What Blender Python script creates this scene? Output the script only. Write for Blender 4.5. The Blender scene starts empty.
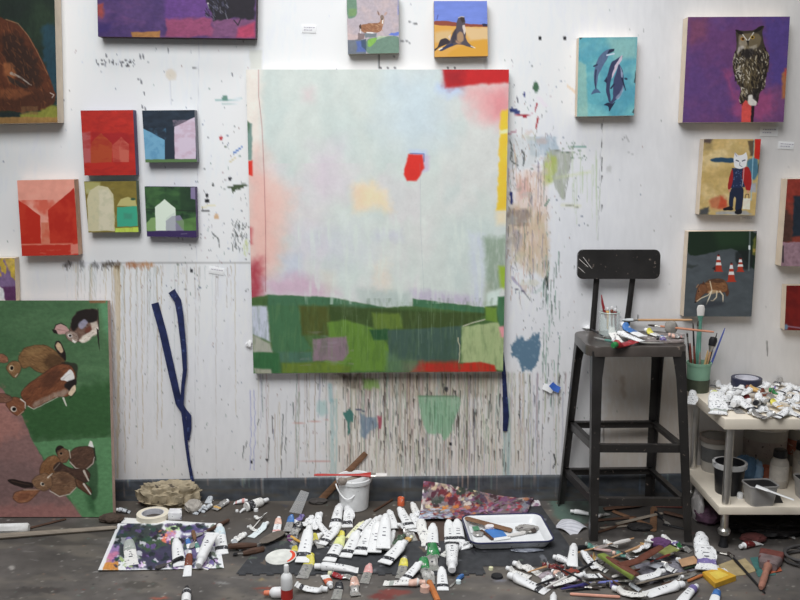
import bpy, bmesh, math, random
import numpy as np
from mathutils import Vector, Matrix, Euler
random.seed(7)
PI = math.pi
scene = bpy.context.scene
COL = scene.collection
scene.view_settings.view_transform = 'Standard'
scene.view_settings.look = 'None'
# ------------------------------------------------------------------ camera
F = 900.0; DW = 3.75; HC = 1.517; PITCH = math.radians(9.5)
cam_d = bpy.data.cameras.new('camera'); cam_d.sensor_width = 36.0; cam_d.lens = 36.0*F/800.0
cam = bpy.data.objects.new('camera', cam_d); COL.objects.link(cam)
cam.location = (0, -DW, HC); cam.rotation_euler = (PI/2-PITCH, 0, 0)
scene.camera = cam
CP, SP = math.cos(PITCH), math.sin(PITCH)
def ray(px, py):
    x = (px-400)/F; u = (300-py)/F
    return Vector((x, CP+u*SP, -SP+u*CP))
def onY(px, py, Y=0.0):                 # where the sight line meets the vertical plane y=Y
    d = ray(px, py); t = (Y+DW)/d.y
    return Vector((d.x*t, Y, HC+d.z*t))
def onZ(px, py, z=0.0):                 # where it meets the horizontal plane z
    d = ray(px, py); t = (z-HC)/d.z
    return Vector((d.x*t, -DW+d.y*t, z))
def topx(X, Y, Z):                      # arrays of world points -> photo coordinates
    dy = Y+DW; dz = Z-HC
    dep = dy*CP-dz*SP; up = dy*SP+dz*CP
    return 400+F*X/dep, 300-F*up/dep
# ------------------------------------------------------------------ colour
EXPO = 0.80
def lin(c):
    c = np.asarray(c, dtype=np.float64)/255.0
    return np.where(c <= 0.04045, c/12.92, ((c+0.055)/1.055)**2.4)
def alb(c, e=None):                     # colour seen in daylight -> albedo
    v = lin(c)/(EXPO if e is None else e)
    v = np.clip(v, 0.003, 0.86)
    return v
# ------------------------------------------------------------------ objects
def put(name, me, mat=None, parent=None, loc=None, rot=None):
    o = bpy.data.objects.new(name, me); COL.objects.link(o)
    if parent is not None: o.parent = parent
    if loc is not None: o.location = loc
    if rot is not None: o.rotation_euler = rot
    if mat is not None:
        if me.materials:
            o.material_slots[0].link = 'OBJECT'; o.material_slots[0].material = mat
        else:
            me.materials.append(mat)
            o.material_slots[0].link = 'OBJECT'; o.material_slots[0].material = mat
    return o
def tag(o, label, cat, group=None):
    o['label'] = label; o['category'] = cat
    if group: o['group'] = group
    return o
def struct(o):
    o['kind'] = 'structure'; return o
def thing(name, label, cat, loc=(0,0,0), rot=(0,0,0), group=None):
    o = bpy.data.objects.new(name, None); COL.objects.link(o)
    o.empty_display_size = 0.05
    o.location = loc; o.rotation_euler = rot
    return tag(o, label, cat, group)
def mesh_from(bm, name='mesh', smooth=True, angle=40):
    bmesh.ops.recalc_face_normals(bm, faces=bm.faces[:])
    me = bpy.data.meshes.new(name); bm.to_mesh(me); bm.free()
    if smooth:
        me.polygons.foreach_set('use_smooth', [True]*len(me.polygons))
        try: me.set_sharp_from_angle(angle=math.radians(angle))
        except Exception: pass
    return me
def BM(): return bmesh.new()
def box(bm, c, s, rot=None, bev=0.0):
    r = bmesh.ops.create_cube(bm, size=1.0)
    vs = r['verts']
    bmesh.ops.scale(bm, vec=s, verts=vs)
    if bev > 0:
        es = list({e for v in vs for e in v.link_edges})
        rb = bmesh.ops.bevel(bm, geom=es, offset=bev, segments=2, affect='EDGES', profile=0.6)
        vs = list({v for f in rb['faces'] for v in f.verts} | {v for v in vs if v.is_valid})
    m = Matrix.Translation(c)
    if rot is not None: m = m @ Euler(rot).to_matrix().to_4x4()
    bmesh.ops.transform(bm, matrix=m, verts=vs)
    return vs
def tube(bm, pts, rads, seg=10, caps=True, flat=1.0, up=Vector((0,0,1))):
    """a swept round bar through pts with radius per point; flat squashes along the second axis"""
    pts = [Vector(p) for p in pts]; n = len(pts)
    if not hasattr(rads, '__len__'): rads = [rads]*n
    rings = []; prev = None
    for i, p in enumerate(pts):
        d = (pts[min(i+1, n-1)]-pts[max(i-1, 0)]).normalized()
        a = d.cross(up)
        if a.length < 1e-4: a = d.cross(Vector((0,1,0)))
        a.normalize()
        if prev is not None and a.dot(prev) < 0 and abs(d.dot(up)) > 0.95: a = -a
        prev = a
        b = a.cross(d).normalized()
        ring = []
        for k in range(seg):
            t = 2*PI*k/seg
            ring.append(bm.verts.new(p+a*math.cos(t)*rads[i]+b*math.sin(t)*rads[i]*flat))
        rings.append(ring)
    for i in range(n-1):
        for k in range(seg):
            bm.faces.new((rings[i][k], rings[i][(k+1) % seg], rings[i+1][(k+1) % seg], rings[i+1][k]))
    if caps:
        bm.faces.new(rings[0]); bm.faces.new(rings[-1][::-1])
    return rings
def lathe(bm, prof, seg=24, c=(0,0,0), closed=False):
    """prof: list of (r, z) turned about z"""
    rings = []
    for r, z in prof:
        rings.append([bm.verts.new((c[0]+r*math.cos(2*PI*k/seg), c[1]+r*math.sin(2*PI*k/seg), c[2]+z)) for k in range(seg)] if r > 1e-6
                     else [bm.verts.new((c[0], c[1], c[2]+z))])
    for i in range(len(rings)-1):
        A, B = rings[i], rings[i+1]
        for k in range(seg):
            k2 = (k+1) % seg
            if len(A) == 1 and len(B) == 1: continue
            if len(A) == 1: bm.faces.new((A[0], B[k2], B[k]))
            elif len(B) == 1: bm.faces.new((A[k], A[k2], B[0]))
            else: bm.faces.new((A[k], A[k2], B[k2], B[k]))
    if closed:
        A, B = rings[-1], rings[0]
        for k in range(seg):
            k2 = (k+1) % seg
            bm.faces.new((A[k], A[k2], B[k2], B[k]))
def slab(bm, outline, z0, z1, bev=0.0):
    """flat plate with the given xy outline"""
    lo = [bm.verts.new((x, y, z0)) for x, y in outline]; hi = [bm.verts.new((x, y, z1)) for x, y in outline]
    n = len(lo)
    f1 = bm.faces.new(lo[::-1]); f2 = bm.faces.new(hi)
    for i in range(n): bm.faces.new((lo[i], lo[(i+1) % n], hi[(i+1) % n], hi[i]))
    if bev:
        bmesh.ops.bevel(bm, geom=[e for e in f2.edges]+[e for e in f1.edges], offset=bev, segments=2, affect='EDGES')
def rrect(w, h, r, seg=5, cx=0, cy=0):
    out = []
    for (sx, sy, a0) in ((1,1,0), (-1,1,90), (-1,-1,180), (1,-1,270)):
        for k in range(seg+1):
            a = math.radians(a0+90*k/seg)
            out.append((cx+sx*(w/2-r)+r*math.cos(a), cy+sy*(h/2-r)+r*math.sin(a)))
    return out
def frame_of(p, q):                      # location and euler with local +X from p to q
    d = Vector(q)-Vector(p)
    yaw = math.atan2(d.y, d.x); pit = math.atan2(d.z, math.hypot(d.x, d.y))
    return Vector(p), (0, -pit, yaw), d.length
# ------------------------------------------------------------------ materials
MATS = {}
def nmat(name):
    m = bpy.data.materials.new(name); m.use_nodes = True
    nt = m.node_tree; b = nt.nodes['Principled BSDF']
    return m, nt, b
def mix(nt, fac, a, b):
    n = nt.nodes.new('ShaderNodeMix'); n.data_type = 'RGBA'
    for s, v in ((n.inputs[0], fac), (n.inputs[6], a), (n.inputs[7], b)):
        if hasattr(v, 'is_output') or isinstance(v, bpy.types.NodeSocket): nt.links.new(v, s)
        elif isinstance(v, (int, float)): s.default_value = v
        else: s.default_value = (*v[:3], 1)
    return n.outputs[2]
def coords(nt, rnd=False):
    tc = nt.nodes.new('ShaderNodeTexCoord')
    if not rnd: return tc.outputs['Object']
    oi = nt.nodes.new('ShaderNodeObjectInfo'); mu = nt.nodes.new('ShaderNodeVectorMath'); mu.operation = 'ADD'
    sc = nt.nodes.new('ShaderNodeMath'); sc.operation = 'MULTIPLY'; sc.inputs[1].default_value = 37.0
    nt.links.new(oi.outputs['Random'], sc.inputs[0])
    nt.links.new(tc.outputs['Object'], mu.inputs[0]); nt.links.new(sc.outputs[0], mu.inputs[1])
    return mu.outputs[0]
def noise(nt, vec, scale, detail=3, rough=0.5, stretch=None):
    n = nt.nodes.new('ShaderNodeTexNoise'); n.inputs['Scale'].default_value = scale
    n.inputs['Detail'].default_value = detail; n.inputs['Roughness'].default_value = rough
    if stretch:
        mp = nt.nodes.new('ShaderNodeMapping'); mp.inputs['Scale'].default_value = stretch
        nt.links.new(vec, mp.inputs['Vector']); vec = mp.outputs[0]
    nt.links.new(vec, n.inputs['Vector'])
    return n.outputs['Fac']
def ramp(nt, fac, a, b):
    r = nt.nodes.new('ShaderNodeMapRange'); r.inputs[1].default_value = a; r.inputs[2].default_value = b; r.clamp = True
    nt.links.new(fac, r.inputs[0]); return r.outputs[0]
def bump(nt, b, h, strength, dist=0.002):
    n = nt.nodes.new('ShaderNodeBump'); n.inputs['Strength'].default_value = strength; n.inputs['Distance'].default_value = dist
    nt.links.new(h, n.inputs['Height']); nt.links.new(n.outputs[0], b.inputs['Normal'])
def M(name, c, rough=0.6, metal=0.0, var=0.15, scale=30, dirt=None, dirt_amt=0.35, dscale=60, bmp=0.0, stretch=None, spec=0.4, alpha=None, trans=0.0):
    """painted / plastic / metal surface: base colour varied by noise, optional flecks of a second colour"""
    if name in MATS: return MATS[name]
    m, nt, b = nmat(name)
    base = alb(c); v = coords(nt, True)
    n1 = noise(nt, v, scale, 4, 0.55, stretch)
    dark = tuple(base*(1-var)); lite = tuple(np.clip(base*(1+var), 0, 0.9))
    out = mix(nt, ramp(nt, n1, 0.3, 0.7), dark, lite)
    if dirt is not None:
        lo = 0.72-0.28*dirt_amt
        n2 = noise(nt, v, dscale, 3, 0.6)
        out = mix(nt, ramp(nt, n2, lo, lo+0.05), out, tuple(alb(dirt)))
    nt.links.new(out, b.inputs['Base Color'])
    b.inputs['Roughness'].default_value = rough; b.inputs['Metallic'].default_value = metal
    b.inputs['Specular IOR Level'].default_value = spec
    if trans: b.inputs['Transmission Weight'].default_value = trans
    if alpha is not None: b.inputs['Alpha'].default_value = alpha
    if bmp: bump(nt, b, n1, bmp)
    MATS[name] = m
    return m
def attr_mat(name, rough=0.6, spec=0.3, bmp=0.15, bscale=250):
    m, nt, b = nmat(name)
    a = nt.nodes.new('ShaderNodeAttribute'); a.attribute_name = 'paint'
    nt.links.new(a.outputs['Color'], b.inputs['Base Color'])
    b.inputs['Roughness'].default_value = rough; b.inputs['Specular IOR Level'].default_value = spec
    if bmp:
        bump(nt, b, noise(nt, coords(nt), bscale, 3), bmp, 0.0006)
    return m
# ------------------------------------------------------------------ painter (procedural colour on a fine mesh)
def _h(ix, iy, s):
    h = (ix.astype(np.int64)*374761393+iy.astype(np.int64)*668265263+s*974634533) & 0xffffffff
    h = ((h ^ (h >> 13))*1274126177) & 0xffffffff
    h = h ^ (h >> 16)
    return (h & 0xffffff)/float(0xffffff)
def vn(x, y, s=0):
    x, y = x*0.80-y*0.60+s*1.37, x*0.60+y*0.80+s*2.71
    ix = np.floor(x); iy = np.floor(y); fx = x-ix; fy = y-iy
    fx = fx*fx*(3-2*fx); fy = fy*fy*(3-2*fy)
    a = _h(ix, iy, s); b = _h(ix+1, iy, s); c = _h(ix, iy+1, s); d = _h(ix+1, iy+1, s)
    return (a*(1-fx)+b*fx)*(1-fy)+(c*(1-fx)+d*fx)*fy
def fbm(x, y, s=0, o=3):
    r = 0; a = 0.5; t = 0
    for k in range(o):
        r = r+a*vn(x*2**k, y*2**k, s+k*17); t += a; a *= 0.55
    return r/t
def P(s): return [tuple(map(float, q.split(','))) for q in s.split()]
def sm(d, w): 
    t = np.clip(0.5-d/(2*w), 0, 1); return t*t*(3-2*t)
def chaikin(pts, n=2):
    for _ in range(n):
        q = []
        for i in range(len(pts)):
            (ax, ay), (bx, by) = pts[i], pts[(i+1) % len(pts)]
            q += [(ax*.82+bx*.18, ay*.82+by*.18), (ax*.18+bx*.82, ay*.18+by*.82)]
        pts = q
    return pts
class Art:
    def __init__(s, X, Y, seed=0):
        s.X = X; s.Y = Y; s.c = np.zeros(X.shape+(3,)); s.seed = seed; s.k = 0; s.soft = 1.0; s.round = False
        s.cmin = X.min(0); s.cmax = X.max(0); s.rmin = Y.min(1); s.rmax = Y.max(1)
    def win(s, x0, y0, x1, y1):
        js = np.nonzero((s.cmax >= x0) & (s.cmin <= x1))[0]; iz = np.nonzero((s.rmax >= y0) & (s.rmin <= y1))[0]
        if len(js) == 0 or len(iz) == 0: return None
        w = (slice(iz[0], iz[-1]+1), slice(js[0], js[-1]+1))
        return w
    def lay(s, w, c, m):
        c = np.asarray(c, float)
        s.c[w] = s.c[w]*(1-m[..., None])+c*m[..., None]
    def bg(s, c): s.c[...] = c
    def poly(s, c, pts, soft=0.4, a=1.0, warp=0.8, ws=5.0, grain=0.0, rnd=None):
        if isinstance(pts, str): pts = P(pts)
        if s.round and rnd is not False and len(pts) >= 5: pts = chaikin(pts)
        s.k += 1; sd = s.seed*100+s.k; soft = soft*s.soft
        xs = [p[0] for p in pts]; ys = [p[1] for p in pts]; mg = soft*2+warp+1
        w = s.win(min(xs)-mg, min(ys)-mg, max(xs)+mg, max(ys)+mg)
        if w is None: return
        x = s.X[w]; y = s.Y[w]
        if warp:
            wx = (fbm(x/ws, y/ws, sd, 2)-0.5)*2*warp; wy = (fbm(x/ws+9, y/ws, sd+50, 2)-0.5)*2*warp
            x = x+wx; y = y+wy
        ins = np.zeros(x.shape, bool); dm = np.full(x.shape, 1e9)
        n = len(pts)
        for i in range(n):
            ax, ay = pts[i]; bx, by = pts[(i+1) % n]
            ex, ey = bx-ax, by-ay; L = ex*ex+ey*ey+1e-9
            t = np.clip(((x-ax)*ex+(y-ay)*ey)/L, 0, 1)
            dm = np.minimum(dm, (x-ax-t*ex)**2+(y-ay-t*ey)**2)
            if ay != by:
                c1 = (ay > y) != (by > y)
                ins ^= c1 & (x < ex*(y-ay)/(by-ay)+ax)
        d = np.sqrt(dm); d = np.where(ins, -d, d)
        m = sm(d, soft)*a
        if grain: m = m*np.clip(1-grain+2*grain*(fbm(s.X[w]/1.7, s.Y[w]/8.0, sd+5, 3)-0.25)*1.6, 0, 1)
        s.lay(w, c, m)
    def rect(s, c, x0, y0, x1, y1, **k): s.poly(c, [(x0,y0),(x1,y0),(x1,y1),(x0,y1)], **k)
    def ell(s, c, cx, cy, rx, ry, ang=0, soft=0.4, a=1.0, warp=0.0, ws=4.0):
        s.k += 1
        R = max(rx, ry)+soft*2+warp+1
        w = s.win(cx-R, cy-R, cx+R, cy+R)
        if w is None: return
        x = s.X[w]-cx; y = s.Y[w]-cy
        if warp:
            x = x+(fbm(s.X[w]/ws, s.Y[w]/ws, s.seed*100+s.k, 2)-0.5)*2*warp; y = y+(fbm(s.X[w]/ws+7, s.Y[w]/ws, s.seed*100+s.k+31, 2)-0.5)*2*warp
        ca, sa = math.cos(math.radians(ang)), math.sin(math.radians(ang))
        u = (x*ca+y*sa)/rx; v = (-x*sa+y*ca)/ry
        d = (np.sqrt(u*u+v*v)-1)*min(rx, ry)
        s.lay(w, c, sm(d, soft)*a)
    def line(s, c, pts, w0=1.0, w1=None, a=1.0, soft=0.4, warp=0.0):
        if isinstance(pts, str): pts = P(pts)
        if w1 is None: w1 = w0
        s.k += 1
        xs = [p[0] for p in pts]; ys = [p[1] for p in pts]; mg = max(w0, w1)+soft*2+warp+1
        w = s.win(min(xs)-mg, min(ys)-mg, max(xs)+mg, max(ys)+mg)
        if w is None: return
        x = s.X[w]; y = s.Y[w]
        if warp: x = x+(fbm(x/6, y/6, s.seed*100+s.k, 2)-0.5)*2*warp
        dm = np.full(x.shape, 1e9); n = len(pts)
        for i in range(n-1):
            ax, ay = pts[i]; bx, by = pts[i+1]; ex, ey = bx-ax, by-ay; L = ex*ex+ey*ey+1e-9
            t = np.clip(((x-ax)*ex+(y-ay)*ey)/L, 0, 1)
            wd = (w0+(w1-w0)*(i+t)/(n-1))/2
            dm = np.minimum(dm, np.sqrt((x-ax-t*ex)**2+(y-ay-t*ey)**2)-wd)
        s.lay(w, c, sm(dm, soft)*a)
    def beast(s, c, pts, dark, lite, n=120, ang=0, l=(1.5,5), wd=(.4,1.0), ol=.8, a=.5, warp=.6):
        """a furry shape: flat colour, loose dark contour, brushed hair strokes"""
        pts = P(pts) if isinstance(pts, str) else pts
        s.poly(c, pts, soft=.6, warp=warp)
        f = inpoly(pts); xs = [p[0] for p in pts]; ys = [p[1] for p in pts]; r = random.Random(s.seed*31+s.k)
        w = s.win(min(xs), min(ys), max(xs), max(ys))
        y0, y1 = min(ys), max(ys)
        for i in range(n):
            x = r.uniform(min(xs), max(xs)); y = r.uniform(y0, y1)
            if not f(x, y): continue
            t = math.radians(ang+r.uniform(-30, 30)); L = r.uniform(*l)/2; h = (y-y0)/(y1-y0)
            k = r.random(); col = dark if k < .45+.25*(h-.5) else lite
            s.line(col, [(x-L*math.cos(t), y-L*math.sin(t)), (x+L*math.cos(t), y+L*math.sin(t))], r.uniform(*wd), .3, a=a*r.uniform(.5, 1), soft=.5)
        q = chaikin(pts); s.line(dark, q+[q[0]], ol, ol, a=.55, soft=.5, warp=.6)
    def grain(s, amt, sx, sy=None, win=None, o=3):
        s.k += 1; sy = sy or sx
        w = s.win(*win) if win else (slice(None), slice(None))
        if w is None: return
        n = fbm(s.X[w]/sx, s.Y[w]/sy, s.seed*100+s.k, o)-0.5
        s.c[w] = np.clip(s.c[w]*(1+2*amt*n[..., None]), 0, 255)
    def tint(s, c, a, sx, sy=None, lo=0.45, hi=0.7, win=None):
        s.k += 1; sy = sy or sx
        w = s.win(*win) if win else (slice(None), slice(None))
        if w is None: return
        n = fbm(s.X[w]/sx, s.Y[w]/sy, s.seed*100+s.k, 3)
        s.lay(w, c, np.clip((n-lo)/(hi-lo), 0, 1)*a)
    def dabs(s, cols, n, x0, y0, x1, y1, l=(1,3), wd=(0.6,1.2), ang=None, a=0.8, inside=None, rnd=None):
        r = rnd or random.Random(s.seed*77+s.k); s.k += 1
        for i in range(n):
            x = r.uniform(x0, x1); y = r.uniform(y0, y1)
            if inside and not inside(x, y): continue
            t = r.uniform(0, PI) if ang is None else math.radians(ang+r.uniform(-25, 25))
            L = r.uniform(*l)/2
            s.line(r.choice(cols), [(x-L*math.cos(t), y-L*math.sin(t)), (x+L*math.cos(t), y+L*math.sin(t))], r.uniform(*wd), a=a, soft=0.35)
def inpoly(pts):
    if isinstance(pts, str): pts = P(pts)
    def f(x, y):
        r = False; n = len(pts)
        for i in range(n):
            ax, ay = pts[i]; bx, by = pts[(i+1) % n]
            if (ay > y) != (by > y) and x < (bx-ax)*(y-ay)/(by-ay)+ax: r = not r
        return r
    return f
def studio(rgb):
    """the studio's muted pigments: darks a little deeper and greyer"""
    L = rgb.mean(-1, keepdims=True); t = np.clip((L-70)/130, 0, 1); t = t*t*(3-2*t)
    return np.clip(L+(rgb-L)*(1.04-.08*t), 0, 255)*(0.92+.06*t)
def grid_mesh(name, PX, PY, PZ, rgb, expo=None):
    h, w = PX.shape
    co = np.stack([PX, PY, PZ], -1).reshape(-1, 3).astype(np.float32)
    me = bpy.data.meshes.new(name)
    me.vertices.add(h*w); me.vertices.foreach_set('co', co.ravel())
    i = np.arange((h-1)*(w-1)); r = i//(w-1); c = i % (w-1); a = r*w+c
    q = np.stack([a, a+w, a+w+1, a+1], -1).astype(np.int32)
    nq = len(q)
    me.loops.add(nq*4); me.loops.foreach_set('vertex_index', q.ravel())
    me.polygons.add(nq); me.polygons.foreach_set('loop_start', np.arange(0, nq*4, 4, dtype=np.int32))
    me.update(calc_edges=True)
    at = me.color_attributes.new('paint', 'FLOAT_COLOR', 'POINT')
    L = alb(np.clip(rgb, 0, 255), expo).reshape(-1, 3)
    at.data.foreach_set('color', np.concatenate([L, np.ones((len(L), 1))], 1).astype(np.float32).ravel())
    return me
PAINT = attr_mat('brushed_paint', 0.55, 0.25, 0.25, 220)
SIDE = M('raw_wood_side', (205,190,170), 0.7, var=0.08, scale=20)
def uvgrid(x0, y0, x1, y1, sc):
    nx = max(3, int((x1-x0)*sc)+1); ny = max(3, int((y1-y0)*sc)+1)
    return np.meshgrid(np.linspace(x0, x1, nx), np.linspace(y0, y1, ny))
def painting(label, corners, t, draw, sc=2.0, side=None, box4=None, seed=1, corners3=None, name='painting', cat='painting', gap=0.004):
    """corners: photo positions of the front face TL,TR,BR,BL; hung on the wall with thickness t"""
    if corners3 is None:
        C = [onY(x, y, -t-gap) for x, y in corners]
        back = Vector((0, t, 0))
    else:
        C = corners3; back = (C[1]-C[0]).cross(C[3]-C[0]).normalized()*-t
        if back.y < 0: back = -back
    base = (C[2]+C[3])/2
    th = thing(name, label, cat, base)
    x0 = min(c[0] for c in corners); x1 = max(c[0] for c in corners); y0 = min(c[1] for c in corners); y1 = max(c[1] for c in corners)
    if box4: x0, y0, x1, y1 = box4
    X, Y = uvgrid(x0, y0, x1, y1, sc)
    U = (X-X.min())/(X.max()-X.min()); V = (Y-Y.min())/(Y.max()-Y.min())
    (ax, ay), (bx, by), (cx, cy), (dx, dy) = corners
    A = Art(ax*(1-U)*(1-V)+bx*U*(1-V)+cx*U*V+dx*(1-U)*V, ay*(1-U)*(1-V)+by*U*(1-V)+cy*U*V+dy*(1-U)*V, seed); draw(A)
    q = [np.array(c-base) for c in C]
    Pw = (q[0]*((1-U)*(1-V))[..., None]+q[1]*(U*(1-V))[..., None]+q[2]*(U*V)[..., None]+q[3]*((1-U)*V)[..., None])
    me = grid_mesh('painted_face', Pw[..., 0], Pw[..., 1], Pw[..., 2], studio(A.c))
    put('painted_face', me, PAINT, th)
    bm = BM()
    fr = [bm.verts.new(c-base+back*0.012) for c in C]; bk = [bm.verts.new(c-base+back) for c in C]
    bm.faces.new(fr); bm.faces.new(bk[::-1])
    for i in range(4): bm.faces.new((fr[i], fr[(i+1) % 4], bk[(i+1) % 4], bk[i]))
    put('wooden_panel', mesh_from(bm, 'wooden_panel', False), side or SIDE, th)
    return th
# ================================================================== setting
R = random.Random(11)
def wall_art():
    xs = np.concatenate([[-4.5, -3.2, -2.4], np.arange(-1.86, 1.861, 0.004), [2.4, 3.2, 4.5]])
    zs = np.concatenate([[3.6, 2.9], np.arange(2.30, 0.02, -0.0075), [0.0]])
    Xw, Zw = np.meshgrid(xs, zs)
    px, py = topx(Xw, 0*Xw, Zw)
    A = Art(px, py, 3)
    A.bg((216,218,224))
    # wall tone turns warmer and darker to the right and low
    g = np.clip((px-520)/280, 0, 1)[..., None]; A.c = A.c*(1-g)+np.array((203,199,196))*g
    g = np.clip((py-250)/230, 0, 1)[..., None]*0.55; A.c = A.c*(1-g)+np.array((205,199,193))*g
    A.grain(0.025, 40, 60); A.grain(0.02, 3, 12)
    ink = [(50,50,55), (70,75,70), (90,80,70), (45,60,90), (60,90,70), (120,70,60)]
    # boards' seams
    A.line((176,176,178), [(199,40), (196,300), (194,478)], 0.5, a=0.6)
    A.line((150,150,150), [(603,118), (600,170), (598,240)], 0.6, a=0.6, warp=1)
    for y in (124, 142, 158, 166, 176, 205): A.line((50,50,50), [(602,y), (601.5,y+R.uniform(3,8))], 1.2, 0.4, a=0.85)
    A.line((150,148,145), [(60,262), (110,262.5), (200,263), (250,263)], 0.8, a=0.7)
    A.line((170,170,170), [(0,258), (75,259)], 0.6, a=0.4)
    # runs below the ledge at left
    for i in range(80):
        x = R.uniform(60, 235) if i < 50 else R.uniform(60, 160); y0 = 264+R.uniform(-1, 4); L = R.choice([10, 20, 60, 120, 200])*R.uniform(.5, 1.2)
        c = R.choice([(170,150,110), (150,155,140), (190,170,130), (140,120,100), (165,175,165)])
        A.line(c, [(x, y0), (x+R.uniform(-1,1), min(y0+L, 478))], R.uniform(.6, 1.3), 0.4, a=R.uniform(.2, .55), warp=.8)
    A.poly((190,160,105), P('113,266 119,266 121,285 120,330 119,400 118,478 116.5,478 117,400 116,320 115,285'), soft=.8, a=.5)
    for x in (112, 119, 124, 130, 141, 157, 161): A.line((165,135,90), [(x,266), (x+1,330), (x+R.uniform(-1,2),R.uniform(420,478))], .9, .6, a=.55, warp=1)
    for (x, w, c) in ((67,7,(60,50,45)), (108,10,(55,45,35)), (118,5,(75,50,25)), (135,14,(165,95,50)), (148,10,(185,120,70)), (95,6,(80,80,80)), (82,5,(120,120,120))):
        A.dabs([c], int(w*1.4), x-w/1.6, 262, x+w/1.6, 269, l=(1,6), wd=(.5,1.2), ang=90, a=.5)
        A.ell(c, x, 264.5, w/1.7, 2.3, soft=2, a=.6, warp=2)
    A.poly((196,178,158), P('604,352 690,352 690,478 600,478'), soft=12, a=.6, warp=8, grain=.3); A.line((150,120,95), P('622,378 624,398'), 5, 2, a=.35, warp=2, soft=2)  # brown patch deepens the seat's shade on the wall; short streak is a scuff
    # flecks everywhere
    for (x0, y0, x1, y1, n, w) in ((0,0,800,480,200,.7), (60,40,250,110,30,.9), (170,180,250,300,120,.8), (195,90,250,260,45,.9), (505,60,580,240,120,.8), (515,240,575,400,130,.7), (575,200,620,420,25,.6), (110,270,250,478,110,.8), (255,380,560,478,200,.8)):
        A.dabs(ink, n, x0, y0, x1, y1, l=(.3,2.4), wd=(.3,w), ang=90 if y0 > 200 else None, a=.6, rnd=R)
    A.dabs([(40,42,48)], 26, 93, 60, 135, 66, l=(1,3), wd=(.6,1.2), a=.8, rnd=R)
    A.ell((205,190,165), 171, 74, 6, 6, soft=2, a=.7, warp=2)
    A.line((150,150,150), [(170,80), (171,105)], .8, a=.5); A.line((80,80,80), [(193,68), (199,69)], 1.2, a=.7)
    for (x, y) in ((141,80), (144,92), (142,105), (145,107), (232,73), (106,54), (168,49), (140,55), (143,55)): A.line((60,60,65), [(x, y), (x+.5, y+3)], 1.3, a=.8)
    # column of daubs left of the big canvas
    A.ell((70,120,100), 225, 98, 3, 3.5, soft=.8, a=.8, warp=1.5); A.line((90,150,140), [(216,100), (242,99)], 1.6, a=.55, warp=1); A.line((140,170,160), [(222,104), (241,103)], 1, a=.5)
    A.ell((190,40,45), 221, 138, 1.7, 2.2, a=.95); A.line((60,110,190), [(234,153), (242,147)], 2.2, 1.2, a=.95); A.line((80,95,70), [(225,147), (229,148)], 1.2, a=.8)
    A.line((200,185,140), [(230,162), (236,157)], 2, 1.2, a=.8); A.ell((45,45,50), 230, 178.5, 1.8, 2, a=.95)
    A.poly((62,78,50), P('222,188 232,186 238,184 249,184 246,187 237,189 233,194 231,189'), warp=1, a=.95)
    A.ell((40,45,40), 213, 185, 1.2, 1.5); A.ell((40,40,42), 207, 195, 1.6, 2); A.ell((40,40,42), 207, 201, 2, 2.4, warp=1)
    A.ell((205,165,125), 217, 217, 2.8, 3, soft=.8, warp=1.5); A.line((215,200,130), [(202,207), (215,205)], 2, a=.5)
    A.line((60,60,60), [(202,211), (209,211)], 1, a=.8)
    A.line((55,60,55), [(212,233), (218,238), (220,247)], 1.3, .6, a=.85, warp=1)
    A.dabs([(60,65,60), (80,85,80)], 55, 232, 222, 247, 250, l=(1,6), wd=(.4,.9), ang=90, a=.7, rnd=R)
    A.dabs([(190,200,140)], 12, 244, 240, 249, 255, l=(2,6), wd=(1,2), ang=90, a=.5, rnd=R)
    A.rect((40,40,45), 190, 269, 193, 272, warp=.2); A.rect((35,35,40), 538.5, 36.5, 541.5, 39.5, warp=.2); A.rect((35,35,40), 563, 37, 566, 40, warp=.2)
    # marks over the big canvas
    for x in (381, 388, 395, 448, 455): A.ell((35,35,40), x, 68, .9, 1.3)
    A.line((60,60,60), [(379,54), (379,69)], 1.3, a=.8); A.line((60,60,60), [(400,42), (405,40), (410,43)], 1.2, a=.6); A.line((60,60,60), [(409,22), (417,24)], 1.2, a=.7)
    A.ell((170,165,160), 486, 64, 2, 6, soft=1, a=.6)
    A.poly((190,192,180), P('249,50 262,49 262,70 250,70'), soft=2, a=.7)
    # right of the big canvas
    A.poly((150,170,185), P('528,136 556,137 560,152 545,158 530,154'), soft=1.5, a=.75, warp=2, grain=.5)
    A.poly((185,190,188), P('508,135 530,136 540,160 525,170 508,165'), soft=3, a=.55, warp=3, grain=.4)
    A.poly((150,155,140), P('549,149 572,153 566,185 564,201 559,196 554,182'), soft=.8, a=.8, warp=1.6, grain=.4)
    A.line((105,108,95), P('549,149 572,153 565,198'), .8, a=.6, warp=.8)
    A.poly((165,180,75), P('546,154 556,156 556,170 551,184 545,186 543,172'), soft=2.5, a=.8, warp=2.5, grain=.3)
    A.poly((214,180,160), P('513,172 543,170 548,200 546,262 524,262 512,240'), soft=5, a=.65, warp=4, grain=.5)
    A.poly((205,140,130), P('518,180 528,178 530,196 520,200'), soft=3, a=.5, warp=3)
    A.poly((190,165,125), P('508,205 545,212 550,240 547,280 530,272 512,262 508,240'), soft=4, a=.6, warp=4, grain=.6)
    A.poly((135,120,115), P('508,208 532,211 528,226 520,228 509,224'), soft=1.5, a=.75, warp=2.5, grain=.4)
    A.poly((130,125,150), P('514,228 523,234 521,258 516,252'), soft=2, a=.5, warp=3, grain=.6)
    for i in range(60):
        x = R.uniform(508, 548); y = R.uniform(150, 270)
        A.line(R.choice([(150,110,80), (100,90,80), (180,150,110), (110,100,130), (200,150,130), (90,110,100)]), [(x,y), (x+R.uniform(-1,1), y+R.uniform(6,34))], 1.2, .4, a=.45, warp=1)
    A.line((140,130,165), P('512,278 520,286 526,294'), 3, 1.5, a=.6, warp=1.5); A.line((150,175,165), P('536,292 545,284'), 3, a=.35, warp=2)
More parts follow.
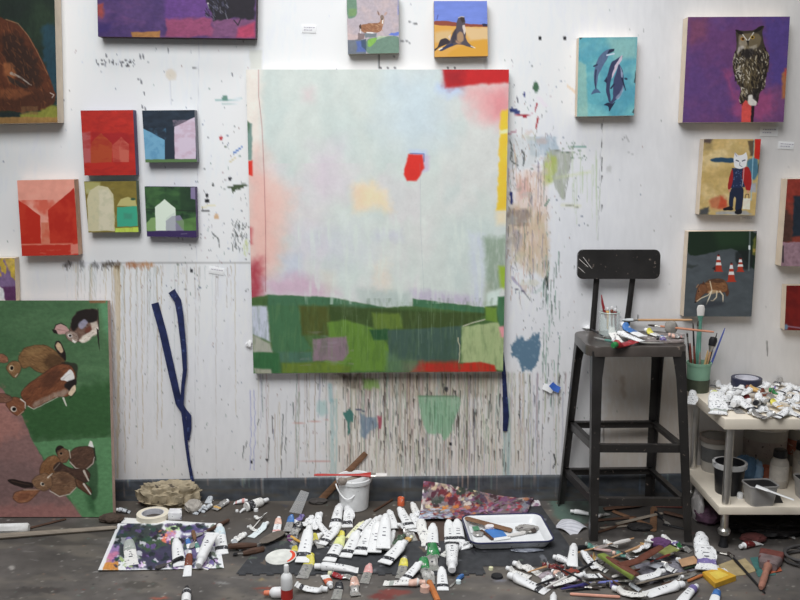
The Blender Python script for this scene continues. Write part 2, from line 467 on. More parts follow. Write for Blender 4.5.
    A.line((60,60,80), P('512,288 526,292'), .8, a=.8); A.line((90,95,90), P('524,292 530,300'), 1, a=.6)
    A.ell((60,100,70), 536, 87, 2.8, 6, soft=.8, warp=1.5, a=.95); A.poly((225,205,215), P('536,97 540,96 548,106 544,107'), soft=1.2, a=.7)
    A.line((40,55,120), P('512,110 518,112'), 5, 4, warp=1, a=.9); A.line((170,40,55), P('514,116 524,115 533,114'), 1.4, warp=.8, a=.9); A.ell((170,40,55), 525, 116, 2.6, 2, warp=1)
    A.line((170,40,50), P('537,104 535,111'), 1.8, 1, a=.9); A.line((175,45,50), P('538,118 536,128'), 2.2, 1.4, a=.9); A.ell((45,55,120), 524.5, 94.5, 1, 2.2); A.line((45,45,60), P('517,97 518,102'), 1)
    A.line((170,90,110), P('508,134 516,131'), 2, a=.6); A.line((35,45,110), P('511,193 511.5,203'), 3.2, 2.2, a=.95, warp=.5)
    A.line((60,70,65), P('510,140 512,150 510,160 517,165'), 1.4, a=.7, warp=2); A.line((50,60,60), P('522,150 524,156 523,165'), 1.5, a=.75, warp=1)
    A.line((90,150,130), P('566,146 586,147'), 1, a=.7); A.dabs([(80,110,90), (120,140,110)], 26, 562, 142, 590, 160, l=(1,3), a=.6, rnd=R)
    for i in range(20):
        x = R.uniform(562, 600); y = R.uniform(150, 190); A.line((165,185,140), [(x,y), (x,y+R.uniform(15,60))], 1, .5, a=.4, warp=.6)
    A.line((195,205,140), P('555,178 590,172'), 3, a=.35, warp=2, soft=1.5); A.line((205,205,150), P('562,205 580,206'), 3, a=.4, soft=1.5, warp=1); A.line((110,110,90), P('566,205 578,207'), 1.4, a=.5)
    A.line((90,130,110), P('545,206 549,200'), 2, a=.7); A.line((215,190,160), P('568,86 577,94'), 2.5, a=.8, warp=1)
    A.line((130,130,130), P('622,140 626,136 629,142'), .9, a=.7); A.ell((165,165,160), 609, 169, 3, 3, soft=1.5, a=.5, warp=2); A.line((150,150,150), P('628,152 634,155'), 1, a=.5)
    # slate blue scumble
    A.poly((72,108,135), P('511,345 517,337 527,340 539,331 540,352 537,362 531,372 526,368 523,374 519,360 513,357'), soft=1.2, a=.92, warp=2.5, ws=3)
    for i in range(14):
        x = R.uniform(513, 535); y = R.uniform(336, 362); A.line((120,150,170), [(x,y), (x+R.uniform(2,6), y+R.uniform(-3,3))], .9, .4, a=.55, warp=1)
    for i in range(60):
        x = R.uniform(540, 560); y = R.uniform(250, 400); A.line(R.choice([(60,90,75), (45,60,55), (90,140,115)]), [(x,y), (x,y+R.uniform(2,26))], .9, .4, a=.6, warp=.6)
    A.line((40,50,45), P('547,278 548,290'), 2.2, 1, a=.9); A.line((40,40,45), P('559,378 559,383'), 2, a=.9); A.line((40,42,45), P('693,436 692,442'), 1.4, a=.9)
    A.line((45,48,48), P('554,454 556,462 553,468'), 1.6, 1, a=.9, warp=.6)
    A.line((90,85,80), P('767,342 767.5,356'), 1.4, .9, a=.8); A.line((60,60,60), P('638,315 638,322'), 1.4, .6, a=.8)
    # heavy curtain of runs under the big canvas
    cols = [(150,120,95), (95,75,65), (120,140,110), (165,150,120), (150,110,110), (90,110,100), (185,165,130), (110,150,145), (70,62,58), (170,140,140), (140,160,120), (120,120,150), (205,195,180)]
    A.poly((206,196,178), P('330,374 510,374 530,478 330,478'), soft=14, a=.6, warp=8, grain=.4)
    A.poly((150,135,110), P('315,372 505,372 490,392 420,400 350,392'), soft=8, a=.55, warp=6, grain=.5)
    def dens(x): return 0.05+0.95*math.exp(-((x-432)/84.0)**2)
    n = 0
    while n < 620:
        x = R.uniform(256, 570)
        if R.random() > dens(x): continue
        n += 1
        y0 = 373 if R.random() < .55 else R.uniform(375, 450); y1 = min(479, y0+R.choice([15, 30, 60, 110, 110])*R.uniform(.6, 1.2))
        A.line(R.choice(cols), [(x,y0), (x+R.uniform(-.7,.7),(y0+y1)/2), (x+R.uniform(-1,1),y1)], R.uniform(.5, 1.4), R.uniform(.3, .7), a=R.uniform(.15, .6), warp=.7)
    for i in range(150):
        x = R.gauss(440, 55); y0 = R.uniform(373, 465); A.line(R.choice([(50,42,40), (65,55,48), (40,50,45)]), [(x,y0), (x+R.uniform(-.5,.5),y0+R.uniform(3,18))], R.uniform(.7,1.5), .5, a=.7, warp=.5)
    for x in (331, 333, 336, 509, 507, 504): A.line((120,170,170), [(x, 400), (x+.5, 440), (x, 478)], 2, 1.4, a=.45, warp=.8, soft=.8)
    A.ell((150,190,185), 322, 407, 6, 8, soft=2, a=.6, warp=3); A.line((110,165,175), P('330,385 331,400'), 4, a=.5, soft=1.5)
    A.poly((55,115,105), P('343,412 350,409 354,416 353,422 350,421 350,434 348,435 347,422'), soft=.6, a=.92, warp=1.2)
    A.poly((95,120,145), P('359,412 364,416 377,417 377,428 370,432 366,438 361,436'), soft=1.4, a=.75, warp=2, grain=.4); A.line((60,70,100), P('356,409 364,411'), 1.6, a=.8)
    A.poly((170,60,80), P('377,416 382,416 381,429 379,429'), soft=.6, a=.85, warp=.8); A.line((170,60,80), P('379,428 379,438'), .8, a=.6)
    A.poly((120,165,70), P('363,379 378,380 379,388 371,389 364,387'), soft=2, a=.8, warp=2, grain=.3)
    A.poly((70,60,50), P('345,374 362,374 360,392 350,386'), soft=3, a=.6, warp=4, grain=.6); A.poly((60,48,40), P('335,373 352,373 348,384'), soft=2, a=.6, warp=3, grain=.5)
    A.poly((125,175,135), P('418,396 459,397 461,403 453,425 450,436 444,440 440,434 430,434 424,428 421,412'), soft=1.0, a=.85, warp=1.6, grain=.25)
    for i in range(34):
        x = R.uniform(424, 456); y = R.uniform(398, 420); A.line(R.choice([(95,145,105), (150,190,150), (80,110,85)]), [(x,y), (x,y+R.uniform(8,22))], 1, .5, a=.5)
    A.line((90,130,95), P('419,396 457,396.5'), 1.1, a=.7); A.ell((40,40,45), 450.5, 444, 1.5, 1.5); A.ell((40,40,45), 446, 389, 2, 2.5, warp=1.5, a=.8)
    A.line((195,120,105), P('290,424 328,420'), 1, a=.5); A.line((190,110,100), P('292,462 330,461'), .8, a=.5)
    for x in (250, 254): A.line((110,110,190), [(x,390), (x+1,430), (x,470)], .9, a=.5, warp=1)
    for (x, y, l) in ((243,446,12), (246,442,6), (281,460,18), (268,438,26), (282,415,30), (285,438,12), (258,420,5)): A.line((70,72,72), [(x+1,y), (x,y+l)], 1.2, .5, a=.8, warp=.8)
    A.ell((35,35,38), 251.5, 462, 1.2, 1.4); A.ell((35,35,38), 267, 460, 1.5, 1.2)
    for i in range(150):
        x = min(R.gauss(522, 16), 575); y = R.uniform(125, 300)
        if x < 508: continue
        A.line(R.choice([(150,110,80), (110,100,90), (90,80,110), (190,140,120), (100,130,110), (70,70,75), (180,165,120)]), [(x,y), (x+R.uniform(-3,3), y+R.uniform(1,12))], R.uniform(.5,1.3), .4, a=R.uniform(.25,.6), warp=1)
    for i in range(26):
        x = R.uniform(508, 548); y = R.uniform(130, 290)
        A.ell(R.choice([(200,170,150), (170,175,170), (150,140,130), (190,150,135), (160,150,165), (190,185,150)]), x, y, R.uniform(2,7), R.uniform(1.5,4), R.uniform(-30,30), soft=1.5, a=R.uniform(.2,.5), warp=3)
    L = A.c.mean(-1, keepdims=True); A.c = L+(A.c-L)*.80
    return Xw, Zw, A
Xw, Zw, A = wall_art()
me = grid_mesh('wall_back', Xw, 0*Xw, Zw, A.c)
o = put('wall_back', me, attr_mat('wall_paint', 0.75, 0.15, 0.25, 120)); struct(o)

# baseboard strip
def baseboard():
    xs = np.concatenate([[-4.5], np.arange(-1.9, 1.9, 0.006), [4.5]])
    top = lambda x: onY(118, 480.5, -0.012).z+(onY(640, 474.5, -0.012).z-onY(118, 480.5, -0.012).z)*np.clip((x+1.2)/2.3, -.3, 1.4)
    prof = [(0.0, 1.0), (-0.009, 1.0), (-0.012, .96)]+[(-0.012, f) for f in np.linspace(.9, .05, 12)]+[(-0.012, 0.0)]
    X = np.tile(xs, (len(prof), 1)); Y = np.tile(np.array([[p[0]] for p in prof]), (1, len(xs))); f = np.array([[p[1]] for p in prof])
    Z = f*top(X)
    px, py = topx(X, Y, Z)
    A = Art(px, py, 5); A.bg((66,70,76)); A.grain(.25, 9, 5); A.tint((95,95,92), .5, 30, 8)
    for i in range(130):
        x = R.uniform(110, 560) if i < 110 else R.uniform(560, 800); A.line(R.choice([(140,145,145), (110,130,120), (150,130,120), (90,110,130), (40,42,45)]), [(x,470), (x,480+R.uniform(2,18))], 1, .5, a=.5)
    A.tint((80,74,66), .7, 25, 3, win=(0,491,800,510))
    o = put('baseboard_back', grid_mesh('baseboard_back', X, Y, Z, A.c), attr_mat('baseboard_paint', .6, .3, .1)); struct(o)
baseboard()

# floor, painted in floor coordinates (metres) through photo positions
def floor_art():
    xs = np.concatenate([[-4.5, -3, -2.2], np.arange(-1.75, 1.76, 0.006), [2.2, 3, 4.5]])
    ys = np.concatenate([[0.03, 0.0], np.arange(-0.005, -1.02, -0.006), [-1.2, -1.6, -2.4, -3.5, -5.0]])
    X, Y = np.meshgrid(xs, ys)
    px, py = topx(X, np.maximum(Y, -1.5), 0*X)
    A = Art(px, py, 9); A.bg((82,78,75))
    n = fbm(X*3, Y*3, 5, 4); A.c *= (0.72+0.56*n)[..., None]
    n = fbm(X*22, Y*22, 8, 3); A.c *= (0.86+0.28*n)[..., None]
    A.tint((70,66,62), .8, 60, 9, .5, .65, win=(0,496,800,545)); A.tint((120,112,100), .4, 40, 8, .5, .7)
    A.poly((66,60,54), P('100,500 420,500 420,530 100,530'), soft=8, a=.6, warp=8, ws=20)
    A.poly((80,102,92), P('545,490 600,490 610,520 580,525 552,515'), soft=4, a=.85, warp=6, ws=10)
    A.poly((74,58,52), P('398,515 470,515 470,562 405,565'), soft=4, a=.8, warp=6)
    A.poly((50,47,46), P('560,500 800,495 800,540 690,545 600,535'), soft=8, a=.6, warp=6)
    for c, x, y, rx, ry in (((120,55,50),395,592,16,3), ((110,45,42),382,597,12,3), ((120,60,50),270,592,10,2), ((140,140,138),222,583,5,1), ((185,182,178),110,565,2.4,1), ((60,60,70),285,505,3,1), ((120,120,130),500,580,6,1.5), ((150,130,90),262,580,3,.8), ((155,130,105),270,595,2,.7), ((160,155,150),12,567,3.2,2.4), ((70,66,62),140,585,20,3), ((64,60,58),40,590,26,3), ((130,60,45),265,588,10,1.2), ((170,80,60),160,598,8,1.2)):
        A.ell(c, x, y, rx, ry, soft=1, a=.8, warp=2)
    for i in range(900):
        x = R.uniform(-20, 820); y = R.uniform(499, 605); s = R.uniform(.3, 1.0)
        A.ell(R.choice([(150,148,145), (180,178,175), (130,125,115), (45,44,44), (55,52,50), (140,110,90), (110,60,55), (90,110,100), (165,160,150)]), x, y, s*1.3, s*.6, soft=.5, a=.75)
    for i in range(40):
        x = R.uniform(0, 800); y = R.uniform(505, 600); A.line(R.choice([(140,138,135), (60,58,56)]), [(x,y), (x+R.uniform(-14,14), y+R.uniform(-2,2))], .8, .3, a=.5, warp=1)
    return X, Y, A
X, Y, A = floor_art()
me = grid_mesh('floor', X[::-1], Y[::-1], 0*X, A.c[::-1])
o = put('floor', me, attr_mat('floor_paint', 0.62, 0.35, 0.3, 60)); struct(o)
# ================================================================== paintings
def d_bear(A):
    A.round = True; A.bg((32,44,35)); A.tint((42,58,42), .7, 18, 30); A.poly((36,66,82), P('40,25 58,20 62,115 52,95 44,60'), soft=3, a=.8, warp=3); A.poly((30,38,34), P('0,0 30,0 20,18 0,18'), soft=5, a=.7); A.poly((70,90,80), P('-30,60 10,62 10,88 -30,88'), soft=2, a=.8)
    A.poly((84,46,30), P('-40,18 0,16 8,19 20,24 30,36 38,50 46,66 52,84 56,94 54,104 44,110 20,112 0,110 -40,110'), warp=1.4)
    A.poly((48,32,26), P('2,32 14,30 26,40 36,58 42,76 40,88 24,84 14,74 4,60'), soft=4, a=.9, warp=4); A.poly((150,92,56), P('2,60 12,62 18,74 10,84 4,72'), soft=2.5, a=.8, warp=2)
    A.poly((62,38,28), P('-40,112 0,88 30,88 52,92 57,100 50,106 20,112'), soft=2, a=.6, warp=2); A.poly((118,70,44), P('-40,90 0,88 20,87 34,92 20,98 0,98 -40,98'), soft=2, a=.8, warp=2)
    A.line((160,150,140), P('11,72 20,76 31,84'), 3, 1, a=.8, warp=1); A.poly((40,34,32), P('6,74 14,78 30,86 24,88 10,82'), soft=1, a=.8); A.line((150,110,80), P('6,18 18,22 28,34 38,52 48,74'), 1, .6, a=.8)
    A.dabs([(120,72,44), (60,38,28), (140,88,54), (44,30,24)], 260, -20, 24, 52, 110, l=(3,9), wd=(.5,1.2), ang=60, a=.4, inside=inpoly('-40,18 8,19 30,36 46,66 56,94 54,104 20,112 -40,110'))
    A.poly((32,40,40), P('-40,112 20,112 20,117 -40,117'), soft=.6); A.poly((128,128,56), P('20,113 40,111 57,102 61,122 20,119'), soft=1.4, warp=1.5); A.poly((150,112,66), P('-40,117 62,117 62,124 -40,124'), soft=.8, a=.9, warp=.8); A.poly((120,90,60), P('21,106 38,106 38,114 21,114'), soft=.8, a=.6, grain=.5)
    A.line((200,190,180), P('50,92 54,94 52,97'), .7, a=.9); A.grain(.12, 2, 4)
painting('big cropped painting of a brown bear at the upper left corner', [(-70,-60), (53,-60), (57.5,122.5), (-64,125)], .07, d_bear, 1.6, seed=21)
def d_purple(A):
    A.bg((80,58,104)); A.tint((104,68,112), .7, 22, 8); A.tint((62,46,92), .7, 18, 14); A.poly((100,62,128), P('165,-40 210,-40 208,18 165,20'), soft=3, a=.8)
    A.poly((165,72,58), P('97,4 103,3 103,17 97,17'), soft=2, a=.8, warp=2); A.poly((148,70,100), P('166,18 210,17 214,30 212,37 166,37'), soft=2, a=.85, warp=2); A.poly((130,80,110), P('212,18 255,17 255,38 212,38'), soft=2.5, a=.7, warp=2); A.poly((178,60,88), P('238,28 255,22 255,38 236,38'), soft=2, a=.8)
    A.poly((165,115,60), P('131,32 160,31 160,38 132,38'), soft=.8, a=.9, warp=1); A.poly((52,40,96), P('97,24 112,22 108,32 97,34'), soft=3, a=.7)
    A.poly((32,28,36), P('205,-40 255,-40 255,18 226,18 214,20 208,6'), soft=1.2, warp=2); A.dabs([(70,70,90), (120,120,130), (20,20,26)], 60, 206, -6, 228, 18, l=(2,6), ang=60, a=.7); A.line((30,28,34), P('234,20 238,25 241,18'), 1.2, a=.8)
    A.ell((200,190,190), 208, 3, .8, .8); A.grain(.12, 3, 2)
painting('wide purple abstract painting with a dark animal foot, along the top edge of the wall', [(96,-60), (257,-60), (255.5,38.5), (98,36.5)], .05, d_purple, 1.6, M('purple_side', (60,36,50), .7), seed=22)
def d_redhouse(A):
    A.bg((176,46,38)); A.grain(.1, 5, 4); A.poly((172,96,100), P('81,132 90,132 92,163 82,163'), soft=1.5, a=.8, warp=1); A.poly((150,34,40), P('92,132 128,133 132,142 110,150 92,142'), soft=1.5, a=.7, warp=1)
    A.poly((168,70,42), P('91,142 101,133 112,143 112,162 91,163'), warp=.5); A.poly((182,84,70), P('112,145 121,137 129,144 129,162 113,162'), a=.85, warp=.5); A.poly((192,104,88), P('119,146 122,138 129,144 129,162 120,162'), a=.6, warp=.5); A.poly((176,44,36), P('81,163 136,162 136,176 81,176'), warp=.6); A.tint((150,36,34), .5, 10, 4)
painting('red painting of an orange gabled house, above the olive arches painting', [(80.5,110.5), (133,110), (136,175), (84.5,175.5)], .045, d_redhouse, 2.4, M('blue_grey_side', (90,80,110), .7), seed=23)
def d_darkhouse(A):
    A.bg((40,50,62)); A.grain(.2, 6, 3); A.poly((108,158,186), P('141,127 165,140 165,160 141,160'), warp=.4); A.tint((80,130,165), .5, 5, 5, win=(143,128,165,159)); A.poly((196,180,196), P('174,127 195,117 196,159 175,159'), warp=.4); A.tint((180,150,165), .5, 6, 4, win=(175,120,196,159)); A.poly((40,50,62), P('165,140 174,130 174,159 165,159'), warp=.3); A.poly((90,118,76), P('141,159.5 198,159 198,164 141,164'), soft=.5, warp=.4)
painting('small dark navy painting of a pale blue and a pink house front', [(142,110.5), (194.5,110), (197,162), (145.5,162.5)], .045, d_darkhouse, 2.4, M('dark_side', (120,120,128), .7), seed=24)
def d_coral(A):
    A.bg((222,150,132)); A.grain(.06, 7, 7); A.poly((184,46,32), P('16,198 40,215 41,244 16,244'), warp=.4); A.poly((176,44,32), P('48,210 74,188 80,244 50,244'), warp=.4); A.poly((200,110,84), P('41,222 49,222 50,246 41,246'), a=.8, warp=.5); A.tint((196,64,44), .6, 10, 12, win=(17,200,74,244)); A.poly((186,52,38), P('16,245 80,244 80,257 16,257'), warp=.7); A.poly((214,140,124), P('71,244 80,243 80,254 71,254'), soft=.8, a=.8); A.line((205,110,90), P('22,244.5 72,243.5'), 1.6, a=.8); A.tint((205,100,80), .5, 9, 1.5, .55, .65, win=(40,250,70,256))
painting('coral pink painting with two red slanted walls, lowest left of the small house paintings', [(17,180.5), (74,179.5), (78.5,255), (22,256)], .05, d_coral, 2.2, M('coral_side', (190,150,125), .7), seed=25)
def d_olive(A):
    A.bg((122,108,52)); A.grain(.12, 6, 4); A.poly((172,168,110), P('84,182 100,182 100,192 86,194'), soft=1, a=.8); A.poly((190,182,148), P('87,200 90,190 98,185.5 108,187 113,194 114,205 115,231 88,231'), warp=.5); A.poly((206,198,182), P('99,190 108,189 113,200 113,230 99,230'), soft=1, a=.45); A.tint((170,170,140), .4, 4, 4, win=(88,188,114,231))
    A.poly((178,170,110), P('117,206 121,199 128,197 135,199 137,206'), warp=.4); A.poly((62,158,128), P('117,207 137,206 138,226 117,227'), warp=.4); A.poly((70,130,110), P('124,213 132,213 132,219 124,219'), soft=1.5, a=.6); A.ell((50,80,60), 133, 199, 2.4, 1.2, soft=.5); A.poly((180,200,80), P('115,228 139,227 139,233 115,233'), warp=.5, grain=.2)
painting('square olive painting with a pale arch and a turquoise block, below the red house painting', [(84,181.5), (136,181), (138.5,232), (88.5,232.5)], .04, d_olive, 2.4, M('olive_side', (90,105,85), .7), seed=26)
def d_greenhouse(A):
    A.bg((52,82,52)); A.tint((34,52,40), .8, 7, 8); A.tint((80,120,70), .5, 12, 6); A.poly((40,60,44), P('180,187 194,187 196,212 180,210'), soft=2, a=.7); A.line((34,44,36), P('146,209 196,211'), 1.4, a=.6); A.poly((150,130,175), P('191,187 195,187 196,199 191,199'), soft=.5, a=.8)
    A.poly((140,170,110), P('146,223 151,218 156,217 158,231 146,231'), soft=.6, a=.85); A.poly((205,216,200), P('155,207 164.5,199 175.5,208 176,231 156,231'), warp=.4); A.poly((134,126,152), P('166,221 172,216 180,215 184,221 184,231 166,231'), a=.9, warp=.4); A.poly((178,190,180), P('166,218 175,212 176,231 166,231'), a=.5); A.poly((110,150,80), P('176,221 197,216 197,231 184,231'), soft=1, a=.6); A.poly((60,46,88), P('145,231 198,230.5 198,238 145,238'), warp=.4); A.line((150,145,165), P('181,234 187,233.6'), .5, a=.7)
painting('small green painting of a white gabled house above a violet strip', [(144.5,186.5), (195,187), (196.5,237.5), (147,236.5)], .04, d_greenhouse, 2.4, M('violet_side', (80,66,100), .7), seed=27)
def d_corner(A):
    A.bg((128,104,140)); A.tint((200,170,60), .9, 6, 9, .48, .56, win=(-40,256,16,285)); A.poly((205,176,70), P('4,258 16,258 16,276 8,270'), soft=1.5, a=.8); A.poly((94,56,92), P('-40,288 17,286 17,303 -40,303'), soft=1.5); A.poly((215,215,215), P('-4,284 3,288 6,303 -4,303'), soft=1); A.grain(.12, 3, 3)
painting('small purple and yellow painting cut off by the left edge, above the rabbit painting', [(-40,258.5), (14.5,258), (16,301.5), (-40,303)], .045, d_corner, 2.0, seed=28)
# --- rabbits: large panel standing on the floor and leaning on the wall
def d_rabbits(A):
    A.bg((78,110,76)); A.tint((90,124,86), .7, 50, 14); A.tint((66,98,66), .6, 30, 16)
    A.poly((50,86,48), P('18,412 60,392 112,380 113,437 32,441'), soft=7, a=.8, warp=5); A.poly((96,142,98), P('33,442 113,437 118,520 82,520 60,480'), soft=.8, a=.85, warp=.8)
    A.poly((98,150,110), P('98,300 112,300 112,345 104,330'), soft=4, a=.7); A.poly((140,92,64), P('88,299 106,299 106,303 90,303'), soft=.7, a=.8)
    A.poly((136,104,100), P('-90,350 0,386 20,412 33,441 45,462 62,490 84,519 -90,530'), soft=.8, warp=.8); A.poly((176,120,108), P('-90,390 0,390 14,412 26,432 0,442 -90,440'), soft=6, a=.6, warp=6); A.poly((160,110,104), P('-90,508 70,504 84,519 -90,528'), soft=4, a=.7, warp=4); A.poly((116,94,92), P('-90,450 40,465 60,500 -90,505'), soft=8, a=.6, warp=6)
    A.poly((48,84,52), P('80,478 94,488 96,512 90,510 86,495'), soft=3, a=.7, warp=2)
    K = (34,27,25)
    A.round = True
    # top black and white rabbit
    A.beast((112,86,74), '69,333 71,325 73,317 80,311 90,309 97.5,309.5 98.5,320 98,331 92,335 86,341 79,342 74,339', (46,34,32), (150,124,108), 90, 30)
    A.poly(K, '71,328 71.5,318 78,311 88,308.5 97.5,309 98.5,320 92,324 84,321 78,327 74,331', soft=1.0, warp=1.2); A.poly((150,148,168), '78,323 84,318.5 88,322 86,327 81,329 78,327', soft=.9, a=.85, warp=1); A.poly((104,60,48), '84,330 90,325 96,325 94,331 87,334', soft=1)
    A.poly((196,184,170), '90,323 97,321 98.5,330 93,331', soft=1, a=.85, warp=.8); A.poly((206,194,180), '78,341 82,336 88,333 93,329 98.5,326 98.5,334 93,335 88,341 82,343', soft=.8, warp=.8); A.dabs([(160,140,126), (226,218,206)], 30, 78, 327, 98, 342, l=(1.5,4), wd=(.4,.8), ang=-30, a=.6, inside=inpoly('78,341 88,333 98.5,326 98.5,334 88,341 82,343'))
    A.poly((184,146,140), '54,330 56,325 61,323.5 66,326 70,331 66,334 59,334.5', warp=.4); A.line(K, P('53.5,331 56,325 61,323 66.5,326'), 1.1, .7, a=.85); A.poly(K, '52,329 56,330 58,333.5 54,333', soft=.5); A.line((120,84,80), P('57,329 66,331'), .8, .4, a=.6)
    A.beast((150,130,118), '65,333 71,330.5 77,333 79,338 77,342.5 73,342 68,339.5', (74,54,48), (200,186,174), 36, 40, l=(1,3)); A.ell((236,230,224), 70, 335.6, 2.3, 1.8, 20, a=.85); A.ell((24,20,20), 70.2, 335.6, 1.4, 1.2); A.poly((215,205,196), '73,339 77,341.5 75,343.5 72,342', soft=.5)
    A.poly(K, P('96.4,328 98.6,330 100,352 98.4,344'), soft=.4, warp=.3, rnd=False); A.line(K, P('98,309 99,330'), .9, .9, a=.8)
    # second brown rabbit
    A.poly(K, '54,347 56,341 60,340 65,350 67,362 61,358', warp=.6); A.poly((196,168,136), '55.5,345 58,341.5 61,344 63.5,351 61,353.5 57,349', soft=.6, warp=.4)
    A.beast((124,92,60), '18,358 24,348 34,345 46,345 55,350 66,362 62,369 52,371 43,373.5 36,371 30,366 24,369 20,365', (66,46,30), (166,130,88), 210, 15, l=(2,7)); A.poly((64,44,30), '44,358 56,352 66,362 60,369 48,370', soft=2.5, a=.6, warp=2); A.poly((150,118,78), '26,350 36,347 44,348 40,353 28,356', soft=2, a=.55, warp=1.5)
    A.beast((132,98,66), '6,368 9,363 14,360.5 20,362 22,368 18,376 14,378 10,374', (70,48,34), (176,142,102), 40, 50, l=(1,3)); A.ell((216,192,156), 11.6, 368, 2.6, 3, a=.8); A.ell((20,17,16), 12, 368, 1.6, 2); A.line((222,206,186), P('15.5,376.5 18,373.5'), 1.1, .6, a=.8)
    A.beast((146,98,74), '-6,354 3,353.5 8,357 9,362 4,363 -6,361', (60,40,34), (190,140,116), 20, 10, l=(1,4))
    # third chestnut rabbit
    A.poly(K, '60,362 70,362 78,364 78,376 70,392 66,390', soft=1, a=.7)
    A.beast((116,70,48), '20,394 28,384 40,376 52,367 61,363.5 71,365 76,374 75,388 68,397 59,396 48,401 34,409 26,405', (58,34,27), (158,104,70), 260, -35, l=(2,8)); A.poly((62,38,30), '40,378 56,368 64,372 56,384 44,390', soft=3, a=.5, warp=2); A.poly((160,142,128), '32,405 42,398 56,392 68,388 72,389 66,396 56,397 46,402 35,408', soft=1.4, a=.75, warp=1.4, grain=.3); A.line((226,216,206), P('28,406 34,409 46,403 58,397'), .9, .5, a=.75, warp=.8)
    A.poly((218,214,210), '59.5,379.5 65,374 70,368.5 74,373 74.5,380 68,382', soft=.5, warp=.8); A.line((170,166,164), P('63,379 71,373'), 1, .4, a=.6); A.poly((36,29,28), '63,386 70,380 76,378 77,385 71,392', soft=.9); A.poly((208,184,156), '68,394 71,388 75.5,384 76,390 72,396', warp=.5); A.line((226,216,206), P('63.5,398 66.5,405.5'), 2, 1.2, a=.85); A.line(K, P('70,398 76,392'), 1, .6, a=.7)
    A.beast((128,82,58), '5,404 9,398 15,396.5 23,399 27,405 24,412 18,416.5 12,413', (62,38,30), (176,128,96), 50, 40, l=(1,4)); A.ell((228,220,208), 13.8, 409, 3.1, 2.7, 30, a=.85); A.ell((18,15,15), 14.3, 409, 2, 1.9); A.line((230,224,216), P('21,399 25.5,402.5 25.5,408'), 1.4, .8, a=.8, warp=.5); A.line((220,200,180), P('18,416 24,411'), .7, a=.6)
    A.beast((120,84,68), '-6,394 4,393 11,396 13,399.5 6,403 -6,402', (56,36,30), (170,126,104), 24, 10, l=(1,4))
    # lower group
    A.poly((36,52,36), '88,446 94,446 98,468 98,498 92,500 88,480', soft=1.5, a=.55)
    A.beast((88,64,52), '69,453 75,447.5 84,446 93,446.5 95.5,455 93.5,464 86,470 75,468.5 70,462', (44,32,28), (128,98,80), 110, -20, l=(1.5,5)); A.line((222,212,200), P('70,462 76,468 86,470 93,463.5 94.5,457'), 1.1, .7, a=.75, warp=.6); A.poly((228,222,212), '88.5,446 90.5,440.5 92.5,441.5 94,447.5', warp=.3); A.line(K, P('94.5,448 96,460'), 1.2, .8, a=.8)
    A.poly((42,31,27), '55.5,451 56.5,446.5 61,445 64.5,447.5 62,452.5 58,456', warp=.5); A.beast((120,88,66), '57.5,452 63,447.5 69,450 70.5,456 67,462.5 61,463 58,459', (58,40,32), (168,136,108), 30, -30, l=(1,3)); A.ell((150,120,96), 61.3, 453.6, 2, 1.8, a=.8); A.ell((20,16,15), 61.3, 453.4, 1.3, 1.2); A.line((214,204,186), P('69.5,450 70.8,458'), 1, .7, a=.8)
    A.beast((128,90,60), '39,473 42,463 48,457 55,454.5 60,459 61,467 54,475 44,480', (66,44,32), (172,132,94), 70, -45, l=(2,5))
    A.beast((74,54,45), '53,467 60,461.5 66,466 74,469 86,468.5 91,474 88,483 79,481 70,474 58,477', (40,29,26), (116,88,70), 70, 10, l=(2,5)); A.line((214,204,190), P('84,471 89,480.5'), 2.4, 1.4, a=.8, warp=.5); A.poly((62,46,40), '53,468 56,463 61,461 63,466 58,473', soft=.7); A.line((190,176,160), P('54,470 60,463'), .7, a=.6)
    A.beast((118,88,67), '48,479 54,472.5 62,471 70,472.5 77,480 76.5,488 70,494 60,496.5 51,492', (60,44,36), (164,132,104), 130, -15, l=(1.5,6)); A.line((218,208,194), P('50,491 60,496.5 70,494 76.5,487.5'), 1.1, .8, a=.75, warp=.6); A.poly((80,58,46), '58,478 66,474 72,478 66,484', soft=2, a=.6)
    A.beast((92,64,48), '75,478 83,481 90,487 92.5,492 90,495.5 84,491 77,487', (46,32,27), (140,106,82), 26, 40, l=(1,4)); A.line((228,220,210), P('84,484 91,494'), 2, 1.2, a=.8)
    A.beast((130,98,73), '31,481 37,475.5 46,472.5 52,477 52.5,487 45,491.5 36,488.5', (66,48,38), (178,146,116), 50, -20, l=(1,4)); A.ell((226,218,204), 42.6, 484, 2.2, 1.7, 30, a=.85); A.ell((20,17,16), 43, 484, 1.4, 1.2); A.line((222,212,196), P('48,477.5 52.5,473.5'), 1.5, .8, a=.85)
    A.poly((42,31,28), '7,480 12,478.5 22,481 33,482.5 34,488 24,488 13,485', warp=.5); A.line((96,72,60), P('12,481 30,485'), .9, .4, a=.6)
    A.beast((146,97,70), '12.5,498 15,492 23,490 33,489 41,489.5 37,494 29,502 19,503.5', (64,42,32), (188,140,106), 46, -20, l=(2,5)); A.poly((118,74,56), '16,497 22,493 32,492 28,499 20,501', soft=1.2, a=.6); A.line((216,200,184), P('24,489.8 40,489.6'), .8, .5, a=.7)
    A.grain(.1, 3, 2)
bl = onZ(-60, 521.5, .004); br = onZ(113.5, 516.5, .004); br.y = bl.y = onZ(113.5, 517, .004).y
Yt = -.055
tr = onY(107.5, 300.5, Yt); tl = Vector((onY(-75, 304, Yt).x, Yt, tr.z-.0))
bl.x = onZ(-62, 517, .004).x
painting('large green and pink painting of rabbits turned sideways, standing on the floor against the wall', [(-75,300.5), (107.5,300.5), (113.5,517), (-62,517)], .036, d_rabbits, 1.7, M('pale_wood_side', (176,150,136), .7), seed=29, corners3=[tl, tr, br, bl], box4=(-68,300.5,114,517))
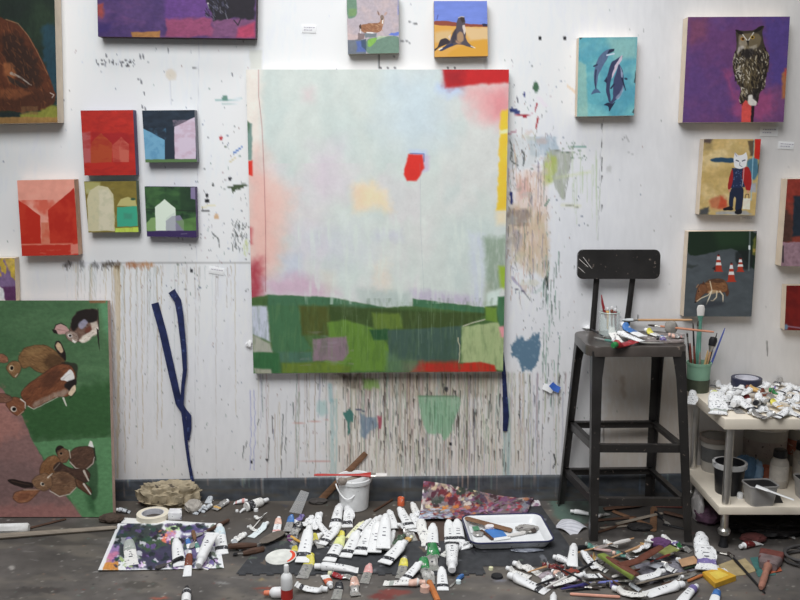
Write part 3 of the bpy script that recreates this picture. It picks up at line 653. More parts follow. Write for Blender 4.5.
def d_deer(A):
    A.round = True; A.bg((176,164,170)); A.tint((190,170,168), .6, 8, 8); A.poly((110,140,118), P('347,-5 356,-5 357,12 355,18 347,18'), soft=.8, warp=1); A.poly((120,150,96), P('349,9 357,9 356,16 349,16'), soft=1, a=.8); A.poly((118,128,190), P('397.5,-5 401,-5 401,15 398,15'), soft=.8, a=.8); A.poly((200,175,170), P('347,33 365,36 365,40 347,40'), soft=1.2, a=.7)
    A.poly((112,138,122), P('366,39 377,37 401,35.5 401,55 366,55'), soft=.5, warp=.5); A.poly((112,118,128), P('347,40 366,39 366,55 347,55'), soft=.5, warp=.5); A.poly((88,108,170), P('356,42 365,40 366,52 357,52'), soft=1, a=.9, warp=1); A.poly((66,84,100), P('361,40 366,39 366,51 362,47'), soft=.6, a=.8); A.poly((130,178,84), P('368,39 377,37 376,41 371,47 368,47'), soft=.5, warp=.7); A.poly((180,200,160), P('377,36 388,36 376,40'), soft=.5, a=.7); A.poly((96,120,205), P('388,35 391,32.5 401,32 401,35.5'), soft=.5, a=.9)
    A.poly((120,128,132), P('364,33 377,33 376,37 366,38'), soft=.6); A.poly((124,108,108), P('358,33 365,33 364,39 357,40'), soft=.5, a=.9)
    A.poly((152,106,78), P('359.5,27 362,24 368,23.4 378,23 381,21 383,25 382,30 377,32.5 370,31.5 364,33 361,31'), warp=.5); A.dabs([(176,130,96), (120,80,58), (190,150,116)], 40, 360, 23, 382, 32, l=(1,3), wd=(.4,.8), ang=15, a=.7, inside=inpoly('359.5,27 368,23.4 381,21 382,30 370,31.5 361,31'))
    A.poly((74,58,52), P('359,26 361,24 361.5,29 360,31.5'), soft=.4); A.line((225,220,215), P('360.6,29 360.4,33'), .8); A.line((228,222,218), P('367,32.4 373,32.8'), 1.2); A.poly((166,124,96), P('380,23 381,16 384,15.5 384,22 382.5,28'), warp=.3); A.line((225,220,214), P('382.8,19 382.6,23'), 1.3); A.ell((134,116,104), 382, 17, 1.8, 2.2); A.ell((50,42,40), 382.2, 19.2, .8, .5); A.ell((180,150,140), 378.6, 13.4, 1.1, 2.2, -35); A.ell((180,150,140), 385.6, 13.6, 1.1, 2.2, 35); A.line((70,56,52), P('377.8,11 379,15'), .5)
    A.grain(.06, 2, 2)
painting('small painting of a spotted deer on lilac grey, above the big abstract canvas', [(346.5,-4), (398.5,-4), (399,53), (348,54)], .045, d_deer, 3.0, M('green_grey_side', (130,130,120), .7), seed=30)
def d_seal(A):
    A.round = True; A.bg((112,132,208)); A.grain(.05, 9, 3); A.poly((214,160,78), P('434,24 490,25 490,58 434,58'), soft=.4); A.poly((214,184,140), P('462,27 490,27 490,40 470,40'), soft=2, a=.85); A.poly((205,180,140), P('435,32 452,30 448,44 435,42'), soft=2, a=.7); A.poly((212,156,58), P('470,42 490,38 490,57 445,57 452,50'), soft=1.5, a=.9); A.poly((142,74,58), P('434,21 445,20.6 456,22.6 475,24.4 490,24 490,27 470,26.6 434,25.4'), warp=.5); A.poly((40,44,70), P('482,24 490,24 490,26.6 483,26.4'), soft=.4, a=.9); A.line((70,70,120), P('437,19 438,15'), 1, a=.6)
    A.poly((84,76,84), P('456.5,22 458,18 461,16.5 464.6,17.5 465,21 464.6,26 466,33 466,39 470,45 474.5,47.5 472,48 464,45 458,44 450,47 441,51.5 440,49 446,45 450,40 453,33 456,28'), warp=.5); A.poly((60,52,56), P('438,46 440,40 445,37.5 449,40 450,43 444,45.5 437,48'), warp=.4); A.line((52,48,54), P('434.8,50 440,46'), 1.8, .8); A.line((50,58,92), P('452,44.4 446,47 440,50.6'), 2.4, 1); A.line((230,220,205), P('439,49.6 442,48'), 1.2)
    A.poly((176,140,104), P('457,34 460,31 463,33 464,40 460,43 456.6,40'), soft=.8, a=.9, warp=.6); A.poly((214,200,190), P('462,26 465,24.5 465.8,30 464.6,35 463,32'), soft=.5, a=.9); A.poly((200,150,110), P('454,38 458,42 462,43 458,44 454,41'), soft=.6, a=.7); A.poly((56,52,62), P('452,34 456,28 457,36 455,42 451,43'), soft=.8, a=.7); A.poly((60,48,46), P('460,17.6 464.6,17.6 465,21 462,22.6'), soft=.5); A.line((200,185,170), P('458.5,17.6 461.5,16.4 464,16.8'), .7); A.poly((210,195,190), P('448,37 451,34 450,40'), soft=.5, a=.7); A.line((225,210,190), P('471,46 475,47.8'), .9)
painting('small painting of a seal sitting on yellow sand under a blue sky', [(434,1), (487,1), (488,56), (434.5,57)], .05, d_seal, 3.0, M('brown_side', (140,112,84), .7), seed=31)
def d_big(A):
    A.soft *= 2.2; A.bg((199,206,200)); A.tint((206,206,202), .8, 40, 60); A.tint((186,200,196), .5, 30, 40); A.tint((208,200,202), .5, 26, 36, .5, .7, win=(240,160,420,300))
    A.poly((222,213,203), P('244,68 261,68 262,150 244,150'), soft=3, warp=2); A.poly((226,172,160), P('244,165 256,150 275,185 284,200 276,260 262,275 244,280'), soft=8, a=.85, warp=6, ws=14); A.poly((228,186,174), P('270,185 292,190 284,220 272,260'), soft=9, a=.7, warp=6); A.poly((164,48,64), P('246,262 260,255 263,285 260,302 248,303'), soft=4, a=.85, warp=3)
    A.poly((186,206,222), P('392,70 436,72 446,98 440,135 410,150 380,120'), soft=12, a=.5, warp=10, ws=20); A.poly((205,188,202), P('316,150 340,140 342,180 330,200 314,196'), soft=9, a=.6, warp=8, ws=12); A.poly((222,184,190), P('304,90 312,88 312,98 305,98'), soft=4, a=.5); A.poly((192,184,205), P('296,226 350,222 370,250 340,262 300,250'), soft=10, a=.45, warp=8); A.poly((188,196,210), P('281,252 300,250 302,272 283,276'), soft=3, a=.7, warp=3); A.poly((186,186,202), P('373,228 400,226 402,236 374,237'), soft=3, a=.55, warp=3)
    A.poly((234,208,168), P('354,182 372,178 386,188 390,206 372,204 356,206'), soft=4, a=.85, warp=3); A.poly((232,190,160), P('354,184 364,182 364,204 356,206'), soft=3, a=.5)
    A.poly((196,160,182), P('262,276 300,270 322,280 340,290 320,294 268,293'), soft=4, a=.75, warp=4, ws=8); A.poly((206,200,190), P('322,268 335,268 334,290 324,290'), soft=3, a=.7); A.poly((168,182,176), P('356,284 412,288 412,306 360,306'), soft=2.5, a=.7, warp=3); A.poly((182,170,192), P('412,286 480,293 482,303 415,298'), soft=2, a=.75, warp=2); A.poly((226,205,180), P('374,262 386,256 390,284 376,284'), soft=4, a=.5, warp=4)
    A.poly((196,202,214), P('470,228 484,232 484,290 478,303 472,295'), soft=2.5, a=.8, warp=2); A.poly((138,156,136), P('483,233 508,232 508,280 496,290 488,285'), soft=1.6, a=.85, warp=2, grain=.3); A.poly((150,160,140), P('486,280 492,278 488,303 484,303'), soft=2, a=.7)
    A.poly((202,216,208), P('487,290 500,286 499,304 487,304'), soft=1, a=.9)
    A.poly((178,196,228), P('438,84 462,84 463,92 448,95 438,90'), soft=3, a=.85, warp=2); A.poly((226,164,164), P('464,84 511,82 511,128 496,122 478,118 468,100'), soft=6, a=.85, warp=5, ws=10); A.poly((214,130,135), P('488,92 511,84 511,112 494,114'), soft=5, a=.7, warp=3); A.poly((196,42,44), P('443,68 511,68 510,82 470,84 446,87'), soft=1.0, warp=1); A.poly((150,36,44), P('443,70 464,69 463,84 446,86'), soft=3, a=.7, warp=3)
    A.poly((176,190,226), P('410,147 426,148 427,166 420,168'), soft=1.6, a=.85); A.poly((190,176,196), P('423,152 429,153 428,166 422,168'), soft=1.2, a=.9); A.poly((216,54,46), P('408,151 423,151 424,165 417,177 407,177 403.5,170'), soft=.6, warp=.8); A.line((70,90,150), P('410,150 424,150.5 424,158'), 1, a=.6)
    A.poly((236,192,60), P('501,109 509,107 508,150 507,206 497,207 499,160'), soft=.7, warp=1.4); A.poly((240,225,190), P('500,128 509,126 508,130 500,132'), soft=.6, a=.8); A.poly((236,212,170), P('496,207 507,206 507,220 497,220'), soft=2, a=.7)
    # the field
    A.poly((76,104,60), P('240,296 268,292 330,294.5 385,305 413,303 413,296 484,305 487,303 512,303 512,380 240,380'), soft=.6, warp=.8)
    A.poly((72,112,82), P('268,291.5 330,294 385,305 350,306 268,303'), soft=.6, warp=.8); A.poly((70,114,82), P('413,296 484,304.5 484,311 413,303'), soft=.5, warp=.7)
    A.poly((72,112,78), P('268,303 300,303 302,332 312,348 282,356 272,350'), soft=.6, warp=1); A.poly((80,86,42), P('299,302 331,303 330,334 302,333'), soft=1, warp=1, grain=.15); A.poly((62,80,42), P('329,302 388,306 486,311 470,322 430,328 372,325 330,320'), soft=1.2, warp=1.2); A.poly((100,122,54), P('372,310 402,311 404,326 374,328'), soft=1, warp=1); A.poly((66,82,44), P('400,310 486,311 468,324 404,327'), soft=1, warp=1)
    A.poly((100,134,56), P('327,320 345,317 372,326 390,345 388,371 320,371 330,345'), soft=.8, warp=1); A.poly((44,84,52), P('369,328 389,327 388,338 374,338'), soft=.7, warp=.7); A.poly((70,92,82), P('388,328 462,324 460,362 389,360'), soft=.6, warp=.8); A.poly((92,120,92), P('386,350 402,358 424,362 420,373 386,373'), soft=2, a=.8, warp=1.5); A.poly((136,116,124), P('313,337 346,335 349,352 342,361 313,360'), soft=.7, warp=1); A.poly((78,112,94), P('278,351 312,350 312,362 280,362'), soft=1, warp=1); A.poly((108,126,48), P('282,363 320,361 350,366 350,373 282,373'), soft=1, a=.85, warp=1)
    A.poly((190,194,208), P('250,303 267,303 270,340 252,332'), soft=.8, warp=.8); A.poly((166,166,152), P('252,332 270,342 273,352 253,352'), soft=.8, warp=.8); A.poly((58,106,66), P('252,351 279,352 281,374 254,374'), soft=.6, warp=.6); A.poly((172,166,150), P('254,368 271,369 272,374 255,374'), soft=.7, a=.9, warp=.6)
    A.poly((164,178,128), P('462,325 480,322 497,320 504,324 504,371 461,362'), soft=.6, warp=.7); A.line((200,195,175), P('463,324 474,320 485,317'), 1.4, a=.8, warp=.8); A.poly((112,144,60), P('485,304 497,305 497,320 486,318'), soft=.6, warp=.6); A.poly((74,118,84), P('498,294 510,293 510,326 500,325 497,310'), soft=.6, warp=.6); A.poly((222,146,152), P('499,325 505,323 505,336 501,335'), soft=.8, warp=.8); A.poly((150,178,62), P('499,262 507,262 506,286 501,284'), soft=1.2, warp=1)
    A.poly((178,50,40), P('420,361 458,361 460,373 412,373'), soft=1.5, warp=1.2); A.poly((186,52,38), P('460,363 480,361 495,365 497,373 460,373'), soft=.6, warp=.8); A.poly((120,100,90), P('404,362 422,361 420,373 404,373'), soft=3, a=.5); A.line((200,190,160), P('458,336 460,350 459,362'), 1, a=.8, warp=1)
    A.tint((118,146,96), .2, 2.2, 16, .5, .75, win=(254,300,505,373)); A.tint((52,74,48), .2, 3, 12, .5, .75, win=(254,296,505,373)); A.tint((150,140,150), .3, 12, 3, .55, .75, win=(300,330,352,364))
    A.poly((120,146,138), P('245,119 252,121 252,157 247,157'), soft=.5, warp=.8); A.poly((84,112,86), P('246,118 250,121 249,130'), soft=.5, a=.9); A.poly((216,60,48), P('247,158 252.5,157 252.5,172 248,171'), soft=.5, warp=.6); A.poly((180,60,70), P('248,222 252,224 252,240 249,240'), soft=1.2, a=.7)
    A.line((150,80,84), P('258.5,69 258.7,95 262,125 264,170 265.5,220 265.5,288'), .55, a=.75)
    A.poly((206,216,208), P('330,196 372,226 372,280 350,296 338,270'), soft=10, a=.4, warp=8); A.tint((206,214,206), .55, 5, 30, .55, .75, win=(300,210,480,300)); A.line((150,160,165), P('420,160 421,230 424,290'), .4, a=.4)
    for i in range(26):
        x = random.uniform(335, 480); y = random.uniform(296, 330); A.line((150,170,140), [(x,y), (x+.3,y+random.uniform(10,45))], .5, .3, a=.35)
    A.grain(.03, 9, 12); A.grain(.02, 2, 2)
painting('very large abstract canvas with a pale mint sky, red dot and green field', [(246,69.5), (509,69.5), (503,371.5), (253.5,373.5)], .05, d_big, 1.5, M('canvas_edge', (168,160,150), .8), seed=33)
def d_dolph(A):
    A.round = True; A.bg((96,168,180)); A.tint((130,190,190), .7, 16, 12); A.tint((76,146,170), .6, 20, 20); A.poly((150,190,180), P('606,37 638,37 637,58 614,60'), soft=4, a=.7); A.poly((160,190,170), P('577,60 586,64 588,117 577,117'), soft=1.4, a=.6, warp=1)
    A.poly((92,110,140), P('613.5,49 609,54 606,61 603,66 598,75 596.5,88 594,84 593.8,74 595,66 598,58 603,52 610,48.5'), warp=.4); A.line((56,64,90), P('596,70 595,80 596,89'), 1.8, 1.2); A.poly((80,104,134), P('590.5,95 594,89 597,88 601.5,93 596.5,92.5'), warp=.3); A.poly((46,52,74), P('609,50 614,48.5 613.6,51.5 608,54'), soft=.4); A.line((196,205,220), P('607,55 614,53.5'), 1.4); A.line((50,58,84), P('594,66 597,64.5'), 1.6)
    A.poly((60,66,96), P('623,55 618,58 611,62 608,72 606,84 606.5,94 609.5,103 611,101 609.6,90 611,78 616,68 621,60'), warp=.4); A.poly((196,180,196), P('618,60 623,54.5 621.5,61 616,70 611.5,80 612,72'), soft=.5); A.poly((44,50,76), P('603.5,81 607,76 606.5,84'), soft=.4)
    A.poly((66,72,104), P('619,63 622,68 623.5,76 624,86 619.5,97 613,102 611.5,106 609.5,103 613,98 613,88 614,78 617,70'), warp=.4); A.poly((150,160,185), P('620,66 623,73 623.4,80 621,76'), soft=.5, a=.9); A.poly((170,180,200), P('615,98 621,91 623.6,84 623,92 618,100'), soft=.7, a=.6); A.line((40,46,70), P('622,78 625.6,90'), 1.6, .8); A.ell((50,70,90), 626, 78.5, 1.6, 1.1, 20); A.poly((40,46,70), P('603,105 608,102 612,104 616,101 612,107 609,112 608.6,106'), warp=.3); A.line((44,50,76), P('611,88 614,84'), 1.6)
    for p in ('579,37 583,37 580,40', '632,112 636,106 637,117', '634,82 636,70 637,84'): A.poly((50,56,60), P(p), soft=.6, a=.8)
    A.grain(.05, 2, 3)
painting('turquoise painting of three leaping dolphins, above the stool backrest', [(579,37.5), (637.5,37), (634,115.5), (577,116.5)], .05, d_dolph, 3.0, seed=34)
def d_owl(A):
    A.round = True; A.bg((106,68,116)); A.tint((124,78,118), .7, 22, 26); A.tint((88,68,126), .5, 22, 20); A.poly((84,68,132), P('765,17 795,17 790,90 768,80'), soft=6, a=.85, warp=6); A.poly((140,78,90), P('688,18 708,17 705,40 690,44'), soft=6, a=.5, warp=4); A.poly((168,78,120), P('722,70 735,100 735,118 770,118 775,95 760,90 740,100 730,70'), soft=6, a=.7, warp=4); A.poly((176,112,66), P('782,74 791,66 791,100 782,98'), soft=1.6, a=.9, warp=1.5); A.poly((190,80,70), P('784,68 791,66 791,76 785,76'), soft=1.2, a=.8)
    A.poly((212,82,76), P('742,100 752,100 752,124 741,124'), soft=.5, warp=.5); A.poly((40,28,36), P('751,102 754.5,102 753,124 750.6,124'), soft=.5)
    b = '735.5,33 736,29.5 742,30.5 754,30 761,25.5 764.5,26 762,31 763,38 765,47 769,55 769,66 766,78 764,88 760,92 757,105 750,105 746,99 743,103 740,104 739.5,97 741,88 735,78 732.5,64 734,54 737,48 736.5,38'
    A.poly((62,54,46), b, warp=.5); f = inpoly(b)
    A.poly((96,84,62), P('743,60 757,58 762,72 757,92 747,92 742,76'), soft=2, a=.8); A.dabs([(168,154,126), (30,25,23), (206,196,176), (110,96,70), (30,25,23)], 420, 733, 48, 769, 104, l=(1.5,5), wd=(.5,1.3), ang=80, a=.7, inside=f); A.dabs([(214,206,192)], 40, 733, 56, 744, 92, l=(1,2.5), wd=(.5,1), a=.75, inside=f); A.dabs([(34,28,26)], 60, 755, 54, 769, 90, l=(2,6), wd=(.7,1.3), ang=100, a=.7, inside=f)
    A.poly((124,110,84), P('738,34 746,33 758,33 762,38 760,46 750,49 740,47'), soft=1, a=.8, warp=.6); A.poly((190,180,168), P('741,34 746,38 747,44 742,48 737,53 737,46'), soft=1.6, a=.45, warp=1, grain=.4); A.poly((200,192,182), P('738,47 742,45 746,47 741,50 737,55'), soft=1, a=.7, warp=1, grain=.4); A.poly((190,182,170), P('749,46 757,44 757,48 750,50'), soft=1, a=.55, warp=.8, grain=.4); A.line((214,208,198), P('742,33.4 747,40'), .9); A.line((214,208,198), P('753.6,32.4 748.5,40'), .9)
    A.ell((176,120,50), 742.6, 38.6, 2, 1.7); A.ell((16,14,14), 743, 38.6, 1.1, 1.1); A.ell((190,150,60), 752.5, 37, 2, 1.7); A.ell((16,14,14), 752.5, 37, 1.1, 1.1); A.poly((30,26,26), P('746.5,40 749,40 748,45.5'), soft=.4); A.poly((34,28,28), P('735,30 736.5,29 742,31 744,33 740,34'), soft=.4); A.poly((34,28,28), P('753,31 759,26.5 764.5,25.5 761,29.5 757,31.5'), soft=.4); A.poly((36,32,32), P('742,50 752,48 756,52 748,58 742,55'), soft=1.2, a=.8)
    A.poly((222,216,208), P('748,96 752,94 757,101 757,105 749,105'), soft=.8, a=.9); A.poly((30,26,26), P('752,88 758,88 758,102 753,98'), soft=.8, a=.8); A.grain(.08, 3, 3)
painting('purple painting of a tall owl perched on a red post, upper right of the wall', [(688,17), (790,16.5), (783.5,122), (682.5,122.5)], .06, d_owl, 2.3, seed=35)
def d_cat(A):
    A.round = True; A.bg((202,172,112)); A.tint((214,190,140), .8, 14, 12); A.tint((176,150,90), .6, 12, 9); A.poly((150,130,90), P('703,139 714,139 712,150 704,150'), soft=2, a=.7); A.poly((72,60,66), P('704,139 713,139 710,143 704,142'), soft=1.4, a=.8)
    A.poly((48,78,104), P('710,159 718,157.5 735,158 735,162.5 712,162'), soft=.8, warp=.8); A.poly((78,120,140), P('746,160 758,156 759,172 755,180 749,176'), soft=1.4, warp=1); A.poly((198,48,38), P('755,139 762,139 761,160 754.5,158'), soft=.5, warp=.5); A.line((150,190,205), P('754,139 753,158 751,200'), 1, a=.8); A.poly((56,48,46), P('748,141 754,141 753,156 750,156'), soft=1, a=.7); A.poly((44,46,44), P('759,160 762,158 760,175 758,172'), soft=.8, a=.8); A.poly((150,160,190), P('750,184 756,182 756,192 750,192'), soft=1.4, a=.7)
    A.poly((186,108,76), P('708,200 722,194 728,200 727,208 712,209'), soft=2.5, a=.85, warp=2); A.poly((196,70,46), P('720,195 727,200 726,208 718,208'), soft=1.5, a=.7, warp=1.5); A.poly((60,66,76), P('700,209 709,207 708,215 700,215'), soft=1.5, a=.85, warp=1.5); A.poly((150,158,176), P('716,212 745,210 752,215 716,215'), soft=1.2, a=.7)
    A.poly((40,46,66), P('730,187 744,186 743,200 741.5,211 735,211 736,198 734,196 732.5,209 728.6,209'), warp=.4); A.poly((34,32,38), P('723,208 731,206 733.5,209 732,211 723,210.5'), soft=.4); A.poly((34,32,38), P('735,211 741,208 742,213 738,214.6 735,213.6'), soft=.4)
    A.poly((44,54,84), P('732,168 744,167.5 745,187 731,188'), warp=.3); A.dabs([(110,130,170)], 30, 732, 168, 744, 186, l=(.4,1), wd=(.4,.7), a=.8)
    A.poly((158,44,44), P('730.6,172 733,168 733,180 730.5,189.5 727.5,189 728.5,180'), warp=.4); A.poly((166,42,42), P('743,166 748.5,166.5 751,172 752,182 750.5,191 745.6,190 745,186 742,178'), warp=.4); A.line((225,220,215), P('744,168 743.4,178 742,186'), .7, a=.7); A.ell((205,150,120), 729.5, 190.5, 1.2, 1.3); A.ell((205,150,120), 748, 191.5, 1.3, 1.4)
    A.poly((225,222,224), P('734.4,167.5 733.6,158 735,151.8 738,155 743,154.6 746.6,151.4 747.4,158 746,167 740,169'), warp=.4); A.line((60,64,80), P('736.2,160 738.6,161'), 1); A.line((60,64,80), P('742.4,160.8 745,159.8'), 1); A.line((90,90,100), P('740,162 739.6,165 742,166.4'), .5); A.line((160,160,175), P('735,153 736.6,156'), .9)
    A.poly((226,216,196), P('743.5,198 750.6,198 750,209.5 742.4,209'), warp=.3); A.line((80,60,50), P('745,198 746,194 748.6,194 749,198'), .6); A.grain(.06, 3, 3)
painting('painting of a white cat in a red jacket carrying a bag', [(704,139), (761,139), (755,215.5), (699,214.5)], .05, d_cat, 3.0, seed=36)
def d_coy(A):
    A.round = True; A.bg((82,88,92)); A.grain(.1, 8, 5); A.poly((34,48,36), P('684,228 760,228 758,269 752,268 735,248 720,250 705,254 688,256'), soft=.8, warp=1); A.poly((44,66,44), P('712,228 750,228 746,246 720,248'), soft=5, a=.7); A.poly((34,38,38), P('735,250 755,250 752,268 745,270 735,262'), soft=1.5, a=.8); A.poly((50,56,52), P('688,264 698,265 692,268 687,267'), soft=1.2, a=.7)
    A.line((110,120,120), P('750,231 749.6,250 748.8,270'), 1.6, a=.8); A.line((214,220,220), P('749.4,246 749.4,248.6'), 2); A.poly((130,130,60), P('753,240 756,236 756,256 752,254'), soft=1, a=.7); A.poly((180,150,80), P('753,249 756,249 755.6,252 753,252'), soft=.5, a=.8)
    for (cx, yt, yb, w) in ((718.6,254.5,271.4,4.6), (731.4,262.8,281.6,5), (740.4,257.8,271.6,3.8)):
        A.poly((176,62,44), [(cx-1,yt), (cx+1,yt), (cx+w*.75,yb-1.6), (cx+w,yb-.6), (cx+w,yb), (cx-w,yb), (cx-w,yb-.6), (cx-w*.75,yb-1.6)], warp=.2, soft=.3, rnd=False); h = yb-yt
        A.poly((226,222,222), [(cx-1.3,yt+h*.1), (cx+1.3,yt+h*.1), (cx+1.9,yt+h*.3), (cx-1.9,yt+h*.3)], warp=.1, soft=.3); A.poly((226,218,214), [(cx-2.3,yt+h*.45), (cx+2.3,yt+h*.45), (cx+2.9,yt+h*.62), (cx-2.9,yt+h*.62)], warp=.1, soft=.3); A.ell((60,40,40), cx, yt, .9, .8)
    A.poly((36,32,34), P('712,268 716,266 716,271'), soft=.8, a=.8)
    A.poly((92,60,46), '724,285 728.5,288 729.4,293 727,297 725,292', warp=.3)
    A.beast((134,92,62), '703,284 709,279.5 717,278 724,279.5 728,285 727,291 721,292.5 713,291.5 707,293.5 703,291', (72,46,34), (182,138,100), 80, 15, l=(1.5,4), ol=.6)
    A.beast((122,82,58), '697.5,288 699.5,284 703,283 706.5,285 707,291 702,295.5 698.5,301 695,302.5 695.6,296', (66,42,34), (170,126,92), 36, 60, l=(1,3), ol=.6)
    A.poly((84,54,42), '697,287.5 697.6,283.4 700,285.5', soft=.4); A.poly((84,54,42), '701,284 703,280.8 704.6,284', soft=.4); A.poly((60,42,36), '705,282 712,278.6 722,278.6 726,282 716,282.5', soft=1, a=.6); A.poly((206,176,136), '708,291 714,289.5 722,291.5 716,293 710,293.5', soft=.7, a=.7); A.ell((30,26,24), 695.3, 302, .9, .7); A.ell((40,30,24), 698.6, 291, .6, .6)
    A.line((216,200,170), P('697,301 701,298 708,295 712,290 710,281'), .9); A.line((220,206,180), P('711.6,291 709,298 706.4,304'), 1.3, .9); A.line((214,198,168), P('717,291 716.4,297 713,300.6 711,300.4'), 1.2, .8); A.line((216,200,172), P('720,291 723,295 723,301.6'), 1.4, .9); A.line((150,120,96), P('696.6,287 698.4,284.4'), 1.2); A.poly((54,56,62), P('700,302 716,300 726,302 722,306 704,308'), soft=2, a=.6)
painting('dark painting of a coyote walking beside three traffic cones', [(688.5,231.5), (757,231), (751.5,316.5), (683.5,316.5)], .05, d_coy, 3.0, seed=37)
def d_edge(A):
    A.bg((136,64,52)); A.poly((150,60,50), P('786,179 860,178 860,200 786,202'), soft=2, a=.8); A.poly((40,48,58), P('794,196 860,190 860,238 792,236'), soft=1.2, warp=1); A.poly((66,52,46), P('780,206 792,214 792,242 780,242'), soft=2, a=.8, warp=2); A.poly((150,120,130), P('778,242 860,240 860,270 778,270'), soft=.8, warp=1); A.grain(.15, 3, 3); A.line((40,40,40), P('783,246 783,262'), 1.6, a=.8)
painting('red and black painting cut off by the right edge, upper of the two there', [(787.5,179), (870,178.5), (861,267), (781,266)], .06, d_edge, 2.0, seed=38)
def d_edgered(A):
    A.bg((122,34,30)); A.tint((100,28,28), .7, 8, 8); A.line((150,120,140), P('787,326 800,328 860,329'), 1.6, a=.8, warp=2); A.ell((110,130,150), 786, 327, 2, 3, soft=.8)
painting('deep red painting cut off by the right edge, lower of the two there', [(786.5,285.5), (860,285.5), (854,332), (784.5,330)], .045, d_edgered, 2.0, seed=39)
# --- small paper cards and tape on the wall
CARD = M('card_paper', (222,222,226), .8, var=.03)
INKM = M('card_ink', (160,154,166), .8, var=.1)
def card(px, py, w, h, rot, label, lines=2):
    c = onY(px, py, -.0015); t = thing('wall_label_card', label, 'label', c, (0, rot, 0), 'paper title cards on the wall')
    W = w/230; H = h/230
    bm = BM(); box(bm, (0,0,0), (W, .0016, H), bev=.0005); put('paper', mesh_from(bm), CARD, t)
    bm = BM(); r = random.Random(int(px))
    for i in range(lines):
        x = -W*.36; z = H*(.2-.32*i)
        while x < W*(.34-.2*i):
            l = r.uniform(.06, .16)*W; box(bm, (x+l/2, -.0012, z), (l, .0006, H*.1)); x += l+.04*W
    put('printed_text', mesh_from(bm, smooth=False), INKM, t)
card(769, 131.5, 17, 9, 0.02, 'white title card right under the owl painting', 2)
card(786, 145.5, 15, 7, 0.06, 'white title card with a tiny printed line, right of the cat painting')
card(747, 219, 13, 5, 0.02, 'faint title card just under the cat painting', 1)
card(216.5, 271, 14.5, 6.5, 0.16, 'tilted title card left of the big abstract canvas', 1)
card(309, 29, 13, 7, 0.03, 'small title card left of the deer painting')
NAVY = M('navy_tape', (30,38,76), .5, var=.35, scale=40, dirt=(62,76,120), dirt_amt=.3, dscale=25)
def ribbon(bm, pts, w, off=0.004, tw=None):
    vs = []
    for i, p in enumerate(pts):
        q = onY(p[0], p[1], -off-(p[2] if len(p) > 2 else 0)); a = pts[max(i-1, 0)]; b = pts[min(i+1, len(pts)-1)]
        dx, dz = b[0]-a[0], -(b[1]-a[1]); L = math.hypot(dx, dz); ww = (w[i] if hasattr(w, '__len__') else w)/230/2
        nx, nz = dz/L*ww, -dx/L*ww
        vs.append((bm.verts.new((q.x-nx, q.y, q.z-nz)), bm.verts.new((q.x+nx, q.y-.003, q.z+nz))))
    for i in range(len(vs)-1): bm.faces.new((vs[i][0], vs[i][1], vs[i+1][1], vs[i+1][0]))
def solidify(bm, t):
    bmesh.ops.recalc_face_normals(bm, faces=bm.faces[:]); bmesh.ops.solidify(bm, geom=bm.faces[:], thickness=t)
def world_thing(name, label, cat, parts, group=None):
    """parts: (name, bmesh in world coordinates, material); the base is the lowest middle"""
    allv = [v.co.copy() for _, b, _ in parts for v in b.verts]
    mn = Vector((min(v.x for v in allv), min(v.y for v in allv), min(v.z for v in allv))); mx = Vector((max(v.x for v in allv), max(v.y for v in allv), max(v.z for v in allv)))
    base = Vector(((mn.x+mx.x)/2, (mn.y+mx.y)/2, mn.z))
    if len(parts) == 1:
        bmesh.ops.translate(parts[0][1], vec=-base, verts=parts[0][1].verts[:])
        return tag(put(name, mesh_from(parts[0][1], name), parts[0][2], None, base), label, cat, group)
    t = thing(name, label, cat, base, group=group)
    for n, b, m in parts:
        bmesh.ops.translate(b, vec=-base, verts=b.verts[:]); put(n, mesh_from(b, n), m, t)
    return t
bm = BM(); ribbon(bm, [(155,303,.002), (163,332,.004), (172,372,.003), (179,403,.002), (184,411,.006), (189,416,.008), (189,428,.006), (187.5,440,.004)], [7,7,7,6.5,6,5,5,4]); solidify(bm, .002)
bm2 = BM(); ribbon(bm2, [(171.5,291,.006), (178,301,.008), (180.5,316,.01), (184,350,.01), (185,370,.012), (183,386,.014), (182,404,.014), (185,425,.012), (186,440,.01), (189,462,.01), (194,489,.012)], [7,6.5,6,5,4,3.5,3.5,4,3,3,3.5]); solidify(bm2, .002)
world_thing('fabric_strap', 'navy blue strap with two loose ends hanging on the wall in a narrow V', 'strap', [('loose_end', bm, NAVY), ('twisted_end', bm2, NAVY)])
bm = BM(); ribbon(bm, [(502,352), (504,374), (505,395,.003), (506,416,.006), (505,431,.003)], [3,4,4.5,6,4.5]); solidify(bm, .0015)
world_thing('tape_strip', 'dark blue strip of tape hanging from below the big canvas', 'tape', [('tape_strip', bm, NAVY)])
bm = BM(); ribbon(bm, [(543,386,.004), (549,388,.012), (553,391,.008)], [6,7.5,6]); solidify(bm, .0012)
bm2 = BM(); ribbon(bm2, [(551,384,.012), (555,388,.008), (559.5,390,.012)], [5.5,6.5,6]); solidify(bm2, .0012)
world_thing('torn_label', 'small torn blue and white scrap stuck to the wall left of the stool', 'scrap', [('white_half', bm, CARD), ('blue_half', bm2, M('blue_scrap', (58,98,180), .6))])
bm = BM(); ribbon(bm, [(246,343,.006), (249,345,.016), (250.5,340,.006)], [5,4.5,3]); solidify(bm, .0012)
world_thing('paper_scrap', 'tiny white paper scrap poking out at the left edge of the big canvas', 'scrap', [('paper_scrap', bm, CARD)])
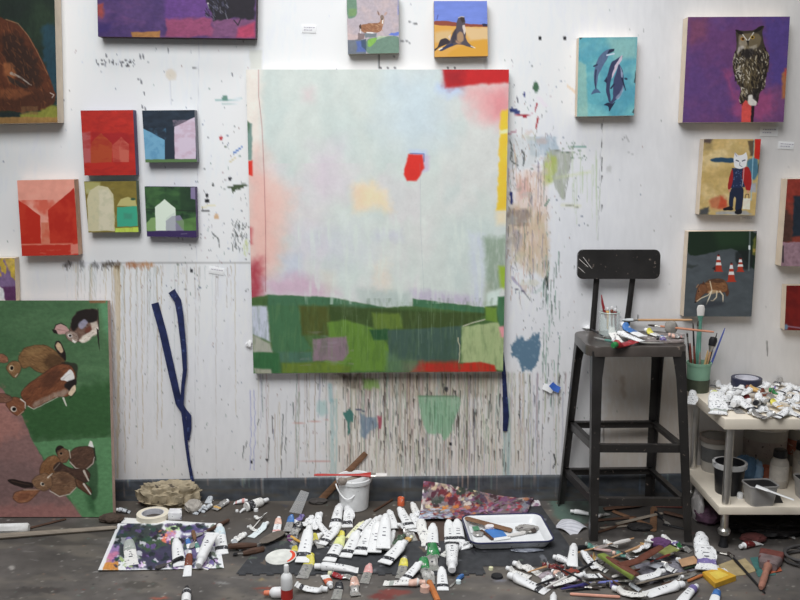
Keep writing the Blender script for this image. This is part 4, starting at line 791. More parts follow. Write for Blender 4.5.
# ================================================================== lights
world = bpy.data.worlds.new('world'); scene.world = world; world.use_nodes = True
wb = world.node_tree.nodes['Background']; wb.inputs[0].default_value = (0.93, 0.97, 1.0, 1); wb.inputs[1].default_value = 0.13
def area(name, loc, target, sx, sy, power, col):
    l = bpy.data.lights.new(name, 'AREA'); l.shape = 'RECTANGLE'; l.size = sx; l.size_y = sy; l.energy = power; l.color = col
    o = bpy.data.objects.new(name, l); COL.objects.link(o); o.location = loc
    d = Vector(target)-Vector(loc); o.rotation_euler = d.to_track_quat('-Z', 'Y').to_euler()
    return o
fl = area('window_light', (-0.7, -3.0, 3.8), (-0.02, 0.0, 1.12), 2.4, 1.8, 41, (0.97, 0.985, 1.0)); fl.data.spread = math.radians(92)
sl = area('floor_fill', (0.0, -1.2, 6.0), (0.05, -0.8, 0.0), 4.0, 1.6, 64, (0.975, 0.985, 1.0)); sl.data.spread = math.radians(120)  # unseen overhead light added to brighten the floor

# ================================================================== stool
BLK = M('worn_black_enamel', (38,36,35), .36, var=.35, scale=9, dirt=(120,108,100), dirt_amt=.2, dscale=60, spec=.5)
BLK2 = M('worn_black_seat', (66,60,56), .3, var=.35, scale=7, dirt=(135,120,108), dirt_amt=.12, dscale=30, spec=.55)
SZ = .772
def stool():
    fl, fr, rl, rr = onZ(593,540), onZ(687.5,541), onZ(561,505), onZ(649,503.5)
    c = (fl+fr+rl+rr)/4
    t = thing('bar_stool', 'tall worn black metal stool with a low back, spattered with paint', 'stool', c)
    # seat corners at seat height
    sfl, sfr, srl = onZ(590,347.5,SZ), onZ(689,346,SZ), onZ(571,330.5,SZ)
    x0 = (sfl.x+srl.x)/2; x1 = sfr.x; yf = (sfl.y+sfr.y)/2; yb = srl.y
    ox, oy = (x0+x1)/2, (yf+yb)/2; W = x1-x0; D = yb-yf
    bm = BM(); out = rrect(W, D, .055, 6, ox-c.x, oy-c.y)
    # pan: rim going down, rounded shoulder, slightly dished top
    prof = [(1.0, SZ-.04), (1.0, SZ-.008), (.985, SZ-.001), (.95, SZ), (.86, SZ-.004), (.5, SZ-.006)]
    rings = []
    for s, z in prof:
        rings.append([bm.verts.new((ox-c.x+(x-ox+c.x)*s, oy-c.y+(y-oy+c.y)*s, z)) for x, y in out])
    inner = [bm.verts.new((ox-c.x+(x-ox+c.x)*.985, oy-c.y+(y-oy+c.y)*.985, SZ-.04)) for x, y in out]
    inner2 = [bm.verts.new((ox-c.x+(x-ox+c.x)*.97, oy-c.y+(y-oy+c.y)*.97, SZ-.012)) for x, y in out]
    seq = [inner2, inner]+rings; n = len(out)
    for a, b in zip(seq, seq[1:]):
        for k in range(n): bm.faces.new((a[k], a[(k+1)%n], b[(k+1)%n], b[k]))
    bm.faces.new(rings[-1]); bm.faces.new(inner2[::-1])
    put('seat', mesh_from(bm, 'seat'), BLK2, t)
    ins = .022
    tops = {'fl': Vector((x0+ins+.012, yf+ins, SZ-.02)), 'fr': Vector((x1-ins-.005, yf+ins, SZ-.02)), 'rl': Vector((x0+ins, yb-ins-.01, SZ-.02)), 'rr': Vector((x1-ins-.012, yb-ins-.01, SZ-.02))}
    feet = {'fl': fl, 'fr': fr, 'rl': rl, 'rr': rr}
    sg = {'fl': (1,1), 'fr': (-1,1), 'rl': (1,-1), 'rr': (-1,-1)}
    for k in ('fl','fr','rl','rr'):          # angle-iron legs: L section, wide at the top
        bm = BM(); a, b = feet[k], tops[k]; sx, sy = sg[k]; rings = []
        for f in np.linspace(0, 1, 8):
            p = a.lerp(b, f)-c; w = .030+.010*f+(.012*max(0, (f-.85)/.15)); th = .004
            poly = [(0,0), (w,0), (w,th), (th,th), (th,w), (0,w)]
            rings.append([bm.verts.new((p.x+sx*(u-.014), p.y+sy*(v-.014), p.z)) for u, v in poly])
        for r1, r2 in zip(rings, rings[1:]):
            for i in range(6): bm.faces.new((r1[i], r1[(i+1)%6], r2[(i+1)%6], r2[i]))
        bm.faces.new(rings[0]); bm.faces.new(rings[-1][::-1])
        put('leg', mesh_from(bm, 'leg', False), BLK, t)
    def at(k, z): 
        a, b = feet[k], tops[k]; return a.lerp(b, (z-a.z)/(b.z-a.z))-c
    for z in (.155, .368):
        for i, j in (('fl','fr'), ('fr','rr'), ('rr','rl'), ('rl','fl')):
            bm = BM(); p, q = at(i, z), at(j, z); d = (q-p).normalized(); nrm = Vector((-d.y, d.x, 0)); h = .0155
            prof = [(-.004,-h), (.004,-h), (.004,h-.004), (.018,h-.004), (.018,h), (-.004,h)]
            A = [bm.verts.new(p+nrm*u+Vector((0,0,v))) for u, v in prof]; B = [bm.verts.new(q+nrm*u+Vector((0,0,v))) for u, v in prof]
            for k in range(6): bm.faces.new((A[k], A[(k+1)%6], B[(k+1)%6], B[k]))
            bm.faces.new(A[::-1]); bm.faces.new(B)
            put('stretcher', mesh_from(bm, 'stretcher', False), BLK, t)
    # backrest on two flat bars
    Yb = yb+.012
    pl, pr, pt, pb = onY(577,264,Yb), onY(659,264,Yb), onY(618,249.5,Yb), onY(618,278.5,Yb)
    W2 = pr.x-pl.x; H2 = pt.z-pb.z
    bm = BM(); slab(bm, rrect(W2, H2, .022, 6), -.010, .010, .004)
    # gentle backwards bow
    for v in bm.verts: v.co.z += .12*(v.co.x**2)
    bmesh.ops.transform(bm, matrix=Matrix.Translation(Vector(((pl.x+pr.x)/2, Yb-.004, (pt.z+pb.z)/2))-c) @ Matrix.Rotation(PI/2-.05, 4, 'X'), verts=bm.verts[:])
    bk = put('backrest', mesh_from(bm, 'backrest'), BLK, t)
    for (xb, yb_, xt, yt) in ((592.5,322,597.5,268), (626,320,634,268)):
        p = onY(xb, yb_, Yb+.012); p.z = SZ-.03; q = onY(xt, yt, Yb+.012)
        bm = BM(); tube(bm, [p-c, p.lerp(q,.25)-c, p.lerp(q,.5)-c, q-c], [.0125,.0125,.012,.012], 4, True, .35, up=Vector((0,1,0)))
        put('back_support', mesh_from(bm, 'back_support', False), BLK, t)
    bm = BM()
    for (x, y, x2, y2) in ((579,259,588,267), (578,267,585,273), (583,257,592,269)):
        p, q = onY(x,y,Yb-.0155), onY(x2,y2,Yb-.0155); p.y += .12*(p.x-(pl.x+pr.x)/2)**2*-1; q.y -= .12*(q.x-(pl.x+pr.x)/2)**2
        tube(bm, [p-c, q-c], .0012, 5, True)
    put('paint_streak', mesh_from(bm, 'paint_streak'), M('streak_white', (190,185,180), .7), bk)
    return x0, x1, yf, yb
SX0, SX1, SYF, SYB = stool()

# ================================================================== cart
TZ = .52; SHZ = .172
CREAM = M('cream_laminate', (216,206,190), .5, var=.05, scale=12, dirt=(150,140,125), dirt_amt=.05, dscale=14)
CHROME = M('brushed_steel', (190,188,184), .28, metal=.9, var=.1, scale=20)
BLACKP = M('black_plastic', (30,30,33), .45, var=.2)
def cart():
    fc = onZ(728, 419, TZ); bx = fc.x-.012; yf = fc.y
    x0, x1, yb = bx, bx+1.25, -.03
    base = Vector(((x0+x1)/2, (yf+yb)/2, 0))
    t = thing('utility_cart', 'low cream two-tier cart with steel tube legs, right of the stool', 'cart', base)
    cx, cy = 0, 0; W = x1-x0; D = yb-yf
    def tray(z, th, name):
        bm = BM(); box(bm, (0,0,z-th/2), (W, D, th), bev=.004); put(name, mesh_from(bm, name), CREAM, t)
    tray(TZ, .042, 'top_board'); tray(SHZ, .032, 'lower_shelf')
    foot = onZ(720, 546)-base
    for sx, sy in ((-1,-1), (-1,1), (1,-1), (1,1)):
        x = sx*(W/2-.035); y = sy*(D/2-.04)
        if sy < 0: y = -D/2+.03
        bm = BM(); tube(bm, [(x,y,.055), (x,y,TZ-.04)], .0155, 16); 
        lg = put('leg', mesh_from(bm, 'leg'), CHROME, t)
        bm = BM(); lathe(bm, [(.0,.048), (.02,.05), (.024,.058), (.024,.068), (.017,.076), (.0,.077)], 16, (x,y,0)); put('collar', mesh_from(bm, 'collar'), CHROME, lg)
        bm = BM(); lathe(bm, [(0,0), (.019,0), (.017,.012), (.013,.02), (.013,.05), (0,.05)], 14, (x,y,0)); put('rubber_foot', mesh_from(bm, 'rubber_foot'), BLACKP, lg)
    return x0, x1, yf, yb
CX0, CX1, CYF, CYB = cart()

# ================================================================== paint tubes
WH = M('tube_white', (226,225,224), .45, var=.04, scale=60, dirt=(70,72,80), dirt_amt=.22, dscale=110)
WH2 = M('tube_white_dirty', (214,212,208), .5, var=.08, scale=60, dirt=(90,84,92), dirt_amt=.38, dscale=90)
WH3 = M('tube_white_spotted', (220,220,222), .5, var=.05, scale=60, dirt=(84,86,94), dirt_amt=.42, dscale=150)
SIL = M('tube_foil', (170,168,165), .32, metal=.55, var=.25, scale=90, dirt=(70,66,62), dirt_amt=.25, dscale=70)
CAPW = M('cap_white', (232,231,230), .4, var=.03)
PRINT = M('print_grey', (96,96,104), .5, var=.2)
BAND = M('band_black', (44,44,48), .5, var=.1, scale=40, dirt=(200,200,205), dirt_amt=.45, dscale=160)
COLS = {'yellow': (200,190,82), 'red': (142,36,42), 'pink': (208,150,146), 'green': (40,118,64), 'violet': (112,100,150), 'blue': (60,104,162), 'orange': (198,96,62), 'lime': (208,216,140), 'cream': (220,212,170), 'teal': (82,126,116), 'brown': (110,60,44), 'grey': (150,156,150), 'darkred': (104,36,36), 'black': (36,36,40), 'ice': (190,204,222), 'purple': (110,64,110), 'salmon': (214,170,154), 'darkgreen': (60,80,62), 'ochre': (186,150,90)}
def CM(n): return M('colour_'+n, COLS[n], .45, var=.22, scale=50, dirt=(196,192,186), dirt_amt=.30, dscale=55)
TL = .17
def section(form, r, f, sd):
    """half width, half height of the tube at fraction f from crimp (0) to shoulder (1)"""
    full = {'full': 1.0, 'mid': .72, 'flat': .34, 'crump': .55, 'curl': .5}[form]
    e = {'full': .55, 'mid': .8, 'flat': 1.3, 'crump': .9, 'curl': 1.0}[form]
    h = r*full*min(1, (f+.01)**e)*1.0+.0012
    if f > .86: h = h+(r-h)*((f-.86)/.14)**1.2
    h = min(h, r)
    w = math.sqrt(max(0, 2*r*r-h*h))*.98 if h < r else r
    w = r+(min(w, 1.32*r)-r)*(1-.25*f)
    if form == 'crump': w *= 1+.10*math.sin(f*9+sd); h *= 1+.30*math.sin(f*13+sd*2)
    return w, h
def bendpt(form, x, y, z, sd, L):
    if form == 'curl':
        f = 1-x/L; z = z+.034*max(0, f-.25)**2*2.2; y = y+.02*f*f*(1 if sd % 2 else -1)
    if form == 'crump': y += .006*math.sin(x/L*5+sd); z += .004*(1+math.sin(x/L*7+sd*1.3))*(1-x/L)
    return (x, y, z)
def tube_skin(bm, form, r, f0, f1, n, sd, grow=0.0, seg=16, closeit=False):
    xb = .006; xs = TL*.80; rings = []
    rn = random.Random(sd)
    for i in range(n+1):
        f = f0+(f1-f0)*i/n; x = xb+(xs-xb)*f
        w, h = section(form, r, f, sd); ring = []
        for k in range(seg):
            a = 2*PI*k/seg; ca, sa = math.cos(a), math.sin(a); p = .85
            y = math.copysign(abs(ca)**p, ca)*(w+grow); z = math.copysign(abs(sa)**p, sa)*(h+grow)
            j = 0
            if form in ('crump', 'flat', 'curl') and f < .95:
                amp = {'crump': .0036, 'flat': .0012, 'curl': .002}[form]
                j = amp*math.sin(k*2.1+f*17+sd*3)*math.sin(f*PI)*(1 if sa > -.3 else .1)
            ring.append(bm.verts.new(bendpt(form, x, y, max(z+h+j, -grow if grow else 0)+.0004-(grow if sa < -.9 else 0)*0, sd, TL)))
        rings.append(ring)
    for a, b in zip(rings, rings[1:]):
        for k in range(seg): bm.faces.new((a[k], b[k], b[(k+1)%seg], a[(k+1)%seg]))
    return rings
PROTO = {}
def proto(form, sd, fat=1.0):
    key = (form, sd, fat)
    if key in PROTO: return PROTO[key]
    r = .0185*fat; d = {}
    bm = BM(); rings = tube_skin(bm, form, r, 0, 1, 16, sd)
    bm.faces.new(rings[0])
    # shoulder cone and threaded neck
    xs = TL*.80; prev = rings[-1]
    for (x, rr) in ((xs+.004, r*.92), (xs+.009, r*.55), (xs+.010, r*.42), (xs+.017, r*.42)):
        ring = []
        for k in range(16):
            a = 2*PI*k/16; ring.append(bm.verts.new((x, math.cos(a)*rr, r+math.sin(a)*rr)))
        for k in range(16): bm.faces.new((prev[k], ring[k], ring[(k+1)%16], prev[(k+1)%16]))
        prev = ring
    bm.faces.new(prev[::-1]); d['tube_body'] = mesh_from(bm, 'tube_body', True, 50)
    # folded crimp
    bm = BM(); w, h = section(form, r, 0, sd); b = bendpt(form, .004, 0, .002, sd, TL)
    box(bm, (.004, b[1], b[2]+.0006), (.011, 2*w+.001, .0042), bev=.0012); d['crimped_end'] = mesh_from(bm, 'crimped_end')
    # ribbed cap
    bm = BM(); rings = []; cr = r*.74; n = 28
    for (x, s) in ((xs+.0095, .9), (xs+.0105, 1.0), (xs+.030, .93), (xs+.0325, .84)):
        rings.append([bm.verts.new((x, math.cos(2*PI*k/n)*cr*s*(1 if k % 2 else .95), r+math.sin(2*PI*k/n)*cr*s*(1 if k % 2 else .95))) for k in range(n)])
    for a, b2 in zip(rings, rings[1:]):
        for k in range(n): bm.faces.new((a[k], b2[k], b2[(k+1)%n], a[(k+1)%n]))
    bm.faces.new(rings[0]); bm.faces.new(rings[-1][::-1]); d['cap'] = mesh_from(bm, 'cap', True, 60)
    for nm, f0, f1, ns in (('label_band', .13, .27, 4), ('colour_band', .74, .995, 6), ('colour_sleeve', .45, .995, 10)):
        bm = BM(); rg = tube_skin(bm, form, r, f0, f1, ns, sd, .0006); d[nm] = mesh_from(bm, nm, True, 50)
    # small printed marks on the upper face
    bm = BM(); rn = random.Random(sd*7+1)
    for k in range(3):
        f = .40+.12*k+rn.uniform(-.02, .02); w, h = section(form, r, f, sd); x = .006+(TL*.8-.006)*f
        L = rn.uniform(.3, .8)*w; p = bendpt(form, x, 0, 2*h+.001, sd, TL); box(bm, (p[0], p[1], p[2]), (.0022 if k else .0045, L*.8, .0014))
    d['printed_mark'] = mesh_from(bm, 'printed_mark', False)
    PROTO[key] = d; return d
def place_tube(tail, cap, label, form='mid', mat=None, band=True, col=None, sleeve=None, capm=None, sd=1, fat=1.0, z=0.0, group=None, marks=True, Lmax=.19, nocap=False, roll=0, base=0.0, name='paint_tube', wp=None):
    """tail, cap: photo positions of the two ends as they lie on the floor (or at height base)"""
    zb = base+z
    if wp: p, q = wp
    else:
        P0, P1 = onZ(*tail, zb+.004), onZ(*cap, zb+.018); L = (P1-P0).length
        if L > Lmax:                         # too long to lie flat: its far end is propped on the tubes under it
            lo, hi = 0.0, .15
            tailfar = P0.y > P1.y
            N, fp = (P1, tail) if tailfar else (P0, cap)
            O = Vector((0, -DW, HC)); d = ray(*fp).normalized(); tc = (N-O).dot(d); gap = (O+d*tc-N).length
            far = O+d*(tc+math.sqrt(max(0, Lmax*Lmax-gap*gap)))
            P0, P1 = (far, P1) if tailfar else (P0, far)
        p, q = P0, P1
    q = q.copy(); q.z -= .0185*fat*.9; p = p.copy(); p.z -= .003
    p.z = max(p.z, zb+.0005); q.z = max(q.z, zb+.0005)
    loc, rot, L = frame_of(p, q); s = L/TL; w = min(max(s, .72), 1.18)
    t = thing(name, label, 'paint tube', loc, (roll, rot[1], rot[2]), group)
    t.scale = (s, w, w)
    d = proto(form, sd, fat); mat = mat or WH
    body = put('tube_body', d['tube_body'], mat, t)
    put('crimped_end', d['crimped_end'], mat, t)
    if not nocap: put('cap', d['cap'], capm or CAPW, t)
    if band: put('label_band', d['label_band'], BAND if band is True else CM(band), body)
    if sleeve: put('colour_sleeve', d['colour_sleeve'], CM(sleeve), t)
    elif col: put('colour_band', d['colour_band'], CM(col), t)
    if marks and not sleeve: put('printed_mark', d['printed_mark'], PRINT, body)
    return t
# ================================================================== floor clutter
# (tail), (cap), label, options
FT = [
 # on the left palette sheet
 ((132,565),(128.5,540),'flattened dirty white tube with a dull violet cap, alone at the palette sheet left',dict(form='flat',col='grey',capm='violet',band=False,mat='WH2')),
 ((180,566),(176,541),'white tube beside the brown-red tube on the palette sheet, cap away from the camera',dict(form='mid',sd=2)),
 ((213,533),(199,566),'long clean white tube, cap nearest the camera, at the right edge of the palette sheet',dict(form='full',band=False,sd=3)),
 ((187,576),(190,551),'small white capped brown and red tube over the front edge of the palette sheet',dict(form='mid',sleeve='brown',fat=.8,band=False,Lmax=.15)),
 ((199,552),(196,542),'tiny teal tube behind the brown-red tube on the palette sheet',dict(form='mid',sleeve='teal',fat=.6,band=False,Lmax=.07)),
 ((190,548),(187,538),'small dark blue tube behind the brown-red tube on the palette sheet',dict(form='mid',sleeve='blue',fat=.7,band=False,Lmax=.09)),
 ((222,554),(219.5,526),'white tube with black band just off the right edge of the palette sheet',dict(form='mid',col='ice',sd=4)),
 ((251,537),(268,522),'pale icy white tube pointing up right, above the brown handles',dict(form='flat',mat='ICE',band=False,sd=2)),
 ((234,541),(246,533),'crumpled dirty white tube lying left of the icy tube',dict(form='crump',mat='WH2',band=False,fat=1.1,sd=5)),
 ((257,531),(247,526),'small pale capped tube just behind the icy tube',dict(form='crump',mat='WH2',fat=.6,band=False,Lmax=.08)),
 ((276,533),(279,517),'flat white tube with a pale pink side, standing at the left of the big heap',dict(form='flat',col='salmon',band='pink',sd=6,z=.012)),
 ((287,531),(292,515),'blue topped foil tube beside the pale pink one',dict(form='flat',mat='SIL',col='blue',capm='blue',band=False,z=.012,sd=7)),
 ((292,522),(304,515),'violet blue flattened tube behind the blue topped foil tube',dict(form='flat',sleeve='violet',band=False,capm='violet',z=.004,sd=2)),
 # along the wall at left
 ((214,500),(203,493),'small pale jar-capped tube on its side by the baseboard, right of the beige rag',dict(form='full',mat='WH2',fat=.85,band=False,capm='cream',Lmax=.09)),
 ((208,503),(212,495),'small grey tube with a pale cap standing up by the baseboard',dict(form='full',mat='GREY',band=False,Lmax=.09,sd=2)),
 ((195,514),(205,505),'grey tube with dark bands against the beige rag, left of a twin',dict(form='full',mat='GREY',fat=.8,sd=3)),
 ((202,512),(212,504),'grey tube with dark bands, right one of the pair by the beige rag',dict(form='full',mat='GREY',fat=.8,sd=4)),
 ((214,510),(228,500),'crumpled foil tube stained ochre at its end, near the baseboard',dict(form='crump',mat='SIL',fat=1.2,band='ochre',sd=5)),
 ((234,503),(248,500),'short white tube with red rings lying along the baseboard',dict(form='full',fat=.85,band='pink',col='pink',sd=2)),
 ((130,512),(116,509),'small grey tube in the shadow at the foot of the rabbit painting',dict(form='full',mat='GREY',fat=.8,sd=2)),
 # main heap
 ((302,526),(313,516),'crumpled white tube at the back of the heap, left of another crumpled one',dict(form='crump',mat='WH3',sd=2,fat=1.15,band=False,z=.006)),
 ((312,529),(321,513),'crumpled white tube with its cap up, back of the heap behind the yellow tube',dict(form='crump',mat='WH3',sd=3,fat=1.2,band=False,z=.01)),
 ((292,540),(300,522),'crushed dark foil tube left in the heap, right of the ochre handle',dict(form='crump',mat='SIL',sd=6,fat=1.1,col='black',capm='black',z=.004)),
 ((302,562),(310,527),'long white tube with black band standing on end in the left of the heap',dict(form='mid',z=.012,fat=1.1,sd=2)),
 ((291,556),(296,546),'small yellow ended tube beside the white paper disc',dict(form='flat',mat='SIL',col='yellow',band=False,fat=.9,capm='yellow',Lmax=.12)),
 ((320,548),(314,534),'foil tube with a bright yellow top between white tubes, left of the heap',dict(form='crump',mat='SIL',col='yellow',band=False,capm='yellow',sd=4,z=.004)),
 ((335,527),(340,506),'banded white tube before the white bucket, left of a crushed one',dict(form='full',sd=3,fat=1.05)),
 ((348,527),(347.5,507),'crushed white tube directly in front of the white bucket',dict(form='crump',mat='WH3',sd=8,fat=1.05)),
 ((321,544),(340,526),'wide white tube with black band slanting up right in the middle left of the heap',dict(form='mid',fat=1.15,z=.012,sd=5)),
 ((331,545),(345,530),'foil tube with a yellow and black shoulder, under the wide slanting white tube',dict(form='flat',mat='SIL',col='yellow',capm='black',band=False,sd=5)),
 ((349,538),(364,522),'cream tube with a pale yellow body, pointing up right in the heap',dict(form='full',mat='CREAM_T',capm='cream',band=False,sd=6)),
 ((329,561),(343,538),'white tube with a lime shoulder and black band, front of the heap',dict(form='mid',col='lime',capm='lime',fat=1.1,z=.01,sd=7)),
 ((345,557),(358,533),'white tube with black band right beside the lime shouldered one',dict(form='mid',sd=8,z=.006,fat=1.05)),
 ((302,578),(312,555),'flattened foil tube with a yellow shoulder, in front of the heap',dict(form='flat',mat='SIL',col='yellow',capm='yellow',band=False,fat=1.1,sd=3)),
 ((358,570.5),(314,566.5),'long white tube lying level across the front of the heap, cap to the left',dict(form='full',band=False,sd=9,fat=1.02)),
 ((353,579),(328,572),'dark red tube with a foil tail below the long level white tube',dict(form='crump',mat='SIL',sleeve='red',band=False,capm='cream',sd=5,fat=.9)),
 ((364,583),(370,564),'foil tube with a soft pink shoulder, right of the dark red tube',dict(form='flat',mat='SIL',col='pink',capm='pink',band=False,sd=8,fat=1.1)),
 ((336,599),(340,581),'foil tube with a black top, at the front edge below the dark red tube',dict(form='flat',mat='SIL',col='black',capm='black',band=False,sd=4,fat=1.1)),
 ((357,596),(352,578),'crumpled pale pink tube at the front, right of the black topped foil tube',dict(form='crump',mat='SIL',col='salmon',capm='brown',band=False,sd=7,fat=1.05)),
 ((297,589.5),(328,588.5),'white squeezed tube lying level near the front edge, cap to the right',dict(form='curl',sd=2,fat=1.1)),
 ((325,575),(331,586),'small orange ended tube between the level white tubes',dict(form='mid',sleeve='orange',band=False,fat=1.0,Lmax=.1)),
 # middle
 ((364,536),(381,517),'long white tube in the rear of the middle heap, pointing up right',dict(form='full',band=False,sd=2,z=.022)),
 ((360,554),(370,531),'broad white tube with black band, front of the middle heap, left of a plain one',dict(form='mid',fat=1.2,z=.012,sd=3)),
 ((374,552),(378,524),'plain broad white tube with one dark dot at the crimp, centre of the middle heap',dict(form='mid',band=False,fat=1.15,z=.016,sd=4)),
 ((383,548),(386,516),'white tube leaning upright at the top of the middle heap',dict(form='mid',sd=6,z=.03,fat=1.15,band=False)),
 ((394,528),(389,511),'white tube with its round end up, rear of the middle heap',dict(form='full',sd=7,fat=1.15,z=.012,band=False)),
 ((411,528),(399,509),'white tube sloping down right with black band, rear right of the middle heap',dict(form='mid',sd=5,fat=1.05,z=.02)),
 ((418,530),(397,524),'flat white tube lying across under the sloping one',dict(form='flat',sd=6,z=.012,mat='WH3',band=False)),
 ((385,549),(394,531),'white tube with grey band on the right slope of the middle heap',dict(form='mid',sd=9,z=.014,band='grey')),
 ((388,551),(404,535),'flattened dark green grey tube between white ones, right of the middle heap',dict(form='crump',mat='SIL',sleeve='darkgreen',sd=3,capm='darkgreen',z=.01,band=False)),
 ((414,541),(404,528),'crushed foil tube with a dark mouth, right end of the middle heap',dict(form='crump',mat='SIL',sd=9,fat=1.15,capm='black',band=False)),
 ((384,563),(405,543),'big white tube with black band slanting up right in front of the middle heap',dict(form='mid',fat=1.3,z=.014,sd=2)),
 ((400,578),(405,557),'foil tube with a faded yellow shoulder, in front of the big slanting white tube',dict(form='flat',mat='SIL',col='yellow',band=False,capm='SIL',sd=9)),
 ((404,580),(421,562),'white tube with black band slanting up right beside the green tube',dict(form='mid',fat=1.1,z=.01,sd=8)),
 ((384,583),(426,582.5),'long pale pink and grey tube lying level at the front, cap to the right',dict(form='mid',mat='WH2',col='salmon',band='grey',capm='salmon',sd=5,fat=.95)),
 ((428,584),(424.5,559),'bright green topped foil tube with a white cap, standing at the front centre',dict(form='crump',mat='SIL',col='green',band=False,sd=4,fat=1.05)),
 ((435,572),(430,546),'foil tube with a dark green smeared shoulder, behind the bright green topped one',dict(form='crump',mat='SIL',col='green',band=False,capm='green',sd=7)),
 ((426,546),(422,522),'grey white dented tube pointing away, left of a banded white tube',dict(form='crump',mat='WH2',sd=4,band=False,fat=1.05)),
 ((432,550),(433,526),'white tube with black band near its crimp, right of the dented grey white one',dict(form='mid',sd=2,fat=1.05)),
 ((427,552),(441,549),'short white tube lying crosswise under the banded white tube',dict(form='flat',sd=2,band=False,fat=.9)),
 ((419,519),(412,503),'dirty white tube beside the rumpled palette papers, cap away',dict(form='mid',mat='WH2',sd=3)),
 ((418,527),(411,514),'dirty white tube lower along the left edge of the palette papers',dict(form='crump',mat='WH3',sd=2,band=False)),
 ((451,543),(448.5,522),'left one of two white tubes side by side, left of the enamel tray',dict(form='mid',sd=4,fat=1.15,z=.006)),
 ((459,543),(457,521.5),'right one of two white tubes side by side, left of the enamel tray',dict(form='mid',sd=5,fat=1.15,z=.006)),
 ((452,540),(452,571),'white tube pointing its cap at the camera, below the side by side pair',dict(form='full',sd=7,fat=1.12,z=.012,mat='WH3')),
 ((458,549),(473,545),'short white tube lying crosswise at the corner of the enamel tray',dict(form='mid',sd=9,fat=.85,band=False)),
 ((443,590),(441.5,568),'single white tube with black band near its crimp, front centre, cap away from the camera',dict(form='mid',sd=6,fat=1.15)),
 # behind and right of tray
 ((594,515),(570,510.5),'white tube lying on the floor behind the front left stool leg',dict(form='full',sd=3,band='grey',fat=.85)),
 ((607,514),(598,516),'small foil tube on the floor just right of the front left stool leg',dict(form='crump',mat='SIL',sd=2,fat=.7,band=False,Lmax=.1)),
 # right heap
 ((547,592),(508,575),'clean white tube with black band at the front of the right heap',dict(form='mid',fat=1.15,sd=3)),
 ((540,574),(513,562),'dirty white tube just behind the clean one, thick cap to the left',dict(form='crump',mat='WH2',fat=1.15,sd=3,band=False)),
 ((530,577),(506,567),'white capped tube mostly hidden between the clean and the dirty white tubes',dict(form='flat',mat='WH2',sd=5,band=False,z=.004)),
 ((571,568),(542,564),'dark red brown flattened tube in the right heap behind the dirty white one',dict(form='crump',sleeve='darkred',mat='SIL',capm='darkred',sd=6,band=False,z=.01)),
 ((585,570),(560,566),'black and dark red crushed tube in the right heap',dict(form='crump',sleeve='black',mat='SIL',capm='darkred',sd=4,band=False,z=.008)),
 ((574,564),(553,556),'dirty white tube with its cap pointing left, below the enamel tray corner',dict(form='full',mat='WH3',fat=1.1,sd=3,band=False,z=.008)),
 ((572,566),(574,545),'white tube standing almost upright in the right heap, crossing the one that points left',dict(form='full',mat='WH',fat=1.1,sd=4,band=False,z=.022)),
 ((596,568),(582,551),'dark banded white tube sloping down right, just left of the green scraper',dict(form='mid',mat='WH3',fat=1.05,sd=5,z=.012)),
 ((552,584),(582,574.5),'flat white label tube lying low across the right heap',dict(form='flat',sd=7,band=False,z=.012,mat='WH2')),
 ((601,575),(580,574),'flat white tube with a black dot at its crimp, pointing at the green scraper',dict(form='flat',sd=3,z=.014)),
 ((565,580),(552,570),'crushed foil tube with paint smears in the right heap',dict(form='crump',mat='SIL',sd=8,col='salmon',band=False,z=.012)),
 ((648,600),(612,587),'squeezed dirty white tube with a thick white cap, front edge right of centre',dict(form='curl',mat='WH2',fat=1.15,sd=3,band=False)),
 ((646,594.5),(684,584),'big smooth white tube near the front edge, cap pointing up right',dict(form='mid',fat=1.2,sd=4,band=False)),
 ((681,602),(697,585),'white tube with a violet ring under its cap, at the front edge',dict(form='full',fat=1.15,sd=5,col='violet',band=False)),
 ((638,578),(665,570),'flat white label tube under the brown arm of the scraper',dict(form='flat',sd=2,band=False,z=.016,fat=1.15)),
 ((676,571),(664,564),'flat white tube with a dark mark right of the scraper',dict(form='flat',sd=8,z=.016,fat=1.1)),
 ((660,561),(650,556),'grey flattened tube behind the flat white label tube',dict(form='flat',mat='GREY',sd=5,band=False,z=.012)),
 ((633,552),(652,541),'crushed white and foil tube with spots, behind the brown arm of the scraper',dict(form='crump',mat='WH3',sd=7,fat=1.0,band=False,z=.012)),
 ((645,547),(652,536),'dirty white curled tube at the top of the right heap',dict(form='curl',mat='WH2',sd=4,fat=1.05,band=False,z=.014)),
 ((678,546),(662,535),'dented grey white tube at the back right of the right heap',dict(form='crump',mat='WH2',sd=5,fat=1.0,z=.008,band='violet')),
 ((707,570),(700,536),'large white tube smeared with green and grey, leaning upright below the steel cart leg',dict(form='crump',mat='WH3',sd=9,fat=1.5,z=.012,band='violet',Lmax=.2)),
 ((731,577),(714,565),'small dirty white tube with a white cap beside the yellow box',dict(form='crump',mat='WH2',fat=.75,sd=3,band=False)),
 ((714,602),(718,590),'bright blue tube with a white shoulder at the front edge under the yellow box',dict(form='full',sleeve='blue',band=False,sd=2,fat=1.1,Lmax=.12)),
 ((760,543),(740,546),'dark red tube with a white cap in the shadow in front of the cart',dict(form='full',sleeve='darkred',band=False,sd=3,fat=1.05)),
 ((795,537),(782,532),'white tube in the shadow under the cart near the right edge',dict(form='mid',sd=4,band=False,mat='WH2')),
 ((240,512),(246,508),'little white tube end by the dark bottle at the baseboard',dict(form='full',fat=.5,band=False,Lmax=.05)),
 ((600,549),(585,543),'squeezed teal green tube at the left back of the right heap',dict(form='crump',sleeve='teal',mat='SIL',capm='grey',sd=5,band=False,z=.006)),
 ((634,558),(612,552),'pink grey tube with a teal shoulder lying behind the scraper',dict(form='crump',sleeve='teal',mat='SIL',capm='salmon',sd=8,band=False,z=.01)),
 # more of the heap
